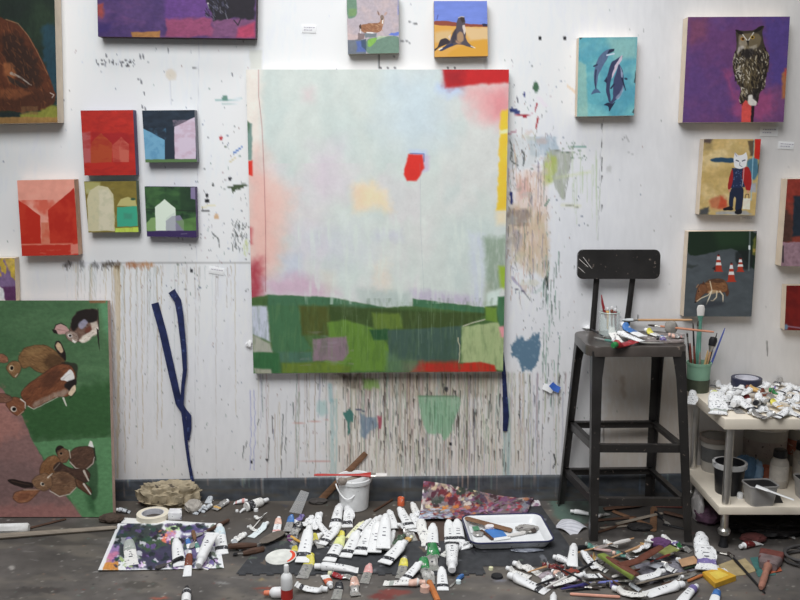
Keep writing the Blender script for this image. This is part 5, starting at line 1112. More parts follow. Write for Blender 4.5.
 ((306,547),(322,533),'half hidden white tube under the yellow topped foil tube',dict(form='mid',mat='WH2',sd=3,band=False)),
 ((330,536),(318,523),'white tube pointing up left behind the wide slanting tube',dict(form='mid',mat='WH3',sd=6,z=.006,band=False)),
 ((341,556),(352,545),'dirty white flat tube wedged right of the lime shouldered tube',dict(form='flat',mat='WH2',sd=4)),
 ((367,548),(374,534),'narrow dirty white tube squeezed between broad ones in the middle heap',dict(form='crump',mat='WH3',sd=4,band=False,z=.004)),
 ((356,534),(371,519),'slim white tube at the rear of the middle heap, left of the long one',dict(form='full',sd=8,fat=.9,z=.008)),
 ((399,548),(412,536),'foil tube smeared olive, right flank of the middle heap',dict(form='crump',mat='SIL',col='ochre',capm='cream',sd=5,band=False)),
 ((390,541),(383,527),'white tube pointing away under the upright tube of the middle heap',dict(form='mid',mat='WH2',sd=7,z=.006)),
 ((407,522),(419,511),'white and grey crumpled tube left of the palette papers',dict(form='crump',mat='WH3',sd=6,band='grey',z=.004)),
 ((442,556),(452,547),'flat white tube under the left of the side by side pair',dict(form='flat',mat='WH2',sd=5,band=False)),
 ((464,541),(454,552),'dented white tube lying under the crosswise one beside the tray',dict(form='crump',mat='WH3',sd=8,band=False)),
 ((296,543),(287,535),'little dark violet tube under the blue topped foil tube',dict(form='flat',sleeve='purple',mat='SIL',sd=6,band=False,fat=.8,capm='black')),
 ((263,521),(254,516),'small bent white tube behind the brown palette knife',dict(form='curl',mat='WH2',sd=2,fat=.7,band=False,Lmax=.09)),
 ((243,549),(232,540),'flat grey tube lying under the crumpled dirty white one',dict(form='flat',mat='GREY',sd=3,band=False)),
 ((178,552),(172,537),'small olive smeared tube in the middle of the left palette sheet',dict(form='flat',sleeve='darkgreen',mat='SIL',sd=5,band=False,fat=.8,Lmax=.11)),
 ((205,569),(214,560),'purple striped flat tube at the front right corner of the palette sheet',dict(form='flat',mat='WH2',sd=7,band='violet',col='violet',fat=.8,capm='black')),
 # more of the right heap
 ((607,571),(592,563),'dirty white tube poking out from under the scraper blade, cap left',dict(form='mid',mat='WH2',sd=4,z=.002)),
 ((625,588),(606,583),'dark blue tube lying under the periwinkle brush',dict(form='flat',sleeve='violet',mat='SIL',sd=4,band=False,capm='black')),
 ((664,581),(684,576),'slim foil tube behind the big smooth white tube',dict(form='flat',mat='SIL',sd=5,band='grey',fat=.8)),
 ((624,566),(640,557),'crumpled white tube under the arm of the scraper',dict(form='crump',mat='WH3',sd=6,z=.002)),
 ((604,562),(590,556),'foil tube with ochre smears left of the scraper blade',dict(form='crump',mat='SIL',col='ochre',sd=7,band=False,capm='brown')),
 ((618,546),(603,541),'white tube end at the back of the right heap beside the crusted knife',dict(form='mid',mat='WH2',sd=8,band=False)),
 ((690,552),(676,544),'flattened foil tube with green smears near the steel cart leg',dict(form='crump',mat='SIL',col='green',sd=4,band=False,capm='black')),
 ((689,566),(676,558),'small white tube with a blue band right of the flat label tubes',dict(form='mid',mat='WH2',sd=3,band='blue',fat=.85,z=.002)),
 ((640,590),(629,583),'short grey tube under the squeezed dirty white one at the front edge',dict(form='mid',mat='GREY',sd=6,band=False,fat=.8)),
 ((543,583),(552,576),'white tube tip among the smears at the left of the right heap',dict(form='crump',mat='WH3',sd=5,band=False)),
]
ICE = M('tube_ice', (206,214,226), .42, var=.06, scale=40); GREY = M('tube_grey', (176,180,184), .45, var=.1, scale=40, dirt=(60,62,68), dirt_amt=.4, dscale=60); CREAM_T = M('tube_cream', (222,216,180), .45, var=.06, dirt=(160,140,80), dirt_amt=.2)
NM = dict(WH=WH, WH2=WH2, WH3=WH3, SIL=SIL, ICE=ICE, GREY=GREY, CREAM_T=CREAM_T)
for tail, cap, label, k in FT:
    k = dict(k)
    if 'mat' in k: k['mat'] = NM[k['mat']]
    if 'capm' in k: k['capm'] = NM.get(k['capm']) or CM(k['capm'])
    k['fat'] = k.get('fat', 1.0)*.88
    place_tube(tail, cap, label, group='paint tubes scattered on the studio floor', **k)

# ------------------------------------------------------------------ sheets and mats
def warp_sheet(corners, nx, ny, draw, zf, x0, y0, sc=1.6, seed=1, thick=.0012):
    """a sheet of paper with painted top; corners are world points, art in photo pixels of the bounding box"""
def floor_sheet(name, label, cat, pts, draw, zf, sc=2.0, seed=50, mat=None, expo=None):
    """pts: photo corners back-left, back-right, front-right, front-left; zf(u,v) gives the height of the paper"""
    C = [onZ(x, y, zf(u, v)) for (x, y), (u, v) in zip(pts, ((0,0), (1,0), (1,1), (0,1)))]
    x0 = min(p[0] for p in pts); x1 = max(p[0] for p in pts); y0 = min(p[1] for p in pts); y1 = max(p[1] for p in pts)
    nx = int((x1-x0)*sc); ny = int((y1-y0)*sc*1.6)
    U, V = np.meshgrid(np.linspace(0, 1, nx), np.linspace(0, 1, ny))
    q = [np.array(c) for c in C]
    W = (q[0]*((1-U)*(1-V))[..., None]+q[1]*(U*(1-V))[..., None]+q[2]*(U*V)[..., None]+q[3]*((1-U)*V)[..., None])
    Z = np.vectorize(zf)(U, V)
    # art in the sheet's own pixels (photo frame, flat)
    c = [np.array(p, float) for p in pts]
    G = (c[0]*((1-U)*(1-V))[..., None]+c[1]*(U*(1-V))[..., None]+c[2]*(U*V)[..., None]+c[3]*((1-U)*V)[..., None])
    A = Art(G[..., 0], G[..., 1], seed); draw(A)
    base = W.reshape(-1, 3).mean(0); base[2] = max(0, Z.min())
    me = grid_mesh(name, W[..., 0]-base[0], W[..., 1]-base[1], Z-base[2], studio(A.c), expo)
    o = put(name, me, mat or PAINT, None, tuple(base)); return tag(o, label, cat)
def dab_field(A, cols, n, box4, r=(1,4), seed=1, asp=.55):
    rn = random.Random(seed)
    for i in range(n):
        x = rn.uniform(box4[0], box4[2]); y = rn.uniform(box4[1], box4[3]); s = rn.uniform(*r)
        A.ell(rn.choice(cols), x, y, s, s*asp, rn.uniform(-40, 40), soft=.5, a=rn.uniform(.6, 1), warp=s*.6, ws=3)
def d_pal1(A):
    A.bg((222,224,228))
    A.poly((48,56,56), P('116,526 160,523 166,545 150,556 112,560 108,548'), soft=2, warp=4, a=.95); A.poly((56,54,78), P('120,545 170,540 196,556 190,568 130,568'), soft=2, warp=4, a=.95); A.poly((150,120,170), P('106,548 118,544 120,560 104,566'), soft=1.5, warp=2, a=.9); A.poly((186,118,150), P('107,553 117,553 117,561 106,562'), soft=1.5, warp=2); A.poly((200,136,70), P('104,563 118,561 118,570 103,570'), soft=1, warp=1.5)
    A.poly((176,124,166), P('162,530 176,530 174,543 162,543'), soft=1.5, warp=2.5, a=.9); A.poly((222,120,90), P('161,536 167,535 166,544 160,543'), soft=1, warp=1); A.poly((160,190,130), P('165,525 182,526 180,530 166,531'), soft=1.5, warp=2, a=.9); A.poly((70,60,110), P('180,526 204,526 200,534 182,534'), soft=2, warp=2, a=.9); A.poly((90,80,120), P('180,536 205,534 212,552 205,566 185,560'), soft=2, warp=4, a=.9); A.poly((60,80,60), P('135,540 160,534 166,548 146,552'), soft=1.5, warp=3)
    dab_field(A, [(30,40,44), (40,70,60), (60,46,80), (100,80,130), (180,180,186), (80,96,76), (30,30,36), (60,70,90), (30,36,40)], 170, (112,524,222,568), (1,4.5), 3); dab_field(A, [(230,220,235), (150,170,110), (210,180,220), (60,70,70)], 40, (106,560,225,572), (1,3), 5)
    dab_field(A, [(205,150,190), (230,140,90), (240,220,230)], 20, (158,529,178,545), (.8,2), 6); A.grain(.12, 2, 1.4)
    A.poly((226,226,228), P('98,568 118,524 121,524 103,568'), soft=.6, a=.9)
def zpal(u, v): return .004+.012*max(0, .25-u)*(v)+.01*max(0, v-.85)*(1-u)
floor_sheet('palette_sheet', 'dark smeared paper palette sheet lying at the left of the floor', 'palette sheet', [(118,523.5),(216,523),(224,568),(98,570)], d_pal1, zpal, 2.0, 51)
def zpal2(u, v): return .018+.006*u
floor_sheet('palette_sheet', 'white paper sheet showing behind the dark smeared palette sheet', 'palette sheet', [(123,517.5),(208,523),(212,527),(121,523)], lambda A: (A.bg((224,222,218)), A.grain(.05,5,3)), lambda u, v: .0025, 2.0, 52)
def d_pal2(A):
    A.bg((120,106,108)); A.poly((205,200,196), P('418,472 426,472 420,520 412,522'), soft=.8); 
    dab_field(A, [(110,40,50), (150,60,60), (190,120,80), (60,50,70), (120,80,110), (170,156,150), (130,130,140), (70,76,72), (160,116,108), (120,96,124), (60,40,44)], 320, (416,474,545,520), (1.2,5), 7); dab_field(A, [(206,136,60), (200,116,50)], 7, (442,498,456,505), (1.5,3.5), 8); dab_field(A, [(176,108,130), (150,64,76), (150,116,150), (110,80,116), (80,50,60)], 90, (455,500,520,522), (1,3.5), 9)
    dab_field(A, [(96,32,40), (76,28,44), (50,58,50), (190,176,140), (196,186,176)], 70, (424,476,480,498), (1.5,4), 10); dab_field(A, [(150,160,180), (190,195,205)], 40, (414,502,450,520), (1.5,4), 11); A.grain(.15, 2, 1.5)
def zp2(u, v):
    if v < .5: return .012+.10*((.5-v)/.5)**1.2*max(0, 1-1.15*u)**1.2+.004*(1+math.sin(u*7+v*4))
    return .012+.004*math.sin(u*9)
floor_sheet('palette_sheet', 'rumpled palette paper crusted with wine, orange and mauve paint, one corner turned up', 'palette sheet', [(424,473.5),(534,497),(524,519),(418,519.5)], d_pal2, zp2, 2.2, 53)
floor_sheet('palette_sheet', 'smeared white palette board under the rumpled palette paper, behind the tray', 'palette sheet', [(470,489),(536,490),(541,506),(470,508)], lambda A: (A.bg((205,203,205)), dab_field(A, [(120,90,100), (200,190,190), (90,80,90), (150,120,140), (90,70,80)], 90, (474,490,545,508), (1,4), 14)), lambda u, v: .0045, 2.0, 54)
def d_mat(A):
    A.bg((62,63,66)); A.grain(.2, 6, 3); dab_field(A, [(120,122,128), (90,90,95), (40,40,44), (90,100,90), (110,96,84), (130,134,140)], 120, (230,490,600,580), (.8,5), 15, .35)
def puzzle(name, label, pts, draw, seed, notch=True):
    C = [onZ(x, y, .003) for x, y in pts]
    o = floor_sheet(name, label, 'mat', pts, draw, lambda u, v: .003+(0 if .004 < v < .985 and .004 < u < .996 else -.003), 1.4, seed, attr_mat('rubber_'+str(seed), .7, .3, .6, 120))
    return o
def mat_obj(label, pts, seed, notch):
    o = floor_sheet('rubber_mat', label, 'mat', pts, d_mat, lambda u, v: .0035 if notch else .0019, 1.3, seed, attr_mat('rubber_%d' % seed, .7, .3, .5, 150))
    if notch:                                 # interlocking teeth along the front edge
        fl, fr = onZ(*pts[3], .0), onZ(*pts[2], .0); b = Vector(o.location); n = int((fr-fl).length/.05); bm = BM()
        for i in range(n):
            p = fl.lerp(fr, (i+.5)/n)-b; p.z = 0; box(bm, (p.x, p.y-.006, .0022-b.z+b.z), (.026, .022, .0044), (0,0,math.atan2(fr.y-fl.y, fr.x-fl.x)), .0008)
        q = put('edge_teeth', mesh_from(bm, 'edge_teeth'), M('rubber_black', (56,57,60), .7, var=.2), o); q.location = (0, 0, -b.z+.0002)
    return o
mat_obj('black rubber floor mat with toothed front edge under the main heap of tubes', [(262,541),(470,541),(486,573.5),(236,573.5)], 61, True)
mat_obj('dark stained mat under the enamel tray', [(446,496),(532,493),(584,566),(466,566)], 62, False)
# ------------------------------------------------------------------ tray with its contents
ENAM = M('white_enamel', (214,215,220), .25, var=.04, scale=20, dirt=(120,120,130), dirt_amt=.12, dscale=30); RIM = M('navy_rim', (40,42,76), .3, var=.2)
def tray():
    z1 = .038; a, b, c, d = onZ(463,515,z1), onZ(541,515,z1), onZ(553,541,z1), onZ(470,544.5,z1)
    ctr = (a+b+c+d)/4; ctr.z = .004; W = ((b-a).length+(c-d).length)/2; D = ((a-d).length+(b-c).length)/2; yaw = math.atan2(c.y-d.y, c.x-d.x)
    t = thing('enamel_tray', 'shallow white enamel tray with a navy blue rim, holding brushes and scraps', 'tray', ctr, (0,0,yaw*.7))
    bm = BM(); rings = []
    for s, z, r in ((-.030, .001, .03), (-.018, .004, .03), (-.004, .028, .035), (0, .032, .036), (.003, .034, .038), (.001, .036, .037), (-.004, .034, .034), (-.010, .030, .032), (-.022, .008, .03), (-.034, .0045, .028)):
        rings.append([bm.verts.new((x, y, z)) for x, y in rrect(W+2*s, D+2*s, r, 5)])
    n = len(rings[0])
    for p, q in zip(rings, rings[1:]):
        for k in range(n): bm.faces.new((p[k], p[(k+1)%n], q[(k+1)%n], q[k]))
    bm.faces.new(rings[0][::-1]); bm.faces.new(rings[-1]); put('tray_body', mesh_from(bm, 'tray_body'), ENAM, t)
    bm = BM(); o1 = rrect(W+.005, D+.005, .038, 6); pts = [(x, y, .036) for x, y in o1]; 
    rr = []
    N = len(pts)
    for i in range(N):
        p = Vector(pts[i]); tg = (Vector(pts[(i+1)%N])-Vector(pts[i-1])).normalized(); nn = Vector((tg.y, -tg.x, 0)); rr.append([bm.verts.new(p+nn*math.cos(u)*.0035+Vector((0,0,1))*math.sin(u)*.0032) for u in np.linspace(0, 2*PI, 9)[:-1]])
    for i in range(N):
        for k in range(8): bm.faces.new((rr[i][k], rr[i][(k+1)%8], rr[(i+1)%N][(k+1)%8], rr[(i+1)%N][k]))
    put('rim', mesh_from(bm, 'rim'), RIM, t)
    return t
tray()
WOOD = M('worn_wood', (112,82,60), .7, var=.25, scale=14, stretch=(1,8,8)); WOODD = M('dark_wood', (74,52,40), .65, var=.3, scale=14, stretch=(1,8,8)); WOODL = M('pale_wood', (178,140,104), .6, var=.15, scale=14, stretch=(1,8,8)); WOODG = M('grey_wood', (132,122,110), .75, var=.2, scale=12, stretch=(1,8,8))
STEEL = M('blade_steel', (170,168,164), .35, metal=.6, var=.15, dirt=(110,104,98), dirt_amt=.3, dscale=40)
def bar(p, q, w, h, z0, z1, seg=6, rnd=None):
    a = onZ(*p, z0+h/2); b = onZ(*q, z1+h/2); return a, b
def stick(name, label, cat, p, q, w, mat, z0=.0, z1=.0, flat=1.0, r2=None, seg=8, group=None, end=None, endmat=None, endname='tip', base=None):
    """a plain rod or slat from photo point p to q"""
    a = onZ(*p, z0+w*flat); b = onZ(*q, z1+(r2 or w)*flat)
    r2 = r2 or w; pts = [a.lerp(b, f) for f in (0, .04, .3, .7, .96, 1)]; rs = [w*.75, w, w*.9+r2*.1, w*.3+r2*.7, r2, r2*.7]
    bm = BM(); tube(bm, pts, rs, seg, True, flat); parts = [(name+'_shaft' if end else name, bm, mat)]
    if end:
        d = (b-a).normalized(); bm = BM(); L, rw, fl = end; tube(bm, [b-d*.004, b+d*L*.3, b+d*L*.8, b+d*L], [r2*1.02, rw, rw*.95, rw*.5], 10, True, fl); parts.append((endname, bm, endmat))
    return world_thing(name, label, cat, parts, group)
def brush(name, label, p, q, w, hmat, fmat, bmat, z0=0, z1=0, fl=.6, bw=None, bl=.03, flen=.025, group=None):
    """handle end p, bristle end q (photo points)"""
    a = onZ(*p, z0+w); b = onZ(*q, z1+w); d = (b-a); L = d.length; d.normalize(); bw = bw or w*1.3
    f0 = b-d*(bl+flen); f1 = b-d*bl
    bm = BM(); tube(bm, [a, a+d*.01, a.lerp(f0,.5), a.lerp(f0,.9), f0+d*.004], [w*.5, w*.7, w*.9, w*1.15, w*.8], 8); P_ = [('handle', bm, hmat)]
    bm = BM(); tube(bm, [f0, f0.lerp(f1,.5), f1+d*.002], [w*.9, w, bw], 10, True, fl); P_.append(('ferrule', bm, fmat))
    bm = BM(); tube(bm, [f1, f1+d*bl*.5, b-d*bl*.1, b], [bw*.95, bw*1.1, bw*.9, bw*.3], 10, True, fl); P_.append(('bristles', bm, bmat))
    return world_thing(name, label, 'brush', P_, group)
FER = M('ferrule', (160,156,150), .3, metal=.8, var=.15); BRIST = M('bristle_dark', (60,52,48), .8, var=.3); BRISTW = M('bristle_white', (200,196,192), .8, var=.1)
ZT = .010
stick('wood_offcut', 'long flat brown wood strip lying in the back left of the enamel tray', 'wood', (465,518), (512,530.5), .017, WOOD, ZT+.02, ZT, .35)
brush('paint_brush', 'paint clogged flat brush lying in the middle of the enamel tray', (508,536), (536,530), .007, BRISTW, FER, BRIST, ZT, ZT, .5, .012, .03)
def patch(name, label, cat, pts, z, mat, th=.0015, bump_=.0, group=None):
    """thin flat piece with photo outline pts resting at height z"""
    C = [onZ(x, y, z) for x, y in pts]; bm = BM(); lo = [bm.verts.new(c) for c in C]; hi = [bm.verts.new(c+Vector((0,0,th))) for c in C]; n = len(C)
    bm.faces.new(lo[::-1]); bm.faces.new(hi)
    for i in range(n): bm.faces.new((lo[i], lo[(i+1)%n], hi[(i+1)%n], hi[i]))
    return world_thing(name, label, cat, [(name, bm, mat)], group)
def crumple(name, label, cat, c, rx, ry, h, mat, sd=1, sub=4, amp=.35, fr=18, parts=None, rot=0, foldy=0.0):
    """crumpled cloth / paper lump resting on z=c.z"""
    bm = BM(); bmesh.ops.create_icosphere(bm, subdivisions=sub, radius=1.0)
    r = random.Random(sd)
    from mathutils import noise as NZ
    off = Vector((sd*3.1, sd*1.7, sd*.9))
    for v in bm.verts:
        d = v.co.normalized()
        s = .20*(NZ.ridged_multi_fractal(d*1.5+off, .9, 2.1, 4, 1.0, 2.0)-1.1)+.10*NZ.noise(d*1.3-off)
        k = 1+amp*2.2*s
        p = Vector((d.x*rx*k, d.y*ry*k, 0)); z = (d.z*.5+.5)*h*(1+amp*1.5*s) if d.z > -.6 else 0
        if d.z < 0: z *= .6
        v.co = Vector((p.x*math.cos(rot)-p.y*math.sin(rot), p.x*math.sin(rot)+p.y*math.cos(rot), max(0, z)))
    me = mesh_from(bm, name, True, 35)
    return tag(put(name, me, mat, None, c), label, cat)
patch('blue_card', 'bright blue card scrap in the enamel tray', 'scrap', [(484,530),(501,529),(507,536),(493,538)], ZT+.004, M('blue_card', (66,116,180), .6, var=.1))
patch('paper_strip', 'white torn strip along the front of the enamel tray', 'scrap', [(493,537),(507,535),(511,538.5),(494,541)], ZT+.002, CARD)
stick('wood_offcut', 'short brown strip leaning in the front left of the enamel tray', 'wood', (481,530), (493,539.5), .008, WOODD, ZT, ZT, .4)
crumple('paint_rag', 'small white and red crumpled tissue beside the blue card in the tray', 'rag', onZ(490,529,ZT+.002), .02, .012, .02, M('tissue', (214,206,206), .9, var=.1, dirt=(205,80,60), dirt_amt=.4, dscale=30), 3, 3)
crumple('foil_scrap', 'grey crumpled foil scrap in the left end of the enamel tray', 'scrap', onZ(478,535,ZT), .022, .02, .012, SIL, 4, 3)
patch('green_scrap', 'little green card scrap in the left end of the enamel tray', 'scrap', [(472,527),(478,526),(480,530),(474,531)], ZT+.006, M('green_scrap', (80,130,100), .6))
# ------------------------------------------------------------------ white bucket, brush, plank
WBUCK = M('bucket_white', (222,220,216), .4, var=.04, scale=10, dirt=(150,146,140), dirt_amt=.1)
def bucket():
    c = onZ(355, 500.5, 0); c.y = -.082; t = thing('plastic_bucket', 'white plastic bucket with a hooked handle against the baseboard', 'bucket', c)
    H = .140; R0 = .061; R1 = .074
    bm = BM(); lathe(bm, [(0,0), (R0-.004,0), (R0,.004), (R1-.006,H-.022), (R1-.002,H-.022), (R1+.001,H-.02), (R1+.003,H-.004), (R1,H), (R1-.005,H-.002), (R1-.008,H-.01), (R0-.004,.006), (0,.005)], 40); put('bucket_body', mesh_from(bm, 'bucket_body'), WBUCK, t)
    bm = BM(); pts = []
    for f in np.linspace(0, 1, 18):
        a = PI*(1.02-.62*f); x = -R1*1.0+2*R1*f*.72; pts.append((x*1.02, -R1*math.sin(PI*min(1, .12+.8*f))*1.06-.003, H-.022-.05*math.sin(PI*f)**.8))
    tube(bm, pts, .0032, 8); put('handle', mesh_from(bm, 'handle'), WBUCK, t)
    return c, H, R1
BC, BH, BR = bucket()
# brush with red handle across the bucket
zb = BH+.007
a = onY(314, 470, BC.y-.02); b = onY(371, 469, BC.y-.02); e = onY(387, 467.5, BC.y-.02); a.z = b.z = e.z = zb+.006
bm = BM(); tube(bm, [a, a.lerp(b,.06), a.lerp(b,.2), a.lerp(b,.5), a.lerp(b,.8), a.lerp(b,.95), b], [.005,.010,.009,.006,.010,.018,.020], 10, True, .55); p1 = ('handle', bm, M('red_lacquer', (164,44,38), .4, var=.1))
bm = BM(); tube(bm, [b, b.lerp(e,.3)], [.0175,.018], 10, True, .4); p2 = ('ferrule', bm, FER)
bm = BM(); tube(bm, [b.lerp(e,.25), b.lerp(e,.7), e], [.017,.018,.015], 10, True, .4); p3 = ('bristles', bm, BRISTW)
world_thing('paint_brush', 'red handled flat brush with white bristles laid across the white bucket', 'brush', [p1, p2, p3])
a = onY(321, 498, -.024); q = onY(366, 453, -.010); a.z = .012; bm = BM(); tube(bm, [a, a.lerp(q,.5), q], [.014,.014,.012], 4, True, .3, up=Vector((0,1,0))); world_thing('wood_offcut', 'brown wood strip leaning on the wall behind the white bucket', 'wood', [('wood_offcut', bm, WOOD)])
a = Vector((BC.x-.05, BC.y-.055, zb-.006)); q = Vector((BC.x+.068, BC.y+.03, zb-.006)); bm = BM(); tube(bm, [a, a.lerp(q,.2), a.lerp(q,.8), q], [.007,.012,.012,.009], 10, True, .45); world_thing('wood_offcut', 'flat paint-caked wooden stirring stick on the rim of the white bucket', 'wood', [('wood_offcut', bm, WOODG)])
crumple('paint_rag', 'little dirty rag draped over the left rim of the white bucket', 'rag', Vector((BC.x-.045, BC.y-.065, BH-.012)), .02, .015, .03, M('rag_grey', (130,120,112), .9, var=.3, dirt=(200,190,180), dirt_amt=.3), 8, 3)
# ------------------------------------------------------------------ left floor items
crumple('paint_rag', 'beige crumpled cloth rag against the baseboard at left', 'rag', onZ(169,506,0)+Vector((0,.01,0)), .125, .06, .105, M('beige_cloth', (148,136,114), .9, var=.3, scale=30, dirt=(84,76,66), dirt_amt=.3, dscale=26, bmp=.5), 12, 5, .62, 22)
crumple('paint_rag', 'grey white smaller rag fold at the right of the beige rag', 'rag', onZ(194,511,0), .035, .035, .05, M('grey_cloth', (160,154,146), .9, var=.2, scale=20, dirt=(70,64,62), dirt_amt=.2, dscale=22, bmp=.3), 14, 4, .35)
def tape_roll(c, ro, ri, h, label, m1, m2, rot=(0,0,0)):
    t = thing('tape_roll', label, 'tape roll', c, rot)
    bm = BM(); lathe(bm, [(ri+.003,0), (ro-.001,0), (ro,.001), (ro,h-.001), (ro-.001,h), (ri+.003,h)], 40, closed=True); put('tape', mesh_from(bm, 'tape'), m1, t)
    bm = BM(); lathe(bm, [(ri,0.0005), (ri+.003,.0005), (ri+.003,h-.0005), (ri,h-.0005)], 40, closed=True); put('cardboard_core', mesh_from(bm, 'cardboard_core'), m2, t)
tape_roll(onZ(153,518.5,.0), .066, .043, .024, 'roll of cream masking tape on the floor in front of the beige rag', M('masking_tape', (214,206,188), .7, var=.05), M('core_grey', (180,180,186), .7), (0,.12,0)) if False else tape_roll(onZ(153,518,.0005), .066, .043, .024, 'roll of cream masking tape on the floor in front of the beige rag', M('masking_tape', (214,206,188), .7, var=.05), M('core_grey', (186,186,192), .7))
def carton(label, pts, z, h, mat, lab=None, name='carton', cat='box'):
    C = [onZ(x, y, z) for x, y in pts]; bm = BM(); lo = [bm.verts.new(c) for c in C]; hi = [bm.verts.new(c+Vector((0,0,h))) for c in C]; n = len(C)
    bm.faces.new(lo[::-1]); bm.faces.new(hi)
    for i in range(n): bm.faces.new((lo[i], lo[(i+1)%n], hi[(i+1)%n], hi[i]))
    bmesh.ops.bevel(bm, geom=bm.edges[:], offset=.001, segments=1, affect='EDGES')
    parts = [('box_body', bm, mat)]
    if lab:
        m = sum(C, Vector())/n; bm = BM(); q = [bm.verts.new(m+(c-m)*.6+Vector((0,0,h+.0006))) for c in C]; bm.faces.new(q); parts.append(('printed_panel', bm, lab))
    return world_thing(name, label, cat, parts)
carton('small white box with dark print beside the masking tape roll', [(170,515),(182,515),(182,520),(168,520)], 0, .03, M('white_box', (214,212,218), .6, dirt=(60,60,80), dirt_amt=.4, dscale=40))
carton('yellow cardboard box near the front right', [(702,577),(719,572.5),(736,581),(715,588.5)], .0, .020, M('yellow_box', (196,152,48), .55, var=.1), M('yellow_print', (222,184,80), .55, dirt=(150,100,40), dirt_amt=.3))
# knives and handles on the left
def knife(label, p, m, q, bw, hmat, z=.004, z1=None, bmat=None, name='palette_knife', hk=1.0):
    """handle from p to m, blade from m to q"""
    z1 = z if z1 is None else z1
    a, b, c = onZ(*p, z+.007), onZ(*m, z+.007), onZ(*q, z1+.003); d = (b-a).normalized()
    bm = BM(); tube(bm, [a, a+d*.006, a.lerp(b,.5), a.lerp(b,.85), b], [.005*hk,.008*hk,.009*hk,.007*hk,.005*hk], 8); P_ = [('handle', bm, hmat)]
    e = (c-b).normalized(); bm = BM(); tube(bm, [b-d*.002, b+e*.02], [.003,.0025], 6); P_.append(('shank', bm, FER))
    s = Vector((-e.y, e.x, 0)).normalized(); b2 = b+e*.02; L = (c-b2).length; bm = BM(); up = Vector((0,0,.0007))
    prof = [(0,.25), (.12,.8), (.35,1), (.75,1), (.93,.7), (1,.2)]
    lo = []; hi = []
    for f, w in prof: lo.append((bm.verts.new(b2+e*L*f-s*bw*w-up), bm.verts.new(b2+e*L*f+s*bw*w-up))); hi.append((bm.verts.new(b2+e*L*f-s*bw*w+up), bm.verts.new(b2+e*L*f+s*bw*w+up)))
    for i in range(len(prof)-1):
        bm.faces.new((lo[i][0], lo[i+1][0], lo[i+1][1], lo[i][1])); bm.faces.new((hi[i][0], hi[i][1], hi[i+1][1], hi[i+1][0])); bm.faces.new((lo[i][0], hi[i][0], hi[i+1][0], lo[i+1][0])); bm.faces.new((lo[i][1], lo[i+1][1], hi[i+1][1], hi[i][1]))
    bm.faces.new((lo[0][0], lo[0][1], hi[0][1], hi[0][0])); bm.faces.new((lo[-1][0], hi[-1][0], hi[-1][1], lo[-1][1]))
    P_.append(('blade', bm, bmat or STEEL)); return world_thing(name, label, 'palette knife', P_)
knife('brown handled palette knife slanting up right across the back right corner of the palette sheet', (229,520), (207,531), (192,537), .012, WOODD, .006)
knife('wide grey bladed palette knife, upper of two brown handled ones left of the heap', (228,546.5), (257,545), (283,531), .026, WOODD, .012, .02, M('dull_blade', (96,88,80), .6, var=.2), hk=1.5)
knife('palette knife with black ferrule, lower of two brown handled ones left of the heap', (264,549), (243,553.5), (233,554), .010, WOODD, .004, None, BLACKP, hk=1.6)
knife('palette knife on the dark palette sheet with a red brown handle pointing away', (193,531), (195,540), (191,548), .011, WOOD, .006)
knife('dark bladed palette knife lying on the front of the left palette sheet', (183,557), (172,562), (155,568), .012, BLACKP, .008, .008, M('dark_blade', (64,60,60), .5))
brush('paint_brush', 'brush with ochre yellow handle lying under the left of the heap', (302,543), (282,532), .006, M('ochre_handle', (196,152,74), .5), FER, BRIST, .006, .006)
stick('wood_stick', 'thin pale stick slanting up behind the icy white tube', 'stick', (253,528), (264.5,514.5), .0025, BRISTW, .002, .004)
stick('wood_dowel', 'long grey driftwood coloured stick on the floor in front of the rabbit painting', 'stick', (-30,538.5), (117,527.5), .016, WOODG, 0, 0, .7, .012)
stick('wood_dowel', 'thin dark stick tucked under the lower edge of the rabbit painting', 'stick', (10,533), (66,519), .006, WOODD, 0, .0, .7)
stick('paper_roll', 'white cardboard tube lying at the left edge below the rabbit painting', 'tube', (-20,529.5), (29,528), .022, M('roll_white', (212,210,206), .6), 0, 0)
crumple('paint_rag', 'dark brown crumpled cloth in the shadow at the right foot of the rabbit painting', 'rag', onZ(112,521,0), .05, .035, .03, M('brown_cloth', (70,58,50), .95, var=.3, bmp=.3), 21, 4)
def disc(label, px, py, rpx, mat, name='paper_disc'):
    c = onZ(px, py, .006); r = rpx/248; t = thing(name, label, 'disc', c, (0.05, -.06, 0))
    bm = BM(); lathe(bm, [(0,0), (r-.002,0), (r,.0015), (r,.004), (r-.003,.005), (r-.006,.0035), (0,.0035)], 36); put('lid', mesh_from(bm), mat, t)
    bm = BM(); o = [(r*.93*math.cos(a), r*.93*math.sin(a)) for a in np.linspace(-1.0, .95, 14)]; o += [(x*.55+.012, y*.8) for x, y in o[::-1]]; slab(bm, o, .0034, .0052); put('red_paint', mesh_from(bm), M('red_paint', (214,70,44), .4), t)
disc('flat white plastic lid with a smear of red paint, lying left of the heap', 281, 557.5, 14.5, M('lid_white', (206,206,200), .5))
# clear plastic sleeve
PLAST = M('clear_plastic', (215,215,215), .15, var=.02, alpha=.2, spec=.8)
a = onZ(289,512,.003); b = onZ(301,514,.003); c = b+Vector((.03,.05,.075)); d = a+Vector((.045,.06,.075)); bm = BM(); v = [bm.verts.new(p) for p in (a, b, c, d)]; bm.faces.new(v); bmesh.ops.subdivide_edges(bm, edges=bm.edges[:], cuts=6, use_grid_fill=True); solidify(bm, .0015)
w = world_thing('plastic_sleeve', 'clear plastic sleeve propped up behind the left of the heap', 'plastic sleeve', [('plastic_sleeve', bm, PLAST)])
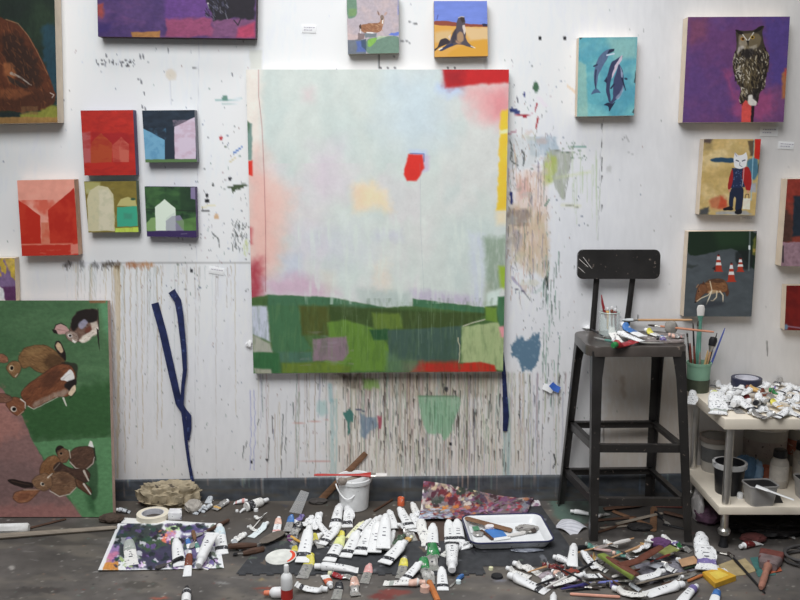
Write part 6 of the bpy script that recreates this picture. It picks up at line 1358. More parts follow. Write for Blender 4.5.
# bottles: turned body lying on the floor
def bottle(label, base_px, top_px, r, body, capm, labm=None, z=0, upright=False, H=.12, neck=.35, name='paint_bottle', lab=(.2,.6), group=None, wp=None):
    if wp: p, q = wp
    elif upright: p = onZ(*base_px, z); q = p+Vector((0,0,H))
    else: p = onZ(*base_px, z+r); q = onZ(*top_px, z+r*.9)
    d = q-p; L = d.length; t = thing(name, label, 'bottle', p, group=group); t.rotation_euler = d.to_track_quat('Z', 'Y').to_euler()
    n = r*neck; bm = BM(); lathe(bm, [(0,0), (r*.92,0), (r,r*.1), (r,L*.62), (r*.9,L*.7), (n*1.2,L*.79), (n,L*.8), (n,L*.86), (0,L*.86)], 24); put('bottle_body', mesh_from(bm, 'bottle_body'), body, t)
    bm = BM(); lathe(bm, [(0,L*.8), (n*1.35,L*.8), (n*1.4,L*.82), (n*1.3,L*.98), (n*1.1,L), (0,L)], 20); put('cap', mesh_from(bm, 'cap'), capm, t)
    if labm: bm = BM(); lathe(bm, [(r+.0006,L*lab[0]), (r+.0006,L*lab[1])], 24); put('label', mesh_from(bm, 'label'), labm, t)
    return t
bottle('white bottle with black band on its side along the baseboard, cap pointing right', (246,507), (268,499.5), .020, WH2, CAPW, BAND, 0, lab=(.05,.3))
bottle('upright white nozzle bottle with a red label at the front edge, left of the heap', (287,600), None, .020, CAPW, CAPW, M('red_label', (170,48,42), .4), 0, True, .128, .32, lab=(.06,.34))
bottle('white bottle with an orange tip lying beside the red labelled nozzle bottle', (291,592), (264,593), .019, CAPW, M('orange_tip', (210,120,90), .5), None, 0)
bottle('black capped small bottle at the front edge below the left palette sheet', (186,603), (187,587), .016, CAPW, BLACKP, BAND, 0, lab=(.4,.62))
bottle('white small bottle under the front of the right heap, at the edge', (553,604), (554,593), .012, CAPW, CAPW, None, 0)
# caps and little things
def loose_cap(px, py, r, mat, label, h=None):
    c = onZ(px, py, 0); h = h or r*1.1; bm = BM(); lathe(bm, [(0,0), (r,0), (r*.98,h*.15), (r*.9,h*.95), (r*.8,h), (0,h)], 18); tag(put('bottle_cap', mesh_from(bm, 'bottle_cap'), mat, None, c), label, 'cap', 'loose caps on the floor')
loose_cap(256, 511, .010, CAPW, 'small white cap in front of the bottle by the baseboard')
loose_cap(237, 511.5, .007, CAPW, 'tiny white cap between the ochre stained tube and the bottle')
loose_cap(425, 591, .018, CM('salmon'), 'salmon coloured cap at the front centre', .02)
loose_cap(458.5, 583, .010, CM('ice'), 'pale cap beside the small blue knife')
loose_cap(491, 569.5, .009, CM('cream'), 'cream cap on the dark mat below the enamel tray')
loose_cap(497, 577, .022, BLACKP, 'flat black lid at the edge of the dark mat', .008)
loose_cap(408, 499, .020, CM('red'), 'red cap beside the turned up palette paper', .03)
loose_cap(415, 497.5, .016, CAPW, 'white cap right of the red cap by the palette paper', .045)
loose_cap(401, 505, .016, CM('orange'), 'orange cap left of the red cap', .035)
knife('slim dark blue handled knife lying at the front centre', (463,575), (457,580), (450,587), .004, CM('blue'), .0)
stick('wood_stick', 'dark thin stick lying between the bucket and the palette papers', 'stick', (374,511), (397,497), .005, WOODD)
stick('wood_stick', 'orange brown wooden handle lying at the front centre, below the green topped tube', 'stick', (438,601), (429,581), .011, M('orange_wood', (172,104,56), .5, var=.2), 0, 0, .8)
stick('wood_stick', 'dark strip leaning over the floor left of the turned up palette paper', 'stick', (382,493), (405,494), .006, M('slate', (76,86,92), .6), .0, .0, .5)
# crumpled letter
def letter(A):
    A.bg((196,196,202)); 
    for i in range(9): 
        y = 518+i*1.9; A.line((150,150,160), [(556,y-1), (584,y+1.5)], .5, a=.6)
    A.grain(.05, 4, 4)
floor_sheet('paper_sheet', 'creased printed paper sheet left of the front left stool leg', 'paper', [(567,520),(588,528),(573,538),(551,529.5)], letter, lambda u, v: .004+.03*math.sin(PI*u)*(.5+.5*v)*.7+.012*math.sin(v*5), 2.4, 71)
crumple('plastic_wrap', 'thin shiny plastic scrap on the dark mat below the enamel tray', 'plastic scrap', onZ(527,551,.004), .06, .014, .008, M('dull_film', (120,124,134), .25, var=.3), 31, 4, .5)
# ------------------------------------------------------------------ right heap tools
def scraper():
    z = .045; GR = M('olive_paint', (112,126,58), .6, var=.2, dirt=(60,60,40), dirt_amt=.25); BR = M('brown_plastic', (98,58,46), .5, var=.2)
    C = [onZ(x, y, z) for x, y in ((597,557),(604,555.5),(637,576),(632,581))]; bm = BM(); lo = [bm.verts.new(c) for c in C]; hi = [bm.verts.new(c+Vector((0,0,.012))) for c in C]
    bm.faces.new(lo[::-1]); bm.faces.new(hi)
    for i in range(4): bm.faces.new((lo[i], lo[(i+1)%4], hi[(i+1)%4], hi[i]))
    bmesh.ops.bevel(bm, geom=bm.edges[:], offset=.002, segments=2, affect='EDGES'); P_ = [('green_blade', bm, GR)]
    bm = BM(); a, b, c2 = onZ(619,566,z+.012), onZ(637,561,z+.014), onZ(661,547,z+.02)
    tube(bm, [a, a.lerp(b,.5), b, b.lerp(c2,.6), c2], [.020,.017,.016,.016,.013], 8, True, .5); P_.append(('handle', bm, BR))
    bm = BM(); a, b = onZ(607,557,z+.012), onZ(637,575,z+.012); tube(bm, [a, a.lerp(b,.3), a.lerp(b,.6), b], [.007,.014,.016,.012], 8, True, .5); P_.append(('blade_holder', bm, BR))
    world_thing('paint_scraper', 'wide scraper with olive green blade and brown handle on top of the right heap', 'scraper', P_)
scraper()
knife('paint crusted palette knife pointing up right at the back of the right heap', (630,540), (613,544), (596,548), .011, BRISTW, .022, .02, M('crusted', (150,140,136), .8, var=.3))
knife('long dark palette knife under the flat label tubes, right of the scraper', (680,574), (652,580), (634,583), .012, BLACKP, .012)
brush('paint_brush', 'brush with a deep blue handle lying low across the front of the right heap', (561,589), (602,581), .0055, M('ink_blue', (58,54,110), .4), FER, BRIST, .006, .01)
brush('paint_brush', 'brush with a light blue violet handle beside the deep blue one', (582,583.5), (632,580.5), .0045, M('periwinkle', (120,126,190), .4), FER, BRISTW, .01, .01)
stick('pencil', 'pink wooden pencil-like handle at the front edge of the right heap', 'pencil', (570,594), (620,597), .0055, M('pink_wood', (206,150,130), .5), 0, 0)
brush('paint_brush', 'brush with teal ferrule lying behind the scraper', (594,549), (626,553), .006, M('pink_handle', (180,150,146), .5), CM('teal'), BRIST, .022, .02)
brush('paint_brush', 'long black handled brush lying across the floor beside the yellow box', (765,593), (728,552), .005, BLACKP, FER, BRIST, .0, .004)
stick('wood_stick', 'orange brown stick left of the yellow box', 'stick', (688,581), (702,575), .005, M('rust_wood', (176,110,70), .5), .004, .004)
brush('paint_brush', 'dark handled brush lying behind the heap toward the cart leg', (676,543), (735,556), .004, BLACKP, FER, BRIST, .004, .004)
crumple('paint_rag', 'small purple cloth at the back of the right heap', 'rag', onZ(660,546,.012), .04, .03, .03, M('purple_cloth', (92,60,98), .9, var=.2, bmp=.3), 33, 4)
patch('leaf_card', 'yellow green stained card piece right of the purple cloth', 'scrap', [(657,552),(670,545),(680,550),(668,557)], .03, M('olive_card', (126,130,74), .7, var=.25))
patch('cardboard_piece', 'tan card lying between the flat tubes and the yellow box', 'scrap', [(678,560),(694,556),(700,563),(682,567)], .022, M('tan_card', (172,136,104), .7, var=.15))
patch('cardboard_piece', 'pale tan textured card right of the yellow box, left half', 'scrap', [(716,566),(735,559),(746,575),(728,577)], .0005, M('tan_paper', (156,140,106), .8, var=.2))
patch('cardboard_piece', 'pale tan textured card right of the yellow box, right half under the black brush', 'scrap', [(737,561),(745,558.5),(757,571),(745,574.5)], .0008, M('tan_paper', (156,140,106), .8, var=.2))
patch('color_strip', 'teal coloured card strip under the big round brush', 'scrap', [(750,558),(770,556),(776,575),(758,577)], .0008, M('teal_card', (62,104,100), .7))
patch('color_strip', 'orange card strip under the big round brush', 'scrap', [(759,563),(776,559),(782,571),(765,575)], .003, M('orange_card', (166,88,62), .7))
patch('silver_scrap', 'grey flat scrap between the flat label tubes', 'scrap', [(648,566),(656,558),(667,563),(658,569)], .02, M('grey_card', (156,158,164), .7))
# big wide brush
a = onZ(761,588,.014); m = onZ(768,566,.018); bdir = (m-a).normalized(); bdir.z = 0
bm = BM(); tube(bm, [a, a+bdir*.012, a.lerp(m,.4), a.lerp(m,.75), m], [.007,.011,.0125,.011,.016], 12); p1 = ('handle', bm, M('salmon_wood', (154,108,92), .55, var=.2))
side = Vector((-bdir.y, bdir.x, 0))
def wide(c0, c1, w0, w1, t0, t1):
    bm = BM(); A = [bm.verts.new(c0+side*x+Vector((0,0,z))) for x, z in rrect(2*w0, 2*t0, min(w0,t0)*.7, 4)]; B = [bm.verts.new(c1+side*x+Vector((0,0,z))) for x, z in rrect(2*w1, 2*t1, min(w1,t1)*.7, 4)]; n = len(A)
    for k in range(n): bm.faces.new((A[k], A[(k+1)%n], B[(k+1)%n], B[k]))
    bm.faces.new(A); bm.faces.new(B[::-1]); return bm
f1 = m+bdir*.062; f2 = f1+bdir*.06
p2 = ('ferrule', wide(m-bdir*.003, f1, .030, .042, .014, .018), M('painted_ferrule', (128,112,112), .5, metal=.3, var=.3, dirt=(110,50,48), dirt_amt=.4, dscale=30))
p3 = ('bristles', wide(f1, f2, .041, .044, .017, .013), M('bristle_red', (104,58,52), .85, var=.35, scale=60, stretch=(1,1,6)))
world_thing('block_brush', 'big wide brush with salmon handle and dark red bristles at the right', 'brush', [p1, p2, p3])
# coiled cable at the right edge
bm = BM(); c = onZ(806,560,.006); pts = []
for i in range(70): 
    a = i/70*2*PI*3.2; r = .075+.008*math.sin(i*.7); pts.append((c.x+r*math.cos(a)*1.0, c.y+r*1.0*math.sin(a), .006+.010*i/22))
tube(bm, pts, .0055, 8); world_thing('power_cable', 'coiled dark grey cable cut off by the right edge of the floor', 'cable', [('power_cable', bm, M('cable_grey', (72,70,70), .5, var=.2))])
# under the stool
for lab, p, q, w, m, f in (('flat tan wood strip slanting down right under the stool', (613,511), (652,526), .013, WOOD, .3), ('short tan wood strip pointing at the camera under the stool', (654,507), (653,531), .014, WOOD, .3), ('dark wood strip lying level below the stool, left part', (590,521), (636,517), .009, WOODD, .5), ('dark long strip slanting under the stool behind the right heap', (592,534), (640,519), .007, WOODD, .6), ('short brown strip at the back under the stool', (626,507), (652,504), .010, WOODD, .4), ('thin black strip right under the stool beside its right leg', (663,524), (690,530), .006, BLACKP, .6), ('reddish brown strip behind the front right stool leg', (655,506), (682,507), .009, M('red_brown', (96,50,42), .6), .5), ('dark strip level with the foot of the front left stool leg', (600,528), (650,524), .008, WOODG, .4)):
    stick('wood_offcut', lab, 'wood', p, q, w, m, 0.0005, .0005, f, group='wood strips under the stool')
knife('silver palette knife lying under the stool near its right side', (655,512), (663,519), (670,526), .009, BLACKP, .001)
crumple('paint_rag', 'dark crumpled cloth on the floor under the stool', 'rag', onZ(640,529,0), .05, .03, .022, M('black_cloth', (44,42,42), .95, var=.3), 41, 4)
crumple('plastic_bag', 'white crumpled plastic bag standing between the stool and the cart', 'bag', onZ(697,519,0), .018, .05, .13, M('bag_white', (176,172,170), .4, var=.15, dirt=(90,86,84), dirt_amt=.25), 42, 4, .4)
crumple('paint_rag', 'dark violet and red cloth heap in the shadow behind the cart leg', 'rag', onZ(706,521,0), .05, .06, .06, M('violet_cloth', (84,60,76), .95, var=.4, scale=30, dirt=(130,60,50), dirt_amt=.3, dscale=18), 43, 4, .35)
crumple('shade_sheet', 'black sheet added as the dark shade on the floor under the cart', 'sheet', onZ(766,527,0), .17, .12, .05, M('shade_black', (34,32,33), .4, var=.3), 44, 5, .45)  # dark heap added to stand for the deep shade under the cart

# more tools in the right heap
brush('paint_brush', 'black handled brush slanting under the olive scraper blade', (572,574), (606,556), .005, BLACKP, FER, BRIST, .012, .018)
brush('paint_brush', 'long tan handled brush lying behind the scraper toward the purple cloth', (606,560), (655,540), .0045, WOODL, FER, BRIST, .022, .018)
brush('paint_brush', 'dark violet handled brush along the bottom of the right heap', (563,585), (600,588), .005, M('dark_violet', (52,40,70), .4), FER, BRIST, .004, .004)
brush('paint_brush', 'brush with a rusty red handle between the scraper and the flat label tubes', (640,569), (612,577), .005, M('rust_handle', (120,62,48), .5), FER, BRISTW, .01, .006)
brush('paint_brush', 'slim white handled brush crossing the left of the right heap', (545,588), (576,572), .004, BRISTW, FER, BRIST, .012, .02)
brush('paint_brush', 'dark green handled brush lying behind the yellow box', (684,569), (712,560), .0045, CM('darkgreen'), FER, BRIST, .006, .012)
knife('palette knife with steel blade lying flat left of the yellow box', (662,586), (678,581), (696,573), .010, WOODD, .002)
knife('black handled palette knife behind the teal ferruled brush', (570,549), (588,546), (608,548), .010, BLACKP, .004, .012)
stick('wood_stick', 'thin blond stick lying across the back of the right heap', 'stick', (576,553), (634,538), .003, WOODL, .02, .018)
stick('wood_stick', 'thin charcoal stick in front of the scraper blade', 'stick', (600,579), (640,585), .0035, BLACKP, .006, .004)
patch('color_strip', 'small rust coloured card scrap in the left of the right heap', 'scrap', [(562,571),(574,567),(580,572),(567,576)], .02, M('rust_card', (128,62,50), .7, var=.3))
patch('palette_scrap', 'paint smeared paper scrap under the left of the right heap', 'scrap', [(536,575),(560,566),(584,580),(552,588)], .0012, M('smeared_paper', (150,140,146), .7, var=.4, scale=60, dirt=(120,50,60), dirt_amt=.4, dscale=40))
patch('palette_scrap', 'paint smeared paper scrap under the right of the right heap', 'scrap', [(634,566),(672,556),(696,570),(650,584)], .0012, M('smeared_paper2', (120,118,126), .7, var=.4, scale=60, dirt=(90,80,120), dirt_amt=.4, dscale=40))

crumple('foil_scrap', 'grey and white paint crusted foil lump in the middle of the enamel tray', 'scrap', onZ(527,530,ZT+.001), .045, .02, .02, M('crusted_foil', (150,146,142), .5, var=.3, dirt=(70,60,66), dirt_amt=.4, dscale=40), 71, 4, .4)
for lab, p, q, w, hm, z in (('thin black brush in the front row of the right heap, left of the squeezed tube', (566,591), (606,586), .004, BLACKP, .002), ('thin brown brush slanting down right below the scraper blade', (600,574), (628,590), .004, WOODD, .012), ('thin dark brush crossing the white label tube in the right heap', (556,566), (590,584), .0038, BLACKP, .026), ('pale handled thin brush pointing at the red brown tube', (528,572), (558,563), .0038, WOODL, .018), ('dull red thin brush left of the tan card', (650,562), (676,552), .004, M('dull_red', (120,50,46), .5), .03), ('dark thin brush lying over the flat grey tube behind the scraper', (630,557), (672,563), .004, BLACKP, .03), ('thin steel coloured brush in front of the flat label tubes', (636,584), (690,571), .004, WOODG, .02), ('blue black thin brush beside the small white capped tube near the yellow box', (694,556), (716,572), .004, M('blue_black', (40,44,70), .4), .012), ('short dark brush at the left end of the right heap', (536,585), (562,576), .0045, BLACKP, .014), ('thin ochre brush at the back of the right heap toward the stool leg', (640,543), (684,549), .004, CM('ochre'), .016)):
    brush('paint_brush', lab, p, q, w, hm, FER, BRIST, z, z, .6, None, .02, .018, 'thin brushes in the right heap')
for lab, p, q, w, m, f in (('broad dark strip deep under the stool, behind the tan ones', (604,509), (640,505), .014, WOODD, .4), ('grey strip under the stool crossing the flat tan one', (616,524), (662,513), .010, WOODG, .4), ('dark brown strip beside the right rear stool leg', (664,512), (688,518), .012, WOODD, .5)):
    stick('wood_offcut', lab, 'wood', p, q, w, m, .006, .006, f, group='wood strips under the stool')
crumple('paint_rag', 'dark red brown cloth on the floor in front of the cart, behind the block brush', 'rag', onZ(753,541,0), .05, .03, .03, M('maroon_cloth', (84,46,44), .95, var=.3, bmp=.3), 72, 4, .35)
crumple('paint_rag', 'dark grey crumpled cloth left of the white bucket base', 'rag', onZ(318,503,0), .04, .025, .02, M('grey_dark_cloth', (70,66,64), .95, var=.3), 73, 4, .35)
# ================================================================== on the stool
def S(px, py, h=0.0): return onZ(px, py, SZ+h)
SEATZ = SZ
GLASS, nt, b = nmat('jar_glass'); b.inputs['Base Color'].default_value = (.80,.90,.87,1); b.inputs['Roughness'].default_value = .04; b.inputs['Alpha'].default_value = .24; b.inputs['IOR'].default_value = 1.45
c = S(609, 335); c.z = SZ-.004
t = thing('glass_jar', 'clear glass jar holding small colourful tubes, at the back of the stool seat', 'jar', c)
bm = BM(); r = .042; lathe(bm, [(0,0), (r*.92,0), (r,.006), (r,.082), (r*.93,.092), (r*.93,.100), (r*.9,.100), (r*.9,.091), (r*.95,.080), (r*.95,.008), (0,.005)], 32); put('jar_body', mesh_from(bm, 'jar_body'), GLASS, t)
bm = BM(); tube(bm, [(r*.94*math.cos(a), r*.94*math.sin(a), .099) for a in np.linspace(0, 2*PI, 33)], .0025, 6, False); put('rim', mesh_from(bm, 'rim'), M('jar_rim', (168,180,174), .2), t)
jc = c.copy()
def up_tube(dx, dy, h, tilt, label, mat, fat=.7, sleeve=None, z=.008):
    p = jc+Vector((dx, dy, z+.022)); q = p+Vector((tilt[0], tilt[1], h+.022)); t = place_tube(None, None, label, form='mid', mat=mat, band=False, sleeve=sleeve, capm=CAPW if not sleeve else CM(sleeve), fat=fat, marks=False, wp=(p+Vector((0,0,.004)), q), group='small tubes standing in the glass jar', base=SZ)
up_tube(-.006, .0, .075, (.004,.0), 'ochre tube standing in the glass jar', CM('ochre'), .55)
up_tube(.013, .006, .078, (.003,.0), 'white and brown tube in the middle of the glass jar', CM('brown'), .5)
up_tube(.026, -.004, .073, (.002,.0), 'dark red tube at the right in the glass jar', CM('darkred'), .55)
bm = BM(); a = jc+Vector((-.016,-.004,.075)); tube(bm, [a, a+Vector((-.008,0,.03)), a+Vector((-.016,0,.06)), a+Vector((-.022,0,.095))], [.008,.014,.012,.004], 10, True, .4); world_thing('rubber_spatula', 'red spatula blade leaning out of the left side of the glass jar', 'spatula', [('rubber_spatula', bm, CM('red'))])
# brushes and tubes lying on the seat
def sbrush(label, p, q, w, hm, bm_, z0, z1, fl=.7, bw=None, bl=.03):
    a = onZ(*p, SZ+z0); b_ = onZ(*q, SZ+z1); d = b_-a; d.normalize(); bw = bw or w*1.5; f0 = b_-d*(bl+.02); f1 = b_-d*bl
    B1 = BM(); tube(B1, [a, a+d*.01, a.lerp(f0,.5), f0], [w*.6,w*.85,w,w*.9], 8); B2 = BM(); tube(B2, [f0-d*.002, f1], [w*.95,bw], 10, True, fl); B3 = BM(); tube(B3, [f1-d*.002, f1+d*bl*.5, b_], [bw*.95,bw*1.1,bw*.5], 10, True, fl)
    world_thing('paint_brush', label, 'brush', [('handle', B1, hm), ('ferrule', B2, FER), ('bristles', B3, bm_)], 'brushes on the stool seat')
sbrush('large brush with pale wooden handle and grey bristles lying on the stool seat', (692,320), (622,320), .0055, WOODL, M('bristle_grey', (176,180,182), .8), .045, .040, .6, .012, .045)
sbrush('brush with reddish wooden handle sticking out right over the edge of the stool seat', (714,332), (648,325), .0048, M('reddish_wood', (176,118,90), .5), BRIST, .018, .020, .6)
sbrush('thin dark brush lying on the left of the stool seat toward the front', (590,328), (606,338), .003, BLACKP, BRIST, .004, .004, .6, bl=.015)
ST = [((619,342),(610,328),'narrow white tube slanting at the left in the pile on the stool seat',dict(form='flat',sd=2,band=False,mat='WH2',fat=.85)),
 ((642,341),(618,332),'white tube sloping down right in the middle of the stool seat',dict(form='mid',sd=3,band=False,mat='WH3',fat=.95,z=.008)),
 ((643,336),(621,324),'blue tube with white cap on the stool seat',dict(form='flat',sleeve='blue',sd=4,band=False,fat=.95,z=.022)),
 ((664,337),(645,329),'white, blue and yellow stained tube right of the blue one on the stool',dict(form='flat',mat='WH2',col='yellow',band='blue',sd=5,fat=.95,z=.010)),
 ((624,344),(612,339),'white tube end lying low under the red blob on the stool',dict(form='flat',sd=6,band=False,fat=.9)),
 ((684,338),(668,334),'pinkish crumpled tube at the right edge of the stool seat',dict(form='crump',mat='SIL',col='salmon',capm='salmon',sd=5,band='pink',fat=.8,z=.006)),
 ((672,341),(656,337),'dark blue crumpled tube at the front right of the stool seat',dict(form='crump',sleeve='violet',mat='SIL',capm='black',sd=3,band=False,fat=.8)),
 ((634,341),(613,345.5),'flattened bright red tube at the front edge of the stool seat',dict(form='flat',sleeve='red',mat=CM('red'),capm='green',band=False,sd=4,fat=1.0)),
 ((586,328),(595,323),'small crumpled white tube at the back left corner of the stool seat',dict(form='crump',mat='WH',band=False,fat=.85,sd=8,Lmax=.08))]
for tail, cap, label, k in ST:
    k = dict(k); m = k.get('mat'); k['mat'] = NM.get(m, m) if isinstance(m, str) else m
    if isinstance(k.get('capm'), str): k['capm'] = NM.get(k['capm']) or CM(k['capm'])
    place_tube(tail, cap, label, base=SZ-.003, group='tubes on the stool seat', Lmax=.15, **{kk: v for kk, v in k.items() if kk != 'Lmax'}) if 'Lmax' not in k else place_tube(tail, cap, label, base=SZ-.003, group='tubes on the stool seat', **k)
def sknife(label, p, m, q, bw, hm, z):
    a, b_, c_ = onZ(*p, SZ+z), onZ(*m, SZ+z), onZ(*q, SZ+z); d = (b_-a).normalized(); e = (c_-b_).normalized(); s = Vector((-e.y, e.x, 0)).normalized()
    B1 = BM(); tube(B1, [a, a.lerp(b_,.5), b_], [.004,.006,.004], 8); B2 = BM(); up = Vector((0,0,.0008)); L = (c_-b_).length
    prof = [(0,.2), (.2,.8), (.6,1), (.9,.7), (1,.1)]; lo = [(B2.verts.new(b_+e*L*f-s*bw*w_-up), B2.verts.new(b_+e*L*f+s*bw*w_-up)) for f, w_ in prof]; hi = [(B2.verts.new(b_+e*L*f-s*bw*w_+up), B2.verts.new(b_+e*L*f+s*bw*w_+up)) for f, w_ in prof]
    for i in range(4):
        B2.faces.new((lo[i][0], lo[i+1][0], lo[i+1][1], lo[i][1])); B2.faces.new((hi[i][0], hi[i][1], hi[i+1][1], hi[i+1][0])); B2.faces.new((lo[i][0], hi[i][0], hi[i+1][0], lo[i+1][0])); B2.faces.new((lo[i][1], lo[i+1][1], hi[i+1][1], hi[i][1]))
    world_thing('palette_knife', label, 'palette knife', [('handle', B1, hm), ('blade', B2, STEEL)])
sknife('palette knife with green handle tip and bright blade, front left of the stool seat', (613,341.5), (605,340), (594,337), .010, CM('teal'), .004)
sknife('paint caked palette knife along the front edge of the stool seat', (684,342), (664,343), (640,342.5), .011, M('caked', (110,100,96), .8, var=.4, dirt=(190,186,180), dirt_amt=.4), .004)
crumple('paint_rag', 'grey stained rag at the back right of the stool seat', 'rag', S(671,332)-Vector((0,0,.003)), .026, .014, .05, M('rag_grey2', (140,136,130), .9, var=.25, dirt=(80,76,72), dirt_amt=.2), 51, 3)
# ================================================================== on the cart
def T(px, py, h=0.0): return onZ(px, py, TZ+h)
c = T(697.5, 391); 
GRN = M('cup_green', (122,160,136), .5, var=.06); GRND = M('cup_dark', (64,70,56), .6, var=.25)
t = thing('brush_pot', 'mint green pot with a dark lower half, full of brushes, on the cart', 'pot', c)
r = .048; h = .125
bm = BM(); lathe(bm, [(0,0), (r*.88,0), (r*.9,.003), (r,h-.012), (r+.002,h-.012), (r+.003,h), (r-.001,h), (r-.003,h-.01), (r*.85,.006), (0,.006)], 36); put('pot_body', mesh_from(bm, 'pot_body'), GRN, t)
bm = BM(); lathe(bm, [(r*.885+.0016,.001), (r*.9+.0016,.01), (r*.945+.0016,h*.44)], 36); put('paint_dip', mesh_from(bm, 'paint_dip'), GRND, t)
pc = c.copy()
def pot_brush(dx, dy, top, label, hm, fm, bm_, w=.004, bw=.008, bl=.03, fl=.5, bare=False, up=True):
    """brush in the pot; top = photo position of its upper end, at the pot's depth"""
    a = pc+Vector((dx, dy, .012)); q = onY(top[0], top[1], pc.y+dy*1.5); d = (q-a).normalized()
    P_ = []
    if up:
        f1 = q-d*bl; f0 = f1-d*.03
        B = BM(); tube(B, [a, a.lerp(f0,.6), f0+d*.002], [w*.7,w,w], 8); P_.append(('handle', B, hm)); B = BM(); tube(B, [f0, f1], [w*.9,bw*.9], 10, True, fl, up=Vector((0,1,0))); P_.append(('ferrule', B, fm)); B = BM(); tube(B, [f1-d*.002, f1+d*bl*.6, q-d*.002, q], [bw*.9,bw*1.05,bw*.8,bw*.3], 10, True, fl, up=Vector((0,1,0))); P_.append(('bristles', B, bm_))
    else:
        B = BM(); tube(B, [a, a.lerp(q,.5), q-d*.02, q], [w*.8,w*1.15,w*.8,w*.4], 8); P_.append(('handle', B, hm))
    world_thing('paint_brush', label, 'brush', P_, 'brushes standing in the mint green pot')
CG = M('seafoam_handle', (90,140,124), .45); PB = M('handle_blue', (70,84,150), .4); RB = M('handle_redbrown', (110,56,44), .5)
pot_brush(.002, 0, (701,305), 'tall flat white bristled brush with seafoam handle, highest in the pot', CG, CG, BRISTW, .0065, .016, .042, .4)
pot_brush(-.01, .006, (699,321), 'seafoam handled brush just left of the tallest one in the pot', CG, FER, BRIST, .006, .008, .02)
pot_brush(.018, .0, (725,328), 'blue handled brush leaning right, furthest right in the pot', PB, FER, BRIST, .004, .004, .01, up=False)
pot_brush(.012, -.006, (714,337), 'round black headed brush leaning right in the pot', WOODL, FER, BLACKP, .005, .017, .035, .9)
pot_brush(.006, -.012, (708,350), 'short tan handled brush leaning right at the front of the pot', M('tan_handle', (180,150,104), .5), FER, BRIST, .005, .006, .015, up=False)
pot_brush(-.02, .0, (687,333), 'dark thin brush leaning left in the pot', BLACKP, FER, BRIST, .0035, .004, .015)
pot_brush(-.024, -.004, (690,343), 'dark red handled brush leaning left in the pot', RB, FER, BRIST, .0055, .006, .015, up=False)
pot_brush(-.012, -.014, (694,346), 'red brown handled brush at the front left in the pot', RB, FER, BRIST, .005, .006, .015, up=False)
pot_brush(-.004, .012, (693,323), 'slim black handled brush behind the seafoam ones in the pot', BLACKP, FER, BRIST, .004, .004, .015, up=False)
pot_brush(.02, .01, (717,333), 'slim dark handled brush behind the round black headed one', BLACKP, FER, BRIST, .0035, .004, .015, up=False)
pot_brush(0, -.018, (700,352), 'short grey handled brush in the front middle of the pot', WOODG, FER, BRIST, .005, .006, .015, up=False)
tape_roll(T(746,388.5,.005), .062, .044, .048, 'dark navy tape roll lying flat at the back of the cart top', M('navy_roll', (44,46,66), .4, var=.15), M('core_pale', (196,196,206), .6))
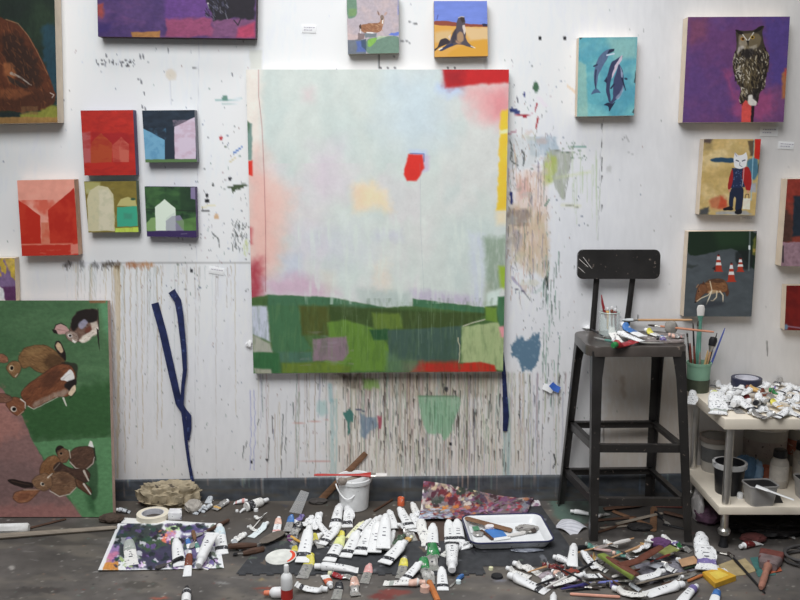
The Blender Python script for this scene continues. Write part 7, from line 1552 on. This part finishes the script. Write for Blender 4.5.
TT = [((690,404),(694,392),'dirty white tube lying on the left rim of the cart top below the green pot',dict(form='crump',mat='WH3',fat=1.0,sd=3,band=False)),
 ((712,387),(718,381),'white tube at the back left of the pile beside the green pot, small and dim',dict(form='mid',sd=2,fat=.8)),
 ((726,389),(717,383),'white tube with blue marks left of the navy tape roll',dict(form='crump',mat='WH3',sd=4,band='violet')),
 ((714,397),(727,388),'white tube slanting up right, left part of the cart pile',dict(form='mid',mat='WH3',sd=5,z=.006)),
 ((724,400),(711,391),'yellow stained white tube at the left end of the cart pile',dict(form='crump',mat='WH2',sd=6,col='lime')),
 ((740,388),(728,398),'dark banded white tube pointing at the camera in the left of the cart pile',dict(form='mid',mat='WH3',sd=7,z=.012)),
 ((733,393),(743,386),'white crumpled tube in front of the navy tape roll',dict(form='crump',mat='WH3',sd=8,z=.012,band=False)),
 ((718,414),(715,398),'fat spotted white tube at the front left corner of the cart top',dict(form='crump',mat='WH3',sd=3,fat=1.4,z=.004,band='grey',Lmax=.17)),
 ((741,413),(731,401),'foil tube with black shoulder at the front left of the cart top',dict(form='flat',mat='SIL',col='black',capm='black',sd=5,band=False)),
 ((757,412),(735,398),'long spotted white tube sloping down right at the front of the cart top',dict(form='mid',mat='WH3',sd=2,z=.012,fat=1.1)),
 ((767,418),(750,410),'flat white tube poking over the front edge of the cart top',dict(form='flat',sd=3,z=.004)),
 ((762,405),(758,394),'white dented tube in the middle of the cart pile, cap up',dict(form='crump',mat='WH3',sd=9,z=.014,fat=1.15,band=False)),
 ((767,393),(746,386),'tan and foil tube lying across the middle of the cart pile',dict(form='mid',mat=None,sleeve='ochre',sd=3,z=.028,capm='brown',band=False)),
 ((774,398),(760,391),'brown stained tube right beside the tan one in the cart pile',dict(form='crump',sleeve='brown',mat='SIL',sd=4,z=.016,band=False,capm='black')),
 ((770,412),(757,402),'dirty white tube front middle of the cart pile under the dented one',dict(form='crump',mat='WH3',sd=7,z=.004)),
 ((788,395),(769,389),'bright green shouldered foil tube in the cart pile',dict(form='flat',mat='SIL',sleeve='green',sd=5,z=.024,capm='green',band=False)),
 ((783,408),(770,400),'yellow and black marked tube toward the front of the cart pile',dict(form='mid',mat='WH2',col='yellow',capm='black',sd=6,z=.012,band='ochre')),
 ((790,413),(768,414),'long flattened foil tube lying level at the front of the cart top',dict(form='flat',mat='SIL',sd=2,band='grey',z=.004)),
 ((766,386),(759,379),'white tube at the back of the cart pile right of the navy tape roll',dict(form='mid',sd=4,mat='WH3')),
 ((778,388),(763,383),'white tube with blue mark, back middle of the cart pile',dict(form='mid',mat='WH3',sd=5,band='violet',z=.008)),
 ((789,385),(775,381),'white tube lying along the back of the cart pile',dict(form='crump',mat='WH3',sd=6,band=False,z=.004)),
 ((776,385),(781,378),'white tube with a dark cap at the back of the cart pile',dict(form='full',sd=7,capm='black',z=.012,fat=.9)),
 ((806,390),(786,384),'white tube at the back right of the cart pile near the frame edge',dict(form='mid',mat='WH3',sd=8,z=.012)),
 ((800,398),(783,393),'grey white tube right of the green shouldered tube',dict(form='crump',mat='WH2',sd=9,z=.014)),
 ((808,402),(792,396),'dark capped ochre tube at the right end of the cart pile',dict(form='mid',mat='WH2',col='ochre',capm='black',sd=2,z=.02,band=False)),
 ((806,411),(789,402),'spotted white tube at the front right of the cart pile',dict(form='crump',mat='WH3',sd=3,z=.006,fat=1.1)),
 ((804,417),(786,408),'flat white tube at the front right edge of the cart top',dict(form='flat',mat='WH3',sd=4,z=.002)),
 ((752,404),(744,394),'dark shadowed brown tube in the hollow at the middle of the cart pile',dict(form='flat',sleeve='darkred',mat='SIL',sd=2,band=False,capm='black')),
 ((732,409),(722,399),'white tube with black band right of the fat spotted one',dict(form='flat',mat='WH3',sd=9,z=.004)),
 ((750,396),(737,392),'white tube end under the tan tube in the cart pile',dict(form='mid',mat='WH3',sd=3,z=.004,band=False)),
 ((798,389),(812,385),'white tube with its dark cap beyond the frame at the back right of the cart',dict(form='mid',sd=3,z=.004,capm='black')),
 ((744,408),(750,399),'small spotted white tube between the long sloping ones at the front of the cart',dict(form='crump',mat='WH3',sd=5,z=.002,fat=.9)),
 ((721,391),(733,384),'dim white tube wedged between the pot side of the pile and the tape roll',dict(form='crump',mat='WH3',sd=2,fat=1.0)),
 ((744,399),(733,405),'white tube with grey band lying across the hollow left of the middle',dict(form='mid',mat='WH3',sd=6,band='grey',z=.01)),
 ((724,407),(737,399),'flat dirty tube under the fat spotted one, tail to the left',dict(form='flat',mat='WH2',sd=5,band=False)),
 ((771,403),(784,397),'white tube with violet band right of the dented one',dict(form='crump',mat='WH3',sd=4,band='violet',z=.018)),
 ((757,389),(770,384),'white tube resting on others behind the tan one',dict(form='mid',mat='WH3',sd=7,z=.026)),
 ((779,393),(792,387),'white tube lying over the back row above the green one',dict(form='mid',mat='WH3',sd=5,z=.030)),
 ((785,403),(799,397),'white crumpled tube between the ochre and the spotted one at the right',dict(form='crump',mat='WH3',sd=7,z=.022)),
 ((751,415),(763,407),'spotted tube low at the front middle of the cart edge',dict(form='crump',mat='WH3',sd=6,band='grey')),
 ((776,417),(788,410),'white tube with black band at the very front right of the cart edge',dict(form='mid',mat='WH3',sd=4,z=.008)),
 ((740,394),(752,389),'white tube bridging the tape roll front and the tan tube',dict(form='mid',mat='WH3',sd=9,z=.022,band=False)),
 ((729,402),(718,394),'white tube on top of the left end of the cart pile',dict(form='crump',mat='WH3',sd=7,z=.022,band='grey')),
 ((793,392),(806,386),'white tube on top at the right end of the cart pile',dict(form='mid',mat='WH3',sd=6,z=.028)),
 ((766,399),(755,403),'foil tube with a dark smear on top of the cart pile middle',dict(form='flat',mat='SIL',sd=8,col='black',band=False,z=.024,capm='black')),
 ((800,407),(812,400),'tube with a white body half out of the frame at the cart right',dict(form='mid',mat='WH3',sd=5,z=.018))]
for tail, cap, label, k in TT:
    k = dict(k); m = k.get('mat'); k['mat'] = NM.get(m) if m else SIL
    if isinstance(k.get('capm'), str): k['capm'] = NM.get(k['capm']) or CM(k['capm'])
    k.setdefault('Lmax', .165)
    place_tube(tail, cap, label, base=TZ, group='paint tubes piled on the cart top', **k)
# ------------------------------------------------------------------ lower shelf
def H(px, py, h=0.0): return onZ(px, py, SHZ+h)
def tub(label, c, r0, r1, h, mat, rimm=None, lidm=None, name='plastic_tub', cat='tub', content=None, rimh=.012, labm=None):
    t = thing(name, label, cat, c)
    bm = BM(); lathe(bm, [(0,0), (r0*.97,0), (r0,.003), (r1,h-rimh), (r1+.002,h-rimh), (r1+.004,h-.001), (r1+.002,h), (r1-.003,h-.003), (r0-.004,.006), (0,.005)], 32); put('tub_body', mesh_from(bm, 'tub_body'), mat, t)
    if rimm: bm = BM(); lathe(bm, [(r1+.0035,h-rimh*1.6), (r1+.0055,h-rimh*1.5), (r1+.0065,h+.0005), (r1+.003,h+.002), (r1-.004,h+.001)], 32); put('rim', mesh_from(bm, 'rim'), rimm, t)
    if content: bm = BM(); lathe(bm, [(0,h*.8), (r0+(r1-r0)*.8-.006,h*.8), (r0+(r1-r0)*.8-.006,h*.795), (0,h*.795)], 28); put('contents', mesh_from(bm, 'contents'), content, t)
    if lidm: bm = BM(); lathe(bm, [(0,h+.001), (r1+.005,h+.001), (r1+.006,h+.006), (r1,h+.010), (0,h+.010)], 32); put('lid', mesh_from(bm, 'lid'), lidm, t)
    if labm: bm = BM(); lathe(bm, [(r0+(r1-r0)*.3+.0008,h*.3), (r0+(r1-r0)*.72+.0008,h*.72)], 32); put('label', mesh_from(bm, 'label'), labm, t)
    return t
CAKE = M('caked_palette', (120,112,110), .75, var=.4, scale=50, dirt=(196,192,188), dirt_amt=.5, dscale=45, bmp=.6)
C5 = [S(x, y) for x, y in ((634,342.5),(684,342),(685,335),(652,333.5))]; bm = BM(); lo = [bm.verts.new(v-Vector((0,0,.003))) for v in C5]; hi = [bm.verts.new(v+Vector((0,0,.004))) for v in C5]; bm.faces.new(lo[::-1]); bm.faces.new(hi)
for i in range(4): bm.faces.new((lo[i], lo[(i+1)%4], hi[(i+1)%4], hi[i]))
world_thing('palette_board', 'paint caked flat palette board at the front right of the stool seat', 'palette', [('palette_board', bm, CAKE)])
MILK = M('milky_plastic', (158,154,148), .4, var=.06); FROST = M('frosted_plastic', (150,148,146), .35, var=.08)
tub('black bucket with a white spattered rim on the lower shelf behind the cart leg', H(728,492), .050, .060, .125, BLACKP, M('spattered_rim', (180,180,180), .5, dirt=(30,30,34), dirt_amt=.35, dscale=40), name='paint_bucket', cat='bucket', content=BLACKP)
tub('tall milky bucket with a dark rim at the back left of the lower shelf', H(717,472)+Vector((0,.03,0)), .055, .064, .15, MILK, M('taupe_rim', (110,100,92), .6), name='paint_bucket', cat='bucket', labm=M('dark_label', (84,84,84), .6))
tub('large white tub with lid at the back middle of the lower shelf', H(768,468)+Vector((0,.05,0)), .085, .09, .17, MILK, None, M('lid_cream', (206,202,196), .5), name='paint_bucket', cat='bucket', labm=M('soft_label', (150,140,136), .6, dirt=(90,80,80), dirt_amt=.4))
tub('white tub with lid and reddish label at the back right of the lower shelf', H(800,468)+Vector((.03,.06,0)), .07, .075, .165, MILK, None, M('lid_cream', (206,202,196), .5), name='paint_bucket', cat='bucket', labm=M('red_soft_label', (160,100,84), .6, dirt=(190,180,170), dirt_amt=.5))
bottle('white bottle with black cap and pale label, middle of the lower shelf', (778,486), None, .036, M('bottle_ivory', (164,158,150), .5), BLACKP, M('pale_label', (178,172,164), .6, dirt=(150,150,150), dirt_amt=.3), SHZ, True, .155, .55)
bottle('wide white bottle with dark cap at the right edge of the lower shelf', (803,480), None, .044, M('bottle_ivory', (164,158,150), .5), BLACKP, M('pale_label', (178,172,164), .6), SHZ, True, .165, .6)
def rect_tub(label, c, w, d, h, mat, cont, rot=0):
    t = thing('plastic_tub', label, 'tub', c, (0,0,rot)); bm = BM(); rings = []
    for s, z in ((.80,0), (.82,.004), (1.0,h-.006), (1.05,h-.005), (1.05,h), (.98,h), (.97,h-.004), (.79,.008)):
        rings.append([bm.verts.new((x, y, z)) for x, y in rrect(w*s, d*s, .02*s, 4)])
    n = len(rings[0])
    for a, b_ in zip(rings, rings[1:]):
        for k in range(n): bm.faces.new((a[k], a[(k+1)%n], b_[(k+1)%n], b_[k]))
    bm.faces.new(rings[0][::-1]); bm.faces.new(rings[-1]); put('tub_body', mesh_from(bm, 'tub_body'), mat, t)
    bm = BM(); slab(bm, rrect(w*.96, d*.96, .018, 4), h-.010, h-.004); put('dark_contents', mesh_from(bm, 'dark_contents'), cont, t)
rect_tub('frosted plastic takeaway tub with black contents on the front of the lower shelf', H(759,503), .115, .085, .082, FROST, BLACKP, .12)
rect_tub('frosted plastic tub with black contents at the right end of the lower shelf', H(808,497), .10, .08, .082, FROST, BLACKP, .0)
B1 = BM(); a, b_ = H(756,486,.088), H(794,500,.062); tube(B1, [a, a.lerp(b_,.3), a.lerp(b_,.35), b_], [.016,.014,.009,.008], 8, True, .2); world_thing('plastic_spatula', 'white plastic spatula lying over the frosted tub', 'spatula', [('plastic_spatula', B1, CAPW)])
patch('black_card', 'black flat card on the lower shelf between the two frosted tubs', 'scrap', [(770,497),(779,494),(783,503),(768,503)], SHZ+.0005, BLACKP)
loose = H(740,498); bm = BM(); lathe(bm, [(0,0), (.012,0), (.012,.018), (.010,.022), (0,.022)], 16); tag(put('bottle_cap', mesh_from(bm), CAPW, None, loose), 'small white cap on the lower shelf beside the black bucket', 'cap')
crumple('rubber_glove', 'blue rubber glove lump standing behind the black bucket on the lower shelf', 'glove', H(744,479), .05, .04, .10, M('glove_blue', (70,100,130), .6, var=.2), 61, 4, .35)
crumple('rubber_glove', 'pale blue rubber glove fold right of the black bucket on the lower shelf', 'glove', H(757,480), .022, .025, .085, M('glove_pale', (122,150,178), .6, var=.15), 62, 4, .3)
bm = BM(); lathe(bm, [(0,0), (.03,0), (.032,.02), (.026,.05), (0,.055)], 20); tag(put('rubber_ball', mesh_from(bm), M('terracotta', (150,86,64), .7, var=.2), None, H(766,478)), 'terracotta coloured lump between the gloves and the ivory bottle', 'ball')
